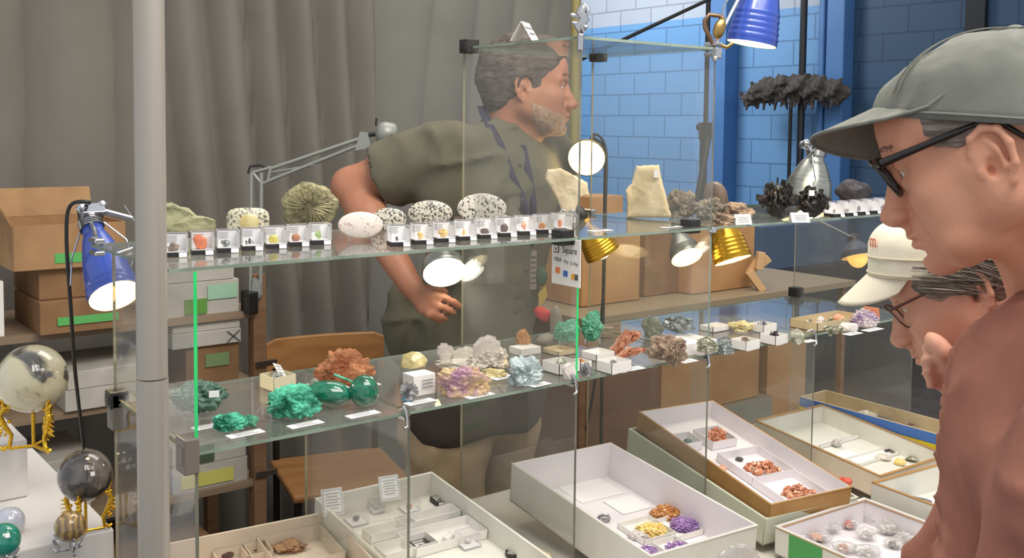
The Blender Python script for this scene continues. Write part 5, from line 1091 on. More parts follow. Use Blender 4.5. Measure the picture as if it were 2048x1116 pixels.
for k, (a, b, l) in enumerate((((740, 1090), (820, 1050), 'empty white compartment box left of the divider in the second tray'), ((836, 1060), (930, 1016), 'white compartment box right of the divider in the second tray'), ((860, 1110), (960, 1040), 'white compartment box with tube in the second tray'), ((770, 1130), (850, 1080), 'white compartment box at the near left of the second tray'))):
    tbox(T2, l, a, b, .018)
onrock(T2, 'grey_oval_stone', 'dark oval stone edge in the second tray compartment', (898, 1038, 926, 1050), 'smooth', m_drk, 95)
q = T2.matrix_basis @ tloc(T2, 895, 1085); t = thing('glass_vial', 'small white capped vial lying in the second tray', 'vial', (q.x, q.y, q.z+.008), .5); mb = MB(); mb.tube([(-.012, 0, 0), (.012, 0, 0)], .0065, 16); mb.build('vial', WHITE, t, True); mb = MB(); mb.tube([(.012, 0, 0), (.017, 0, 0)], .0075, 16); mb.build('cap', LIL, t, True)
q = T2.matrix_basis @ tloc(T2, 1028, 1112); t = thing('round_tin', 'round black rimmed dish at the near right of the second tray', 'dish', (q.x, q.y, q.z+.001)); mb = MB(); mb.lathe([(.014, 0), (.016, .001), (.016, .008), (.0145, .008), (.0145, .003), (0, .003)], 28); mb.build('rim', BLACK, t, True); mb = MB(); mb.lathe([(.0143, .0031), (0, .0032)], 28); mb.build('white_pad', PAPER, t)
# tray 3
for px, l in (((1266, 1039, 1340, 1078), 'white box with the citrine cluster in the deep white tray'), ((1343, 1027, 1412, 1068), 'white box with the larger amethyst cluster in the deep white tray'), ((1328, 1078, 1386, 1112), 'white box with the smaller amethyst cluster in the deep white tray')): around(T3, l, px, .012, 1.12)
card(None, 0, 'blank white card lying at the middle of the deep white tray', .075, .065, T=T3.matrix_basis @ Matrix.Translation((*tloc(T3, 1255, 1010).xy, T3['_f']+.001)), lines=0); card(None, 0, 'pale lilac card lying at the back of the deep white tray', .11, .09, T=T3.matrix_basis @ Matrix.Translation((*tloc(T3, 1180, 980).xy, T3['_f']+.0004)), lines=0)
t = onrock(T3, 'amber_crust', 'amber brown crystal crust in the deep white tray, topmost cluster', (1304, 1000, 1373, 1042), 'druse', m_amber, 100, prm=240); onrock(T3, 'citrine_cluster', 'yellow citrine crystal cluster in the deep white tray', (1266, 1039, 1340, 1078), 'druse', m_citr, 101, prm=240); onrock(T3, 'white_quartz_cluster', 'white quartz points beside the citrine cluster', (1254, 1058, 1300, 1084), 'druse', m_whitec, 102, prm=160)
onrock(T3, 'amethyst_cluster', 'larger purple amethyst cluster in the deep white tray', (1343, 1027, 1412, 1068), 'druse', m_purple, 103, prm=260); onrock(T3, 'amethyst_cluster', 'smaller purple amethyst cluster near the front rim of the deep white tray', (1328, 1078, 1386, 1112), 'druse', m_purple, 104, prm=240); onrock(T3, 'amethyst_cluster', 'pinkish purple amethyst bit against the left wall of the deep white tray', (1277, 1086, 1316, 1116), 'druse', m_purple, 105, prm=160)
onrock(T3, 'silver_ring_stone', 'small glassy ring shaped stone against the left wall of the deep white tray', (1193, 1026, 1222, 1046), 'druse', m_bis, 106, prm=60); onrock(T3, 'grey_chip', 'little grey chips at the near right rim of the deep white tray', (1403, 1078, 1422, 1092), 'grains', m_drk, 107, prm=10)
# tray 4
for px, l in (((1360, 870, 1392, 898), 'white compartment box with the green grey stone in the brown tray'), ((1414, 851, 1457, 892), 'white compartment box with upright copper in the brown tray'), ((1486, 915, 1562, 956), 'large white compartment box with the copper cluster in the brown tray'), ((1560, 960, 1638, 1008), 'white compartment box with the pale copper mat in the brown tray')): around(T4, l, px, .020, 1.45, LIL)
onrock(T4, 'green_grey_stone', 'small green grey stone in the brown tray', (1366, 875, 1385, 895), 'gem', m_mal_d, 110); onrock(T4, 'native_copper', 'upright orange copper piece at the back of the brown tray', (1414, 851, 1457, 892), 'craggy', m_copper, 111); onrock(T4, 'native_copper', 'wide scattered orange copper cluster in the middle of the brown tray', (1486, 915, 1562, 956), 'grains', m_copper, 112, prm=90)
onrock(T4, 'pink_crystal', 'pale pink crystals at the left wall of the brown tray', (1428, 926, 1454, 948), 'druse', m_pink, 113, prm=60); onrock(T4, 'native_copper', 'pale coppery mat shaped piece at the near end of the brown tray', (1560, 960, 1638, 1008), 'grains', m_copper, 114, prm=100); onrock(T4, 'dark_chip', 'tiny dark chip beside the wide copper cluster', (1470, 912, 1487, 924), 'gem', m_drk, 115)
for t_, nm_ in ((T5, 'far right specimen tray'), (T6, 'tray beside the red shirt'), (T7, 'lower right tray')):
    mb = MB(); W_, L_, H_ = t_['_W'], t_['_L'], {'m': .05}['m']
    h0 = max(v.co.z for v in t_.children[0].data.vertices)+.0006
    for c_, d_2 in (((W_/2, .003, h0), (W_, .007, .0016)), ((.003, L_/2, h0), (.007, L_, .0016)), ((W_-.003, L_/2, h0), (.007, L_, .0016)), ((W_/2, L_-.003, h0), (W_, .007, .0016))): mb.box(c_, d_2)
    mb.build('brown_rim', BRN, t_)
# tray 5
card(None, 0, 'blank white card lying in the far right specimen tray', .06, .06, T=T5.matrix_basis @ Matrix.Translation((*tloc(T5, 1700, 915).xy, T5['_f']+.001)), lines=0)
for k, (px, st, m, l) in enumerate((((1664, 876, 1686, 896), 'cubes', m_whitec, 'white and black small crystal in the far right tray'), ((1750, 906, 1782, 922), 'gem', m_quartz, 'flat pale stone in the far right tray'), ((1768, 896, 1792, 906), 'grains', m_drk, 'row of dark beads in the far right tray'), ((1815, 908, 1842, 924), 'gem', m_pyr, 'olive stone at the right of the far right tray'), ((1788, 915, 1812, 932), 'gem', m_citr, 'tiny golden chip on a card in the far right tray'), ((1806, 936, 1824, 944), 'gem', m_galena, 'small grey chip at the near end of the far right tray'))): onrock(T5, 'small_mineral', l, px, st, m, 120+k)
for a, b, l in (((1750, 925), (1800, 890), 'shallow clear edged box in the far right tray'), ((1690, 885), (1760, 862), 'shallow white box at the back of the far right tray')): tbox(T5, l, a, b, .008)
q = on(1690, 975, 2, .762); rock('red_stone', 'bright red orange stone in the gap beside the brown tray', 'mineral', (1672, 955, 1702, 978), .762, 'gem', m_red, 130, pt=q)
onrock(T6, 'dark_grey_stone', 'long dark grey rounded stone in the tray beside the red shirt', (1795, 990, 1862, 1016), 'smooth', mat('slate_grey_stone', (92, 92, 98), .5, c2=(122, 122, 126), sc=40), 131); 
# tray 7: bags with stones
BAG = glass_mat('clear_bag', tint=(.95, .95, .96), veil=.22, refl=1.6, rough=.12)
def bag(t, label, px, inside, seed, s_=1.):
    q = t.matrix_basis @ tloc(t, (px[0]+px[2])/2, px[3], t['_f']+.002); c_, wd, dp_, ht, yaw = spec(*px, q.z, .8, pt=q); b = thing('clear_bag', label, 'bag', (c_.x, c_.y, c_.z), yaw, 'clear bags of minerals in the lower right tray')
    V, F = ICO[4]; off = Vector((seed*3.1, 2, seed)); vs = []
    for v in V:
        r = 1+.35*noise.noise(v*2.2+off)+.16*noise.noise(v*6+off); vs.append((v.x*r*wd/2, v.y*r*dp_/2, ht*.5+v.z*r*ht*.45))
    link_mesh('film', vs, F, BAG, b, False)
    if inside:
        mb, sm = rock_geo(inside[1], seed, 3, 40); V = np.array(mb.v); lo_, hi2 = V.min(0), V.max(0); V = (V-(lo_+hi2)/2)/(hi2-lo_)*np.array([wd*.62, dp_*.6, ht*.6]); V[:, 2] += ht*.42
        s2 = thing('bagged_mineral', inside[0], 'mineral', (c_.x, c_.y, c_.z+.0005), yaw); link_mesh('stone', V.tolist(), mb.f, inside[2], s2, sm)
    mb = MB(); mb.box((wd*.25, -dp_*.42, ht*.75), (.010, .001, .009), Matrix.Rotation(.4, 3, 'X')); mb.build('price_sticker', PAPER, b)
bag(T7, 'clear bag with a salmon orange stone in the lower right tray', (1608, 1056, 1662, 1090), ('salmon orange stone inside a clear bag', 'smooth', m_pink), 3); bag(T7, 'clear bag with a red stone near the tray corner', (1678, 1030, 1716, 1062), ('red stone inside a clear bag', 'gem', m_red), 4)
bag(T7, 'crumpled clear bag with pale chips at the left of the lower right tray', (1583, 1063, 1612, 1086), ('pale chips inside the leftmost clear bag', 'grains', m_pyr), 5); bag(T7, 'crumpled clear bag at the middle of the lower right tray', (1712, 1050, 1752, 1084), ('grey white chips in the middle clear bag', 'grains', m_whitec), 6)
bag(T7, 'tall crumpled clear bag at the right rim of the lower right tray', (1752, 1036, 1796, 1074), ('pinkish white stone in the tall clear bag', 'lump', m_quartz), 7); bag(T7, 'clear bag with dark striped stone in the lower right tray', (1768, 1074, 1806, 1100), ('dark striped stone in a clear bag', 'gem', m_grey), 8)
bag(T7, 'clear bag with peach chips at the front of the lower right tray', (1664, 1078, 1712, 1110), ('peach chips in the front clear bag', 'grains', m_pink), 9); bag(T7, 'clear bag with white fibres at the front middle of the lower right tray', (1706, 1085, 1760, 1116), ('white fibres in the front middle bag', 'grains', m_whitec), 10)
for k, px in enumerate(((1640, 1040, 1680, 1070), (1730, 1025, 1768, 1052), (1790, 1060, 1830, 1090), (1620, 1085, 1660, 1110), (1800, 1030, 1840, 1058))):
    bag(T7, 'crumpled clear bag of white stones, '+('behind the salmon orange bag', 'at the back of the lower right tray', 'at the right side of the lower right tray', 'before the salmon orange bag', 'in the back right corner of the lower right tray')[k], px, ('white stone in the clear bag '+('behind the salmon orange bag', 'at the tray back', 'at the tray right side', 'before the salmon orange bag', 'in the back right tray corner')[k], 'grains', m_whitec), 20+k)
q = at(1480, 1108, 1.52); b = thing('clear_bag', 'folded clear bag standing against the front of the deep white tray', 'bag', tuple(q), R(-38)); V, F = ICO[3]; link_mesh('film', [(v.x*.035*(1+.2*noise.noise(v*2)), v.y*.012, -.02+v.z*.034*(1+.2*noise.noise(v*3))) for v in V], F, BAG, b)
q = on(1040, 1050, 2, .69); t = carton('tan cardboard piece lying between the second tray and the deep white tray', (0, 0, 1, 1), 1, CARD_L, z0=.6905, z1=.715, x=(q.x-.02, q.x+.02)); t.location = (-.045, .20, .6905); t.scale = (1.2, 1.3, 1)
# ============================================================ people
def skin_mat(name, c1, c2, c3):
    m = mat(name, c1, .5, c2=c2, sc=9, c3=c3, bump=.12, bsc=380, sss=.15, spec=.35); return m
SK1 = skin_mat('skin_ruddy', (222, 160, 130), (214, 148, 118), (202, 128, 102)); SK2 = skin_mat('skin_light', (220, 168, 142), (212, 154, 130), (200, 138, 116)); SK3 = skin_mat('skin_tan', (178, 124, 96), (168, 112, 86), (158, 104, 80))
EYEW = mat('eye_white', (214, 204, 196), .2); IRIS = mat('iris', (60, 62, 60), .2); LASH = mat('brow_hair', (96, 84, 76), .8)
def ear(s, sy, e, sc=1.):
    ex, ey, ez = e
    def q(u, v, o): return (ex+u*sc, sy*(ey+o), ez+v*sc)
    s.ell(q(-.004, .002, .0), (.017*sc, .0065, .029*sc), .006)
    hp = [(.010, -.004, .0), (.013, .012, .001), (.009, .026, .004), (-.003, .032, .007), (-.014, .027, .010), (-.019, .012, .012), (-.017, -.006, .011), (-.010, -.020, .007), (-.002, -.029, .003)]
    s.chain([q(*p) for p in hp], [.0032, .0036, .004, .0042, .0042, .004, .0038, .0038, .004], .003)
    s.chain([q(-.002, .021, .004), q(-.009, .008, .008), q(-.009, -.006, .007), q(-.003, -.015, .004)], [.003, .0035, .0035, .003], .003)
    s.ell(q(.002, -.028, .001), (.0075*sc, .004, .009*sc), .004)
    s.ell(q(.001, -.004, .009), (.0065*sc, .0075, .011*sc), .003, 's'); s.ell(q(-.012, .010, .010), (.0022, .004, .013*sc), .002, 's'); s.ell(q(.003, -.006, .004), (.004, .008, .005), .002, 's')
    s.ell(q(.011, -.006, .002), (.0045, .005, .0065), .003)
def head(h=.0025, nb=(-.07, 0, -.22), nr=(.056, .062), old=.5, nose=1., chin=0., jaw=0., earsc=1., earp=(-.016, .074, -.010), mouth=0., folds=True, brow=0., throat=(.012, -.070, .036), cutz=None):
    s = SDF((-.20, -.14, -.30), (.14, .14, .135), h)
    s.ell((-.018, 0, .032), (.097, .076, .080), .01); s.ell((.030, 0, .040), (.056, .063, .052), .03); s.ell((-.05, 0, .01), (.062, .066, .062), .03)
    s.ell((.030, 0, -.030), (.052, .057, .075), .03)
    for y in (-1, 1):
        s.cap((-.008, y*.054, -.050), (.050, y*(.028+jaw), -.096), .019, .015, .03); s.cap((.005, y*.055, -.02), (.0, y*.055, -.055), .02, .018, .03)
        s.ell((.052, y*.043, -.026), (.026, .020, .020), .025); s.ell((.048, y*.040, -.060), (.024, .018, .028), .025)
        s.cap((.077, y*.012, .020+brow), (.062, y*.046, .018+brow), .0105, .009, .014)
    s.ell((.070+chin, 0, -.100), (.018, .021, .016), .022); s.ell((.071, 0, -.067), (.021, .027, .028), .02)
    for y in (-1, 1):
        s.ell((.083, y*.031, -.001), (.015, .019, .012), .010, 's')
        s.ell((.0665, y*.031, .000), (.0135, .0135, .0135), .002)       # lids
        s.ell((.0700, y*.031, -.0012), (.0125, .0100, .0042), .0015, 's')
        s.chain([(.0775, y*.020, .0065), (.0790, y*.031, .0085), (.0720, y*.042, .0050)], [.0022, .0026, .002], .003)
        if old: s.chain([(.0770, y*.022, -.0105), (.0770, y*.032, -.0125), (.070, y*.043, -.009)], [.003, .0042, .003], .004)
    s.chain([(.076, 0, .016), (.083, 0, -.004), (.0895, 0, -.022), (.1015, 0, -.037)], [.0115, .0110, .0130, .0120], .006)
    s.ell((.1045+.003*(nose-1), 0, -.0400), (.0110*nose, .0112, .0092), .006); s.ell((.090, 0, -.040), (.018, .012, .012), .006); s.ell((.098, 0, -.046), (.013, .009, .0065), .006)
    for y in (-1, 1):
        s.ell((.0985, y*.0125, -.0425), (.0115, .0070, .0082), .005); s.ell((.1000, y*.0070, -.0520), (.0055, .0035, .004), .0015, 's')
        s.chain([(.0925, y*.0195, -.036), (.0860, y*.0215, -.044), (.088, y*.018, -.051)], [.0008, .0012, .0008], .002, 's')
    s.chain([(.0955, 0, -.053), (.0945, 0, -.060)], [.004, .004], .006)
    s.ell((.0925, 0, -.0655), (.0075, .021, .0048), .004); s.ell((.0905, 0, -.0760), (.0080, .019, .0056), .004)
    s.chain([(.0925, -.004, -.0703), (.1, 0, -.0708), (.0925, .004, -.0703)], [.001, .001, .001], .001, 's')
    s.chain([(.082, -.026, -.0720-mouth), (.0945, -.012, -.0706), (.0975, 0, -.0706), (.0945, .012, -.0706), (.082, .026, -.0720-mouth)], [.0010, .0011, .0012, .0011, .0010], .0015, 's')
    s.ell((.089, 0, -.0875), (.007, .016, .004), .006, 's')
    if folds:
        for y in (-1, 1):
            s.chain([(.0890, y*.0225, -.040), (.0830, y*.031, -.052), (.0760, y*.0375, -.068), (.064, y*.041, -.084)], [.0010, .0016, .0017, .001], .004*old+.001, 's')
            if old > .6:
                s.ell((.048, y*.046, -.083), (.020, .013, .014), .014)
                for k in range(3): s.chain([(.060, y*.052, .004-.006*k), (.050, y*.0575, .006-.010*k)], [.0006, .0008], .002, 's')
    if cutz: s.plane((0, 0, cutz[0]), (cutz[1], 0, 1))
    for y in (-1, 1): ear(s, y, earp, earsc)
    nb = np.array(nb); s.cap((-.030, 0, -.045), nb, nr[0], nr[1], .02); s.cap((throat[0], 0, throat[1]), nb+np.array((.035, 0, .01)), throat[2], .045, .03)
    if old > .6:
        for y in (-1, 1): s.cap((.02, y*.030, -.095), nb+np.array((.05, y*.02, .02)), .008, .010, .02)
        for k in (2, 3):
            u = .28+.17*k; p = np.array((-.03, 0, -.045))*(1-u)+nb*u
            s.chain([p+np.array((.062, .025, .0)), p+np.array((.035, .058, .004)), p+np.array((-.02, .066, .02))], [.001, .0015, .001], .004, 's'); s.chain([p+np.array((.062, -.025, .0)), p+np.array((.035, -.058, .004))], [.001, .0015], .004, 's')
    return s
def eyes(t, M, look=(1, 0, -.25)):
    for y in (-1, 1):
        mb = MB(M); c_ = Vector((.0672, y*.031, -.0006)); mb.sphere(c_, .0118, 18, 12, 0); d = Vector(look).normalized(); mb.sphere(c_+d*.0068, .0058, 12, 8, 1); wp(mb.build('eye', [EYEW, IRIS], smooth=True), t)
SIDE_N = [2.7]
def cap_crown(mb, a0, a1, b, h_, n0, nt=72, nk=26, wr=.0015, seed=0, T=None, front_n=None, skirt=.0):
    vs = []; off = Vector((seed, seed*2, 3))
    for i in range(nk+1):
        s_ = 1-i/nk; s_ = s_**.8
        for j in range(nt):
            th = 2*pi*j/nt; c_, q = cos(th), sin(th); a = a0 if c_ > 0 else a1; n = n0+(SIDE_N[0]-n0)*sin(th)**2 if SIDE_N[0] else n0; nn = n if c_ <= 0 or not front_n else n+(front_n-n)*c_
            z = h_*(max(0, 1-s_**nn))**(1/nn); p = Vector((a*c_*s_, b*q*s_, z)); p += p.normalized()*(wr*noise.noise(Vector((p.x*28, p.y*28, p.z*9))+off)+wr*.6*noise.noise(p*75+off))
            vs.append(p)
    if skirt:
        vs = [Vector((v.x, v.y, -skirt)) for v in vs[:nt]]+vs; nk += 1
    fs = [(i*nt+j, i*nt+(j+1) % nt, (i+1)*nt+(j+1) % nt, (i+1)*nt+j) for i in range(nk) for j in range(nt)]
    mb.add(vs, fs); return vs
def cap_pt(a0, a1, b, h_, n0, th, s_, off=.0, front_n=None):
    c_ = cos(th); n = n0+(SIDE_N[0]-n0)*sin(th)**2 if SIDE_N[0] else n0; a = a0 if c_ > 0 else a1; nn = n if c_ <= 0 or not front_n else n+(front_n-n)*c_; p = Vector((a*c_*s_, b*sin(th)*s_, h_*(max(0, 1-s_**nn))**(1/nn))); return p+p.normalized()*off
def brim_mesh(mb, a, b, ext, tilt, droop, roll, phm=1.25, nth=36, nr=8, pw=.5, arch=0.):
    vs = []
    for i in range(nth+1):
        ph = -phm+2*phm*i/nth; w_ = max(0, cos(ph/phm*pi/2))**pw
        for k in range(nr+1):
            u = k/nr; y = b*sin(ph)*(1-.0*u); x = a*cos(ph)+ext*w_*u*cos(tilt); z = -ext*w_*u*sin(tilt)-droop*(sin(ph)**2)*u*w_**.3+roll*y*u-arch*sin(ph)**2
            vs.append((x, y, z))
    fs = [(i*(nr+1)+k, (i+1)*(nr+1)+k, (i+1)*(nr+1)+k+1, i*(nr+1)+k+1) for i in range(nth) for k in range(nr)]
    mb.add(vs, fs)
def sdf_world(pts, m, h): lo = np.min(pts, 0)-m; hi = np.max(pts, 0)+m; return SDF(lo, hi, h)
def hand(s, wr, kn, fingers, thumb, pr=.020, k=.006, fk=.0015, fs=1.):
    # palm from wrist to knuckles, each finger a chain of three joints
    wr = np.array(wr); kn = [np.array(p) for p in kn]
    for p in kn: s.cap(wr, p, .019, .0100, .010)
    for f, r in zip(fingers, (.0084, .0086, .0082, .0072)): r *= fs; s.chain(f, [r*1.08, r, r*.94, r*.8][:len(f)], fk)
    s.chain(thumb, [.0135, .0115, .0100, .0088][:len(thumb)], .006)
def person(label, loc): return thing('person', label, 'person', loc)
def legs(t, hipC, Fb, Lf, m, foot=.0, z0=.92, sp=.09, name='trousers', hr=.105, bend=0.):
    s = SDF((hipC.x-.35, hipC.y-.35, .04), (hipC.x+.35, hipC.y+.35, z0+.1), .011)
    hc = np.array(hipC); f = np.array(Fb); l = np.array(Lf)
    s.ell((hc[0], hc[1], z0-.02), (.155, .155, .12), .02)
    for y in (-1, 1):
        a = hc+l*y*sp; a[2] = z0-.05; kn = hc+l*y*(sp+.005)+f*bend; kn[2] = .50; an = hc+l*y*(sp+.01); an[2] = .07; s.cap(a, kn, hr*.95, .072, .03); s.cap(kn, an, .072, .055, .02)
    s.folds(.010, (.3, .2, .9), 40, 2, 1.5); s.disp(.004, 45, 4); np_wp(name, s, m, t)
    for y in (-1, 1):
        p = hipC+Lf*y*(sp+.01); mb = MB(); mb.T = Matrix.Translation((p.x, p.y, 0)) @ Matrix.Rotation(math.atan2(Fb.y, Fb.x), 4, 'Z'); mb.sphere((.05, 0, .045), (.135, .048, .045), 20, 12); mb.box((.045, 0, .010), (.25, .085, .018)); wp(mb.build('shoe', mat('shoe_leather', (60, 52, 46), .5), smooth=True), t)
def np_wp(name, s, m, t, smooth=True):
    o = np_mesh(name, *s.mesh(), m, None, None, smooth); return wp(o, t)
V3 = lambda v: np.array((v.x, v.y, v.z))
def hx(M, p): return M @ Vector(p)

# ------------------------------------------------------------ customer in grey cap (foreground right)
RAYL = (-CR*.914+CF*.406).normalized()
T23 = R(23); F1 = RAYL*cos(T23)+UP*-sin(T23); O1 = at(1958, 288, 1.05); M1 = frame(F1, UP, O1)
NB1 = at(2185, 575, 1.09)
Lf1 = Vector((-RAYL.y, RAYL.x, 0)); CC1 = at(2150, 800, 1.06); SL1 = CC1+Lf1*.18; SR1 = CC1-Lf1*.18
p1 = person('older man in grey cap, black glasses and rust brown shirt bending over the case', (CC1.x, CC1.y, 0))
nbh = M1.inverted() @ NB1
s = head(.0023, tuple(nbh), (.058, .064), old=1., nose=1.15, chin=.006, earsc=1.08, earp=(-.004, .075, -.020), mouth=.003, brow=0, throat=(-.03, -.060, .036), cutz=(.042, -.5))
hv, hf = s.mesh(); s.D = None
s = sdf_world([V3(NB1), V3(SL1), V3(SR1), V3(CC1)-np.array((0, 0, .45))], .14, .012)
EL1 = SL1+UP*-.27+RAYL*.07; WR1 = EL1+RAYL*.20+UP*-.17; ER1 = SR1+RAYL*.10+UP*-.27; WRR1 = ER1+RAYL*.2+UP*-.15
s = sdf_world([V3(NB1), V3(SL1), V3(SR1), V3(WR1), V3(WRR1), V3(CC1)-np.array((0, 0, .42))], .13, .010)
TB1 = CC1+RAYL*.0; TB1.z = .95
for S_ in (SL1, SR1): s.cap(V3(NB1)-np.array((0, 0, .02)), V3(S_), .055, .045, .03)
s.cap(V3(CC1)-np.array((0, 0, .05)), V3(TB1), .10, .115, .04)
for a, e, w_ in ((SL1, EL1, WR1), (SR1, ER1, WRR1)): s.cap(V3(a), V3(e), .046, .038, .03); s.cap(V3(e), V3(w_), .036, .025, .02)
for w_, e in ((WR1, EL1), (WRR1, ER1)):
    d = (w_-e).normalized(); kn = [V3(w_+d*.075+Lf1*q) for q in (-.024, -.008, .008, .023)]
    hand(s, V3(w_), kn, [[k, k+V3(d)*.03+np.array((0, 0, -.012)), k+V3(d)*.045+np.array((0, 0, -.035)), k+V3(d)*.045+np.array((0, 0, -.052))] for k in kn], [V3(w_+d*.02-Lf1*.02), V3(w_+d*.05-Lf1*.045), V3(w_+d*.075-Lf1*.05+UP*-.02)])
bv, bf = s.mesh()
hw = hv @ np.array(M1.to_3x3()).T + np.array(M1.translation); v = np.concatenate([hw, bv]); f = np.concatenate([hf, bf+len(hw)])
wp(np_mesh('body', v, f, SK1), p1); eyes(p1, M1)
# shirt
s = sdf_world([V3(NB1), V3(SL1), V3(SR1), V3(EL1), V3(ER1), V3(CC1)-np.array((0, 0, .42))], .17, .0075)
for S_ in (SL1, SR1): s.cap(V3(NB1)+np.array((0, 0, -.015)), V3(S_), .058, .060, .03)
s.cap(V3(CC1)-np.array((0, 0, .04)), V3(TB1), .108, .124, .05); s.cap(V3(at(2076, 752, 1.06)), V3(CC1)-np.array((0, 0, .05)), .064, .10, .03); s.cap(V3(SL1)+np.array((0, 0, -.06)), V3(SR1)+np.array((0, 0, -.06)), .085, .085, .04)
for a, e in ((SL1, EL1), (SR1, ER1)): s.cap(V3(a), V3(e), .062, .060, .03)
for k, (d, e) in enumerate(((.03, .5), (-.035, .62), (.01, .8))): a = V3(SL1.lerp(EL1, e))+V3(RAYL)*d; s.cap(a+V3(Lf1)*.055+np.array((0, 0, .05)), a+V3(Lf1)*.06+V3(RAYL)*.02+np.array((0, 0, -.06)), .004, .003, .012, 's')

s.folds(.012, V3(CR*.8+UP*.5), 42, 3, 1.4); s.folds(.008, V3(CR*.5-UP*.8), 60, 5, 1.6)
s.disp(.006, 20, 7, 2)
RUSTM = mat('rust_shirt_cloth', (162, 106, 88), .95, c2=(148, 96, 80), sc=14, bump=.12, bsc=900)
np_wp('shirt', s, RUSTM, p1)
s = sdf_world([V3(NB1)], .13, .005); q = V3(NB1); n_ = V3((NB1-O1).normalized())
ring = [q+V3(RAYL)*.066*cos(a)+V3(Lf1)*.070*sin(a)+np.array((0, 0, .012-.022*cos(a))) for a in np.linspace(0, 2*pi, 25)]
s.chain(ring, [.012]*25, .004); np_wp('collar', s, RUSTM, p1)
mb = MB(); aa = [V3(SL1)+V3(Lf1)*.02+V3(RAYL)*.03+np.array((0, 0, .062))]
legs(p1, Vector((TB1.x, TB1.y, 0)), RAYL, Lf1, mat('dark_jeans', (62, 68, 84), .9, c2=(54, 60, 76), sc=20), z0=.93)
# cap
Fc = (RAYL*cos(R(4))+UP*sin(R(4))); Mc1 = frame(Fc, UP+Lf1*-.03, at(2012, 231, 1.038))
CAPG = mat('grey_cap_cloth', (134, 134, 124), .9, c2=(120, 121, 112), sc=9, bump=.4, bsc=1100, c3=(146, 145, 134)); CAPU = mat('cap_underside', (104, 92, 84), .9, bump=.3, bsc=900)
A0, A1, BB, HH, NN = .126, .105, .091, .085, 1.62
mb = MB(Mc1); cap_crown(mb, A0, A1, BB, HH, NN, 96, 34, .0030, 3, skirt=.012); cp = wp(mb.build('cap', CAPG, smooth=True), p1); so = cp.modifiers.new('thick', 'SOLIDIFY'); so.thickness = .0025
for th in (.62, 1.57+.35, 2.75, -.62, -1.92, -2.75):
    for dth in (-.035, .035):
        mb = MB(Mc1); mb.tube([cap_pt(A0, A1, BB, HH, NN, th+dth*(.3+.7*s_), s_, .0030) for s_ in np.linspace(.08, .99, 22)], .0009, 6); wp(mb.build('stitched_seam', mat('cap_seam', (112, 112, 102), .9), cp, True), cp).matrix_basis = Matrix()
mb = MB(Mc1); mb.sphere((0, 0, HH+.0025), (.009, .009, .004), 16, 8); o = mb.build('button', CAPG, cp, True)
mb = MB(Mc1); mb.tube([cap_pt(A0, A1, BB, HH, NN, th, 1., .0012)+Vector((0, 0, -.006)) for th in np.linspace(0, 2*pi, 60)[:-1]], .0016, 6, closed=True); mb.build('rim_hem', CAPG, cp, True)
mb = MB(Mc1); brim_mesh(mb, A0-.004, BB-.006, .078, R(33), .020, .30, 1.15, pw=.62, arch=.004); o = mb.build('brim', [CAPG, CAPU], cp, True); so = o.modifiers.new('thick', 'SOLIDIFY'); so.thickness = .003; so.offset = 0; so.material_offset = 0
bnd = MB(Mc1); brs = []
for i in range(37):
    ph = -1.15+2.3*i/36; w_ = max(0, cos(ph/1.15*pi/2))**.62; brs.append(((A0-.004)*cos(ph)+.078*w_*cos(R(33)), (BB-.006)*sin(ph), -.078*w_*sin(R(33))-.020*sin(ph)**2*w_**.3+.30*(BB-.006)*sin(ph)-.004*sin(ph)**2))
bnd.tube(brs, .0022, 8); bnd.build('brim_binding', CAPG, cp, True)
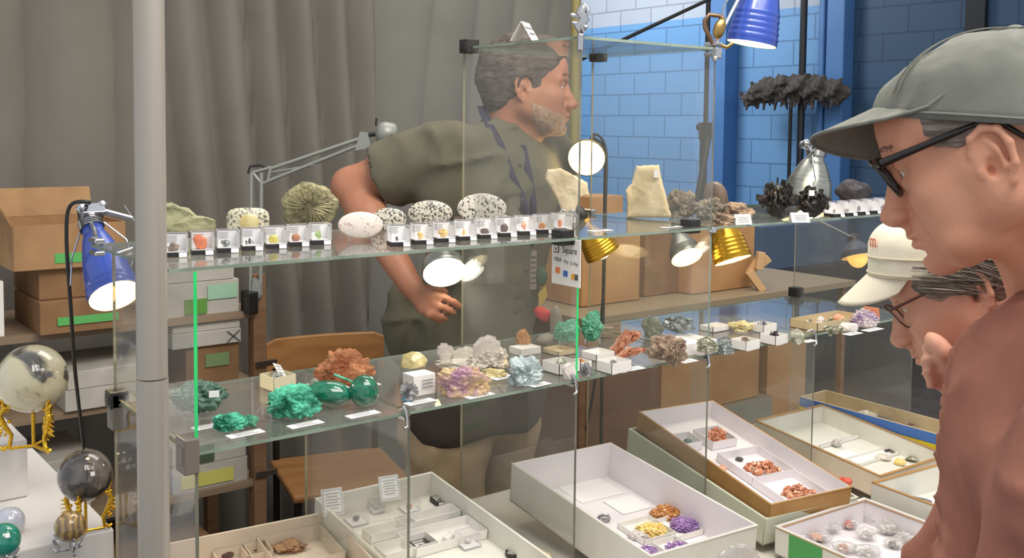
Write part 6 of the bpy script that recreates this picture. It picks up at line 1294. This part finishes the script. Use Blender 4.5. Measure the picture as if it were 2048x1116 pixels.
# grey temple hair
s = SDF((-.14, -.10, -.06), (.10, .10, .10), .0025); s.ell((-.018, 0, .030), (.106, .0825, .085), .01); s.plane((0, 0, .0), (.35, 0, -1)); s.plane((.052, 0, .03), (1, 0, .35)); s.plane((-.0, 0, .046), (-.5, 0, 1)); 
s.ell((-.03, 0, -.03), (.045, .12, .055), .004, 's'); s.disp(.0012, 260, 2, 2)
HAIRG = mat('grey_hair', (150, 136, 124), .7, c2=(112, 98, 88), sc=60, stretch=(.3, .3, 2), bump=.8, bsc=300)
hv, hf = s.mesh(); wp(np_mesh('hair', hv @ np.array(M1.to_3x3()).T+np.array(M1.translation), hf, HAIRG), p1)
def glasses(M, m, p, hinge, earp, rz=.024, w_=.026, tk=.0022, lens=True, pan=.35, arm=.0035, name='eyeglasses'):
    g = bpy.data.objects.new(name, None); COL.objects.link(g); g.parent = p; g.matrix_basis = p.matrix_basis.inverted()
    hxx, hy, hz = hinge
    for sy in (-1, 1):
        mb = MB(M); c_ = Vector((hxx+.004, sy*(hy-w_*1.15), hz-rz*.75)); pts = [c_+Vector((-sin(a)*rz*pan*-1 if False else sin(a)*rz*-pan*-1*-1, cos(a)*w_, sin(a)*rz)) for a in np.linspace(0, 2*pi, 29)[:-1]]
        pts = [c_+Vector((pan*sin(a)*rz-.10*abs(cos(a)*w_), math.copysign(abs(cos(a))**.75, cos(a))*w_, math.copysign(abs(sin(a))**.75, sin(a))*rz)) for a in np.linspace(0, 2*pi, 41)[:-1]]
        mb.tube(pts, tk, 8, closed=True); wpg(mb.build('lens_rim', m, None, True), g)
        if lens: mb = MB(M); mb.add([p_ for p_ in pts], [tuple(range(len(pts)))]); wpg(mb.build('lens', LENS), g)
        mb = MB(M); mb.tube([(hxx, sy*hy, hz), (hxx*.55+earp[0]*.45, sy*(hy*.5+earp[1]*.5+.001), hz*.5+earp[2]*.5), (earp[0], sy*earp[1], earp[2]), (earp[0]-.015, sy*(earp[1]-.002), earp[2]-.008), (earp[0]-.03, sy*(earp[1]-.004), earp[2]-.03)], [arm*1.25, arm, arm*.9, arm*.8, arm*.7], 8); wpg(mb.build('temple_arm', m, None, True), g)
        mb = MB(M); mb.tube([(hxx, sy*hy, hz), (hxx+.004, sy*(hy-.006), hz-.001)], arm, 8); wpg(mb.build('hinge', m, None, True), g)
    mb = MB(M); mb.tube([(hxx+.004, -.010, hz-rz*.5), (hxx+.008, 0, hz-rz*.35), (hxx+.004, .010, hz-rz*.5)], tk, 8); wpg(mb.build('bridge', m, None, True), g)
def wpg(o, g): o.parent = g; o.matrix_basis = Matrix(); return o
glasses(M1, mat('black_frame', (34, 30, 28), .25), p1, (.090, .070, .016), (-.010, .080, .020), arm=.0036, rz=.021, w_=.027, tk=.0026)
for y, n_ in ((1, 14), (-1, 14)):
    mb = MB(M1); rs = random.Random(3)
    for k in range(n_*3): u = rs.random(); a = Vector((.0895-.017*u, y*(.012+.034*u), .0245+.003*sin(u*3)+rs.uniform(-.002, .003))); mb.tube([a, a+Vector((.004, y*.003, rs.uniform(-.001, .003)))], .0005, 4)
    wp(mb.build('eyebrow', LASH), p1)

# ------------------------------------------------------------ customer in ivory cap
T26 = R(27); ray2 = (-CR*.905+CF*.425).normalized(); F2 = ray2*cos(T26)+UP*-sin(T26); O2 = at(1923, 566, 1.36); M2 = frame(F2, UP, O2); Lf2 = Vector((-ray2.y, ray2.x, 0))
NB2 = at(2055, 770, 1.42); CC2 = NB2+UP*-.06-Lf2*.05-ray2*.04; SL2 = CC2+Lf2*.14+UP*-.01; SR2 = CC2-Lf2*.16+UP*-.01
p2 = person('person in ivory cap and wire glasses holding a hand to the mouth', (CC2.x, CC2.y, 0))
s = head(.0024, tuple(M2.inverted() @ NB2), (.050, .055), old=.5, nose=1.02, chin=-.002, earsc=.95, jaw=-.002); hv, hf = s.mesh()
TB2 = CC2-ray2*.12; TB2.z = .93
HP = at(1893, 742, 1.30); EL2 = HP-UP*.22-ray2*.04+Lf2*.02; ER2 = SR2+UP*-.26-ray2*.02; WRR2 = ER2+ray2*.18+UP*-.08
WR2 = HP+UP*-.035-ray2*.035
s = sdf_world([V3(NB2), V3(SL2), V3(SR2), V3(HP), V3(EL2), V3(WRR2), V3(CC2)-np.array((0, 0, .4))], .12, .006)
for S_ in (SL2, SR2): s.cap(V3(NB2)-np.array((0, 0, .02)), V3(S_), .045, .04, .03)
s.cap(V3(CC2)-np.array((0, 0, .08)), V3(TB2), .105, .115, .05)
s.cap(V3(SL2), V3(EL2), .040, .033, .02); s.cap(V3(EL2), V3(WR2), .034, .024, .02); s.cap(V3(SR2), V3(ER2), .040, .033, .02); s.cap(V3(ER2), V3(WRR2), .033, .024, .02)
def P2(px, py, D): return V3(at(px, py, D))
kn = [P2(1882, 702, 1.288), P2(1880, 724, 1.287), P2(1882, 746, 1.289), P2(1886, 767, 1.292)]
fg = [[kn[0], P2(1858, 695, 1.280), P2(1851, 700, 1.295), P2(1860, 706, 1.31)], [kn[1], P2(1855, 719, 1.276), P2(1849, 724, 1.292), P2(1858, 729, 1.31)], [kn[2], P2(1858, 743, 1.277), P2(1853, 748, 1.292), P2(1862, 752, 1.31)], [kn[3], P2(1864, 765, 1.282), P2(1860, 770, 1.295), P2(1868, 773, 1.31)]]
hand(s, V3(WR2), kn, fg, [P2(1900, 735, 1.272), P2(1888, 706, 1.262), P2(1876, 688, 1.268), P2(1862, 676, 1.278)], fs=.82, fk=.0006)
d_ = (WRR2-ER2).normalized(); kn2 = [V3(WRR2+d_*.07+UP*q) for q in (-.024, -.008, .008, .023)]; hand(s, V3(WRR2), kn2, [[k, k+V3(d_)*.03, k+V3(d_)*.05+V3(Lf2)*.01, k+V3(d_)*.06+V3(Lf2)*.02] for k in kn2], [V3(WRR2), V3(WRR2+d_*.03+UP*.03), V3(WRR2+d_*.06+UP*.04)])
bv, bf = s.mesh(); hw = hv @ np.array(M2.to_3x3()).T+np.array(M2.translation); wp(np_mesh('body', np.concatenate([hw, bv]), np.concatenate([hf, bf+len(hw)]), SK2), p2); eyes(p2, M2, (1, 0, -.5))
TOP2 = mat('slate_top_cloth', (92, 96, 104), .9, c2=(84, 88, 96), sc=16, bump=.4, bsc=600)
s = sdf_world([V3(NB2), V3(SL2), V3(SR2), V3(EL2), V3(ER2), V3(CC2)-np.array((0, 0, .4))], .15, .009)
for S_ in (SL2, SR2): s.cap(V3(NB2)-np.array((0, 0, .03)), V3(S_), .052, .055, .03)
s.cap(V3(CC2)-np.array((0, 0, .08)), V3(TB2), .125, .14, .05); s.cap(V3(SL2), V3(EL2), .055, .05, .03); s.cap(V3(SR2), V3(ER2), .055, .05, .03); s.disp(.004, 30, 9); np_wp('top', s, TOP2, p2)
legs(p2, Vector((TB2.x, TB2.y, 0)), ray2, Lf2, mat('black_slacks', (48, 48, 52), .9), z0=.9, hr=.1)
s = SDF((-.16, -.12, -.14), (.11, .12, .10), .003); s.ell((-.022, 0, .026), (.107, .086, .083), .01); s.ell((-.075, 0, -.02), (.05, .07, .06), .02); s.ell((.075, 0, -.055), (.075, .13, .095), .004, 's'); s.ell((.012, 0, -.055), (.045, .13, .055), .006, 's')
s.disp(.0035, 70, 5, 3)
HAIR2 = mat('silver_grey_hair', (168, 160, 146), .6, c2=(104, 98, 90), sc=34, stretch=(1, .5, 4), bump=1., bsc=160); hv, hf = s.mesh(); wp(np_mesh('hair', hv @ np.array(M2.to_3x3()).T+np.array(M2.translation), hf, HAIR2), p2)
mb = MB(M2); rs = random.Random(8)
for k in range(150):
    a = rs.uniform(.045, -.05); z_ = .028+rs.uniform(-.006, .03)-abs(a)*.2; p = Vector((a, .078+rs.uniform(0, .008), z_)); l_ = rs.uniform(.03, .06); mb.tube([p, p+Vector((-l_*.5, .006, -l_*.22)), p+Vector((-l_, .006, -l_*.55+rs.uniform(-.008, .01))), p+Vector((-l_*1.25, .002, -l_*.6))], [.0008, .0009, .0008, .0004], 5)
wp(mb.build('hair_strands', HAIR2, smooth=True), p2)
Fc2 = ray2*cos(R(4))-UP*sin(R(4)); Mc2 = frame(Fc2, UP, at(1880, 541, 1.372)); IV = mat('ivory_cap_cloth', (232, 224, 200), .9, c2=(222, 213, 188), sc=9, bump=.35, bsc=900)
mb = MB(Mc2); cap_crown(mb, .092, .098, .083, .074, 2.6, 84, 26, .0022, 6, front_n=3.6, skirt=.003); cp = wp(mb.build('cap', IV, smooth=True), p2); so = cp.modifiers.new('thick', 'SOLIDIFY'); so.thickness = .002
for z_ in (.001, .0225):
    mb = MB(Mc2); mb.tube([Vector((( .092 if cos(th) > 0 else .098)*cos(th)*(1.006 if z_ < .01 else .997), .083*sin(th)*(1.006 if z_ < .01 else .995), z_)) for th in np.linspace(0, 2*pi, 70)[:-1]], .0011, 6, closed=True); mb.build('band_seam', mat('ivory_seam', (206, 196, 170), .9), cp, True)
mb = MB(Mc2); brim_mesh(mb, .089, .079, .062, R(44), .022, .0, 1.2, pw=.6); o = mb.build('brim', IV, cp, True); so = o.modifiers.new('thick', 'SOLIDIFY'); so.thickness = .003
qn = cap_pt(.092, .098, .083, .074, 2.6, .5, .97, .0015, 3.6); n_ = Vector((cos(.5)/.092, sin(.5)/.083, .6)).normalized(); Tm = Mc2 @ (Matrix.Translation((qn.x, qn.y, .044)) @ (Matrix((Vector((-n_.y, n_.x, 0)).normalized(), n_.cross(Vector((-n_.y, n_.x, 0)).normalized()), n_)).transposed().to_4x4())); text_mesh('m', .026, Tm, 'embroidered_letter', mat('red_embroidery', (214, 110, 84), .8), cp)
glasses(M2, mat('brown_wire', (96, 66, 58), .3, .5), p2, (.084, .066, .008), (-.010, .078, .016), rz=.018, w_=.022, tk=.0012, arm=.0016, pan=.45)

# ------------------------------------------------------------ seller in olive shirt
from mathutils.bvhtree import BVHTree
DS = 2.45; F3 = CR*cos(R(2))-UP*sin(R(2)); O3 = at(1060, 172, DS); M3 = frame(F3, UP, O3)
Fb = (CR*cos(R(38))-CF*sin(R(38))).normalized(); Lf3 = Vector((-Fb.y, Fb.x, 0)); NB3 = at(1012, 268, 2.47); SR3 = at(905, 300, 2.31); SL3 = SR3+Lf3*.345; CC3 = SR3+Lf3*.172
p3 = person('seller in olive short sleeved shirt with lanyard, right hand on the hip', (CC3.x, CC3.y, 0))
s = head(.0030, tuple(M3.inverted() @ (NB3+UP*-.03)), (.058, .066), old=.5, nose=1.08, chin=.003, earsc=.95); hv, hf = s.mesh()
EL = at(700, 372, 2.34); WR = at(822, 572, 2.22); HIP = at(935, 700, 2.44); TB3 = Vector((HIP.x, HIP.y, .96)); TB3 = CC3.lerp(HIP, .9); TB3.z = .96
EL3 = SL3+UP*-.28-Fb*.07-Lf3*.01; WRL3 = EL3+UP*-.24+Fb*.02
s = sdf_world([V3(NB3), V3(SL3), V3(SR3), V3(EL), V3(WR), V3(EL3), V3(WRL3), V3(CC3)-np.array((0, 0, .42))], .13, .0065)
for S_ in (SL3, SR3): s.cap(V3(NB3)-np.array((0, 0, .03)), V3(S_), .05, .045, .03)
s.cap(V3(CC3)-np.array((0, 0, .1)), V3(TB3), .115, .12, .05)
s.chain([V3(SR3), V3(SR3.lerp(EL, .55)), V3(EL)], [.050, .052, .040], .02); s.chain([V3(EL), V3(EL.lerp(WR, .3)), V3(WR)], [.040, .042, .026], .02); s.cap(V3(SL3), V3(EL3), .048, .04, .02); s.cap(V3(EL3), V3(WRL3), .04, .026, .02)
def P3(px, py, D): return V3(at(px, py, D))
kn = [P3(866, 588, 2.175), P3(862, 602, 2.18), P3(854, 614, 2.185), P3(846, 622, 2.19)]
fg = [[kn[0], P3(890, 595, 2.165), P3(908, 604, 2.17), P3(923, 614, 2.18)], [kn[1], P3(880, 612, 2.165), P3(896, 618, 2.17), P3(908, 626, 2.18)], [kn[2], P3(868, 624, 2.17), P3(882, 632, 2.17), P3(892, 638, 2.18)], [kn[3], P3(858, 630, 2.17), P3(870, 636, 2.175), P3(880, 643, 2.18)]]
hand(s, V3(WR), kn, fg, [P3(838, 590, 2.20), P3(858, 582, 2.22), P3(876, 580, 2.235), P3(890, 584, 2.24)])
d_ = (WRL3-EL3).normalized(); kn2 = [V3(WRL3+d_*.07+UP*q) for q in (-.024, -.008, .008, .023)]; hand(s, V3(WRL3), kn2, [[k, k+V3(d_)*.03, k+V3(d_)*.05+V3(Lf3)*-.01, k+V3(d_)*.06+V3(Lf3)*-.02] for k in kn2], [V3(WRL3), V3(WRL3+d_*.03+UP*.03), V3(WRL3+d_*.06+UP*.04)])
bv, bf = s.mesh(); hw = hv @ np.array(M3.to_3x3()).T+np.array(M3.translation); wp(np_mesh('body', np.concatenate([hw, bv]), np.concatenate([hf, bf+len(hw)]), SK3), p3); eyes(p3, M3, (1, -.1, -.05))
OLV = mat('olive_shirt_cloth', (104, 100, 82), .9, c2=(96, 92, 74), sc=12, bump=.4, bsc=600)
s = sdf_world([V3(NB3), V3(SL3), V3(SR3), V3(SR3.lerp(EL, .6)), V3(EL3), V3(CC3)-np.array((0, 0, .5))], .18, .0065)
for S_ in (SL3, SR3): s.cap(V3(NB3)-np.array((0, 0, .035)), V3(S_), .058, .062, .03)
s.cap(V3(CC3)-np.array((0, 0, .10)), V3(TB3)+np.array((0, 0, .02)), .135, .142, .06); s.cap(V3(SL3)-np.array((0, 0, .1)), V3(SR3)-np.array((0, 0, .1)), .085, .085, .05)
sl = SR3.lerp(EL, .60); s.cap(V3(SR3), V3(sl), .064, .078, .03); s.cap(V3(SL3), V3(SL3.lerp(EL3, .7)), .06, .068, .03)
ed = (EL-SR3).normalized()
# open the sleeve end around the arm
s.cap(V3(sl+ed*.075), V3(sl+ed*.16), .082, .09, .004, 's')
for k in range(6): a = V3(CC3)+np.array((0, 0, -.10-.055*k))-V3(CF)*.12; s.cap(a+V3(CR)*-.09, a+V3(CR)*.05+np.array((0, 0, -.04+.02*(k % 3))), .001, .001, .012, 's')
s.ell(V3(at(800, 640, 2.40)), (.035, .03, .10), .03)
s.folds(.010, V3(CR*.3+UP*.9), 46, 4, 1.4); s.folds(.007, V3(CR*.9+UP*.3), 70, 9, 1.3); s.disp(.003, 34, 12, 3); sh3 = np_wp('shirt', s, OLV, p3); BV3 = BVHTree.FromPolygons([v.co for v in sh3.data.vertices], [tuple(p.vertices) for p in sh3.data.polygons])
def onsh(px, py, D, lift=.004):
    r = ray(px, py).normalized(); h_ = BV3.ray_cast(CAM_LOC, r); return (h_[0]-r*lift) if h_[0] is not None else at(px, py, D)
s = sdf_world([V3(NB3)], .16, .004)
FR = V3((Fb*.8+CR*.2).normalized())
nb = V3(NB3)
s.chain([nb-FR*.055+np.array((0, 0, .028)), nb-V3(Lf3)*.068+np.array((0, 0, .005)), nb+FR*.055-V3(Lf3)*.045+np.array((0, 0, -.055)), nb+FR*.085-V3(Lf3)*.025+np.array((0, 0, -.095))], [.014, .016, .015, .008], .006)
s.chain([nb-FR*.055+np.array((0, 0, .028)), nb+V3(Lf3)*.068+np.array((0, 0, .005)), nb+FR*.055+V3(Lf3)*.045+np.array((0, 0, -.055)), nb+FR*.085+V3(Lf3)*.025+np.array((0, 0, -.095))], [.014, .016, .015, .008], .006)
np_wp('collar', s, OLV, p3)
# lanyard with badge and keys
LAN = mat('navy_lanyard', (52, 48, 70), .7)
def ribbon(name, pts, w_, m, par, side):
    mb = MB(); vs = []
    for i, p in enumerate(pts): vs += [Vector(p)-side*w_/2, Vector(p)+side*w_/2]
    mb.add(vs, [(2*i, 2*i+1, 2*i+3, 2*i+2) for i in range(len(pts)-1)]); o = wp(mb.build(name, m, smooth=True), par); so = o.modifiers.new('thick', 'SOLIDIFY'); so.thickness = .0015; return o
ln = p3
ribbon('lanyard_strap', [onsh(962, 212, 2.44), onsh(968, 228, 2.42), onsh(980, 252, 2.35), onsh(990, 270, 2.33), onsh(1000, 290, 2.30), onsh(1022, 350, 2.265), onsh(1045, 400, 2.255), onsh(1058, 450, 2.255)], .020, LAN, p3, CR)
ribbon('lanyard_strap', [onsh(1045, 290, 2.36), onsh(1056, 340, 2.31), onsh(1066, 400, 2.28), onsh(1068, 450, 2.262)], .016, LAN, p3, CR)
ribbon('lanyard_strap', [onsh(1063, 448, 2.25), onsh(1064, 492, 2.235)], .010, LAN, p3, CR)
mb = MB(M_); o = None
q = onsh(1066, 540, 2.225, .006); bdg = thing('name_badge', 'striped name badge with keys hanging from the seller\'s lanyard', 'badge', tuple(q), R(-38)); mb = MB(); mb.box((0, 0, 0), (.016, .003, .09)); mb.build('card', mat('badge_grey', (150, 138, 126), .6), bdg); mb = MB(); [mb.box((.001, -.002, .03-.012*k), (.010, .001, .004)) for k in range(6)]; mb.build('printed_lines', INK, bdg)
mb = MB(); mb.sphere((.020, 0, -.015), (.014, .008, .022), 12, 8); mb.build('green_tag', mat('dark_green_tag', (62, 92, 70), .7), bdg, True); mb = MB(); mb.prism([(.012, -.055), (.03, -.035), (.034, -.06), (.018, -.085)], -.002, .002); mb.build('yellow_tag', mat('amber_tag', (200, 168, 84), .6), bdg)
q = at(1086, 628, 2.22); t = thing('red_pouch', 'small red pouch at the seller\'s belt behind the grey pillar stone', 'pouch', tuple(q), R(-38)); mb = MB(); mb.sphere((0, 0, 0), (.022, .012, .014), 14, 10, rot=Matrix.Rotation(.6, 3, 'Y')); mb.build('pouch', mat('red_cloth', (200, 60, 60), .7), t, True)
# placket
mb = MB(); 
for k in range(5): q = onsh(1040+4*k, 330+70*k, 2.262, .001); mb.sphere(q, .0045, 8, 6)
wp(mb.build('shirt_button', mat('shirt_button', (84, 82, 66), .4), smooth=True), p3)
# hair
s = SDF((-.15, -.12, -.12), (.11, .12, .14), .0035); s.ell((-.022, 0, .036), (.109, .088, .090), .01); s.ell((-.072, 0, -.005), (.050, .070, .068), .02); s.ell((.046, 0, .088), (.044, .060, .026), .02)
s.ell((.088, 0, -.010), (.075, .10, .082), .006, 's'); s.ell((.012, 0, -.075), (.052, .13, .060), .006, 's'); s.ell((-.012, .085, -.012), (.020, .02, .032), .004, 's'); s.ell((-.012, -.085, -.012), (.020, .02, .032), .004, 's'); s.disp(.003, 90, 6, 3)
HB = mat('dark_brown_hair', (66, 54, 48), .6, c2=(98, 86, 80), sc=40, stretch=(1, 1, 4), bump=1., bsc=160); hv, hf = s.mesh(); wp(np_mesh('hair', hv @ np.array(M3.to_3x3()).T+np.array(M3.translation), hf, HB), p3)
# short beard: a thin shell over jaw and chin
s = head(.0035, tuple(M3.inverted() @ (NB3+UP*-.03)), (.02, .02), old=.5, nose=1.08, chin=.003, earsc=.5, folds=False); s.D -= .0009
s.plane((0, 0, -.038), (.35, 0, 1)); s.plane((.005, 0, -.06), (-1, 0, -.15)); s.plane((.0, 0, -.122), (0, 0, -1)); s.ell((.098, 0, -.0705), (.018, .022, .0095), .002, 's'); s.ell((.10, 0, -.045), (.03, .03, .012), .002, 's'); 
hv, hf = s.mesh(); wp(np_mesh('beard', hv @ np.array(M3.to_3x3()).T+np.array(M3.translation), hf, mat('grizzled_beard', (150, 112, 88), .8, c2=(172, 144, 120), sc=90, bump=.3, bsc=400)), p3)
for y in (1, -1):
    mb = MB(M3); rs = random.Random(3)
    for k in range(34): u = rs.random(); a = Vector((.0895-.017*u, y*(.010+.036*u), .0245+.004*sin(u*3)+rs.uniform(-.002, .003))); mb.tube([a, a+Vector((.004, y*.004, rs.uniform(-.001, .003)))], .0008, 4)
    wp(mb.build('eyebrow', HB), p3)
KH = mat('khaki_cloth', (184, 160, 126), .9, c2=(170, 146, 114), sc=8, bump=.4, bsc=300)
legs(p3, Vector((TB3.x, TB3.y, 0)), Fb, Lf3, KH, z0=.92, hr=.115, sp=.095, bend=.03)
s = SDF((TB3.x-.3, TB3.y-.3, .64), (TB3.x+.3, TB3.y+.3, 1.04), .008); s.cap((TB3.x, TB3.y, .90), (TB3.x, TB3.y, .86), .165, .172, .03)  # dark layer around the waist and upper thighs
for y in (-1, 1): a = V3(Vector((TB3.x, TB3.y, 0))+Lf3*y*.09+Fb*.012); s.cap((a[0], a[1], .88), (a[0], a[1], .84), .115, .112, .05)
s.plane((0, 0, .99), (0, 0, 1)); s.plane((0, 0, .79), (.05, 0, -1)); s.disp(.003, 30, 3); np_wp('dark_waist_layer', s, mat('dark_waist_cloth', (70, 60, 52), .9, c2=(62, 54, 48), sc=10), p3)
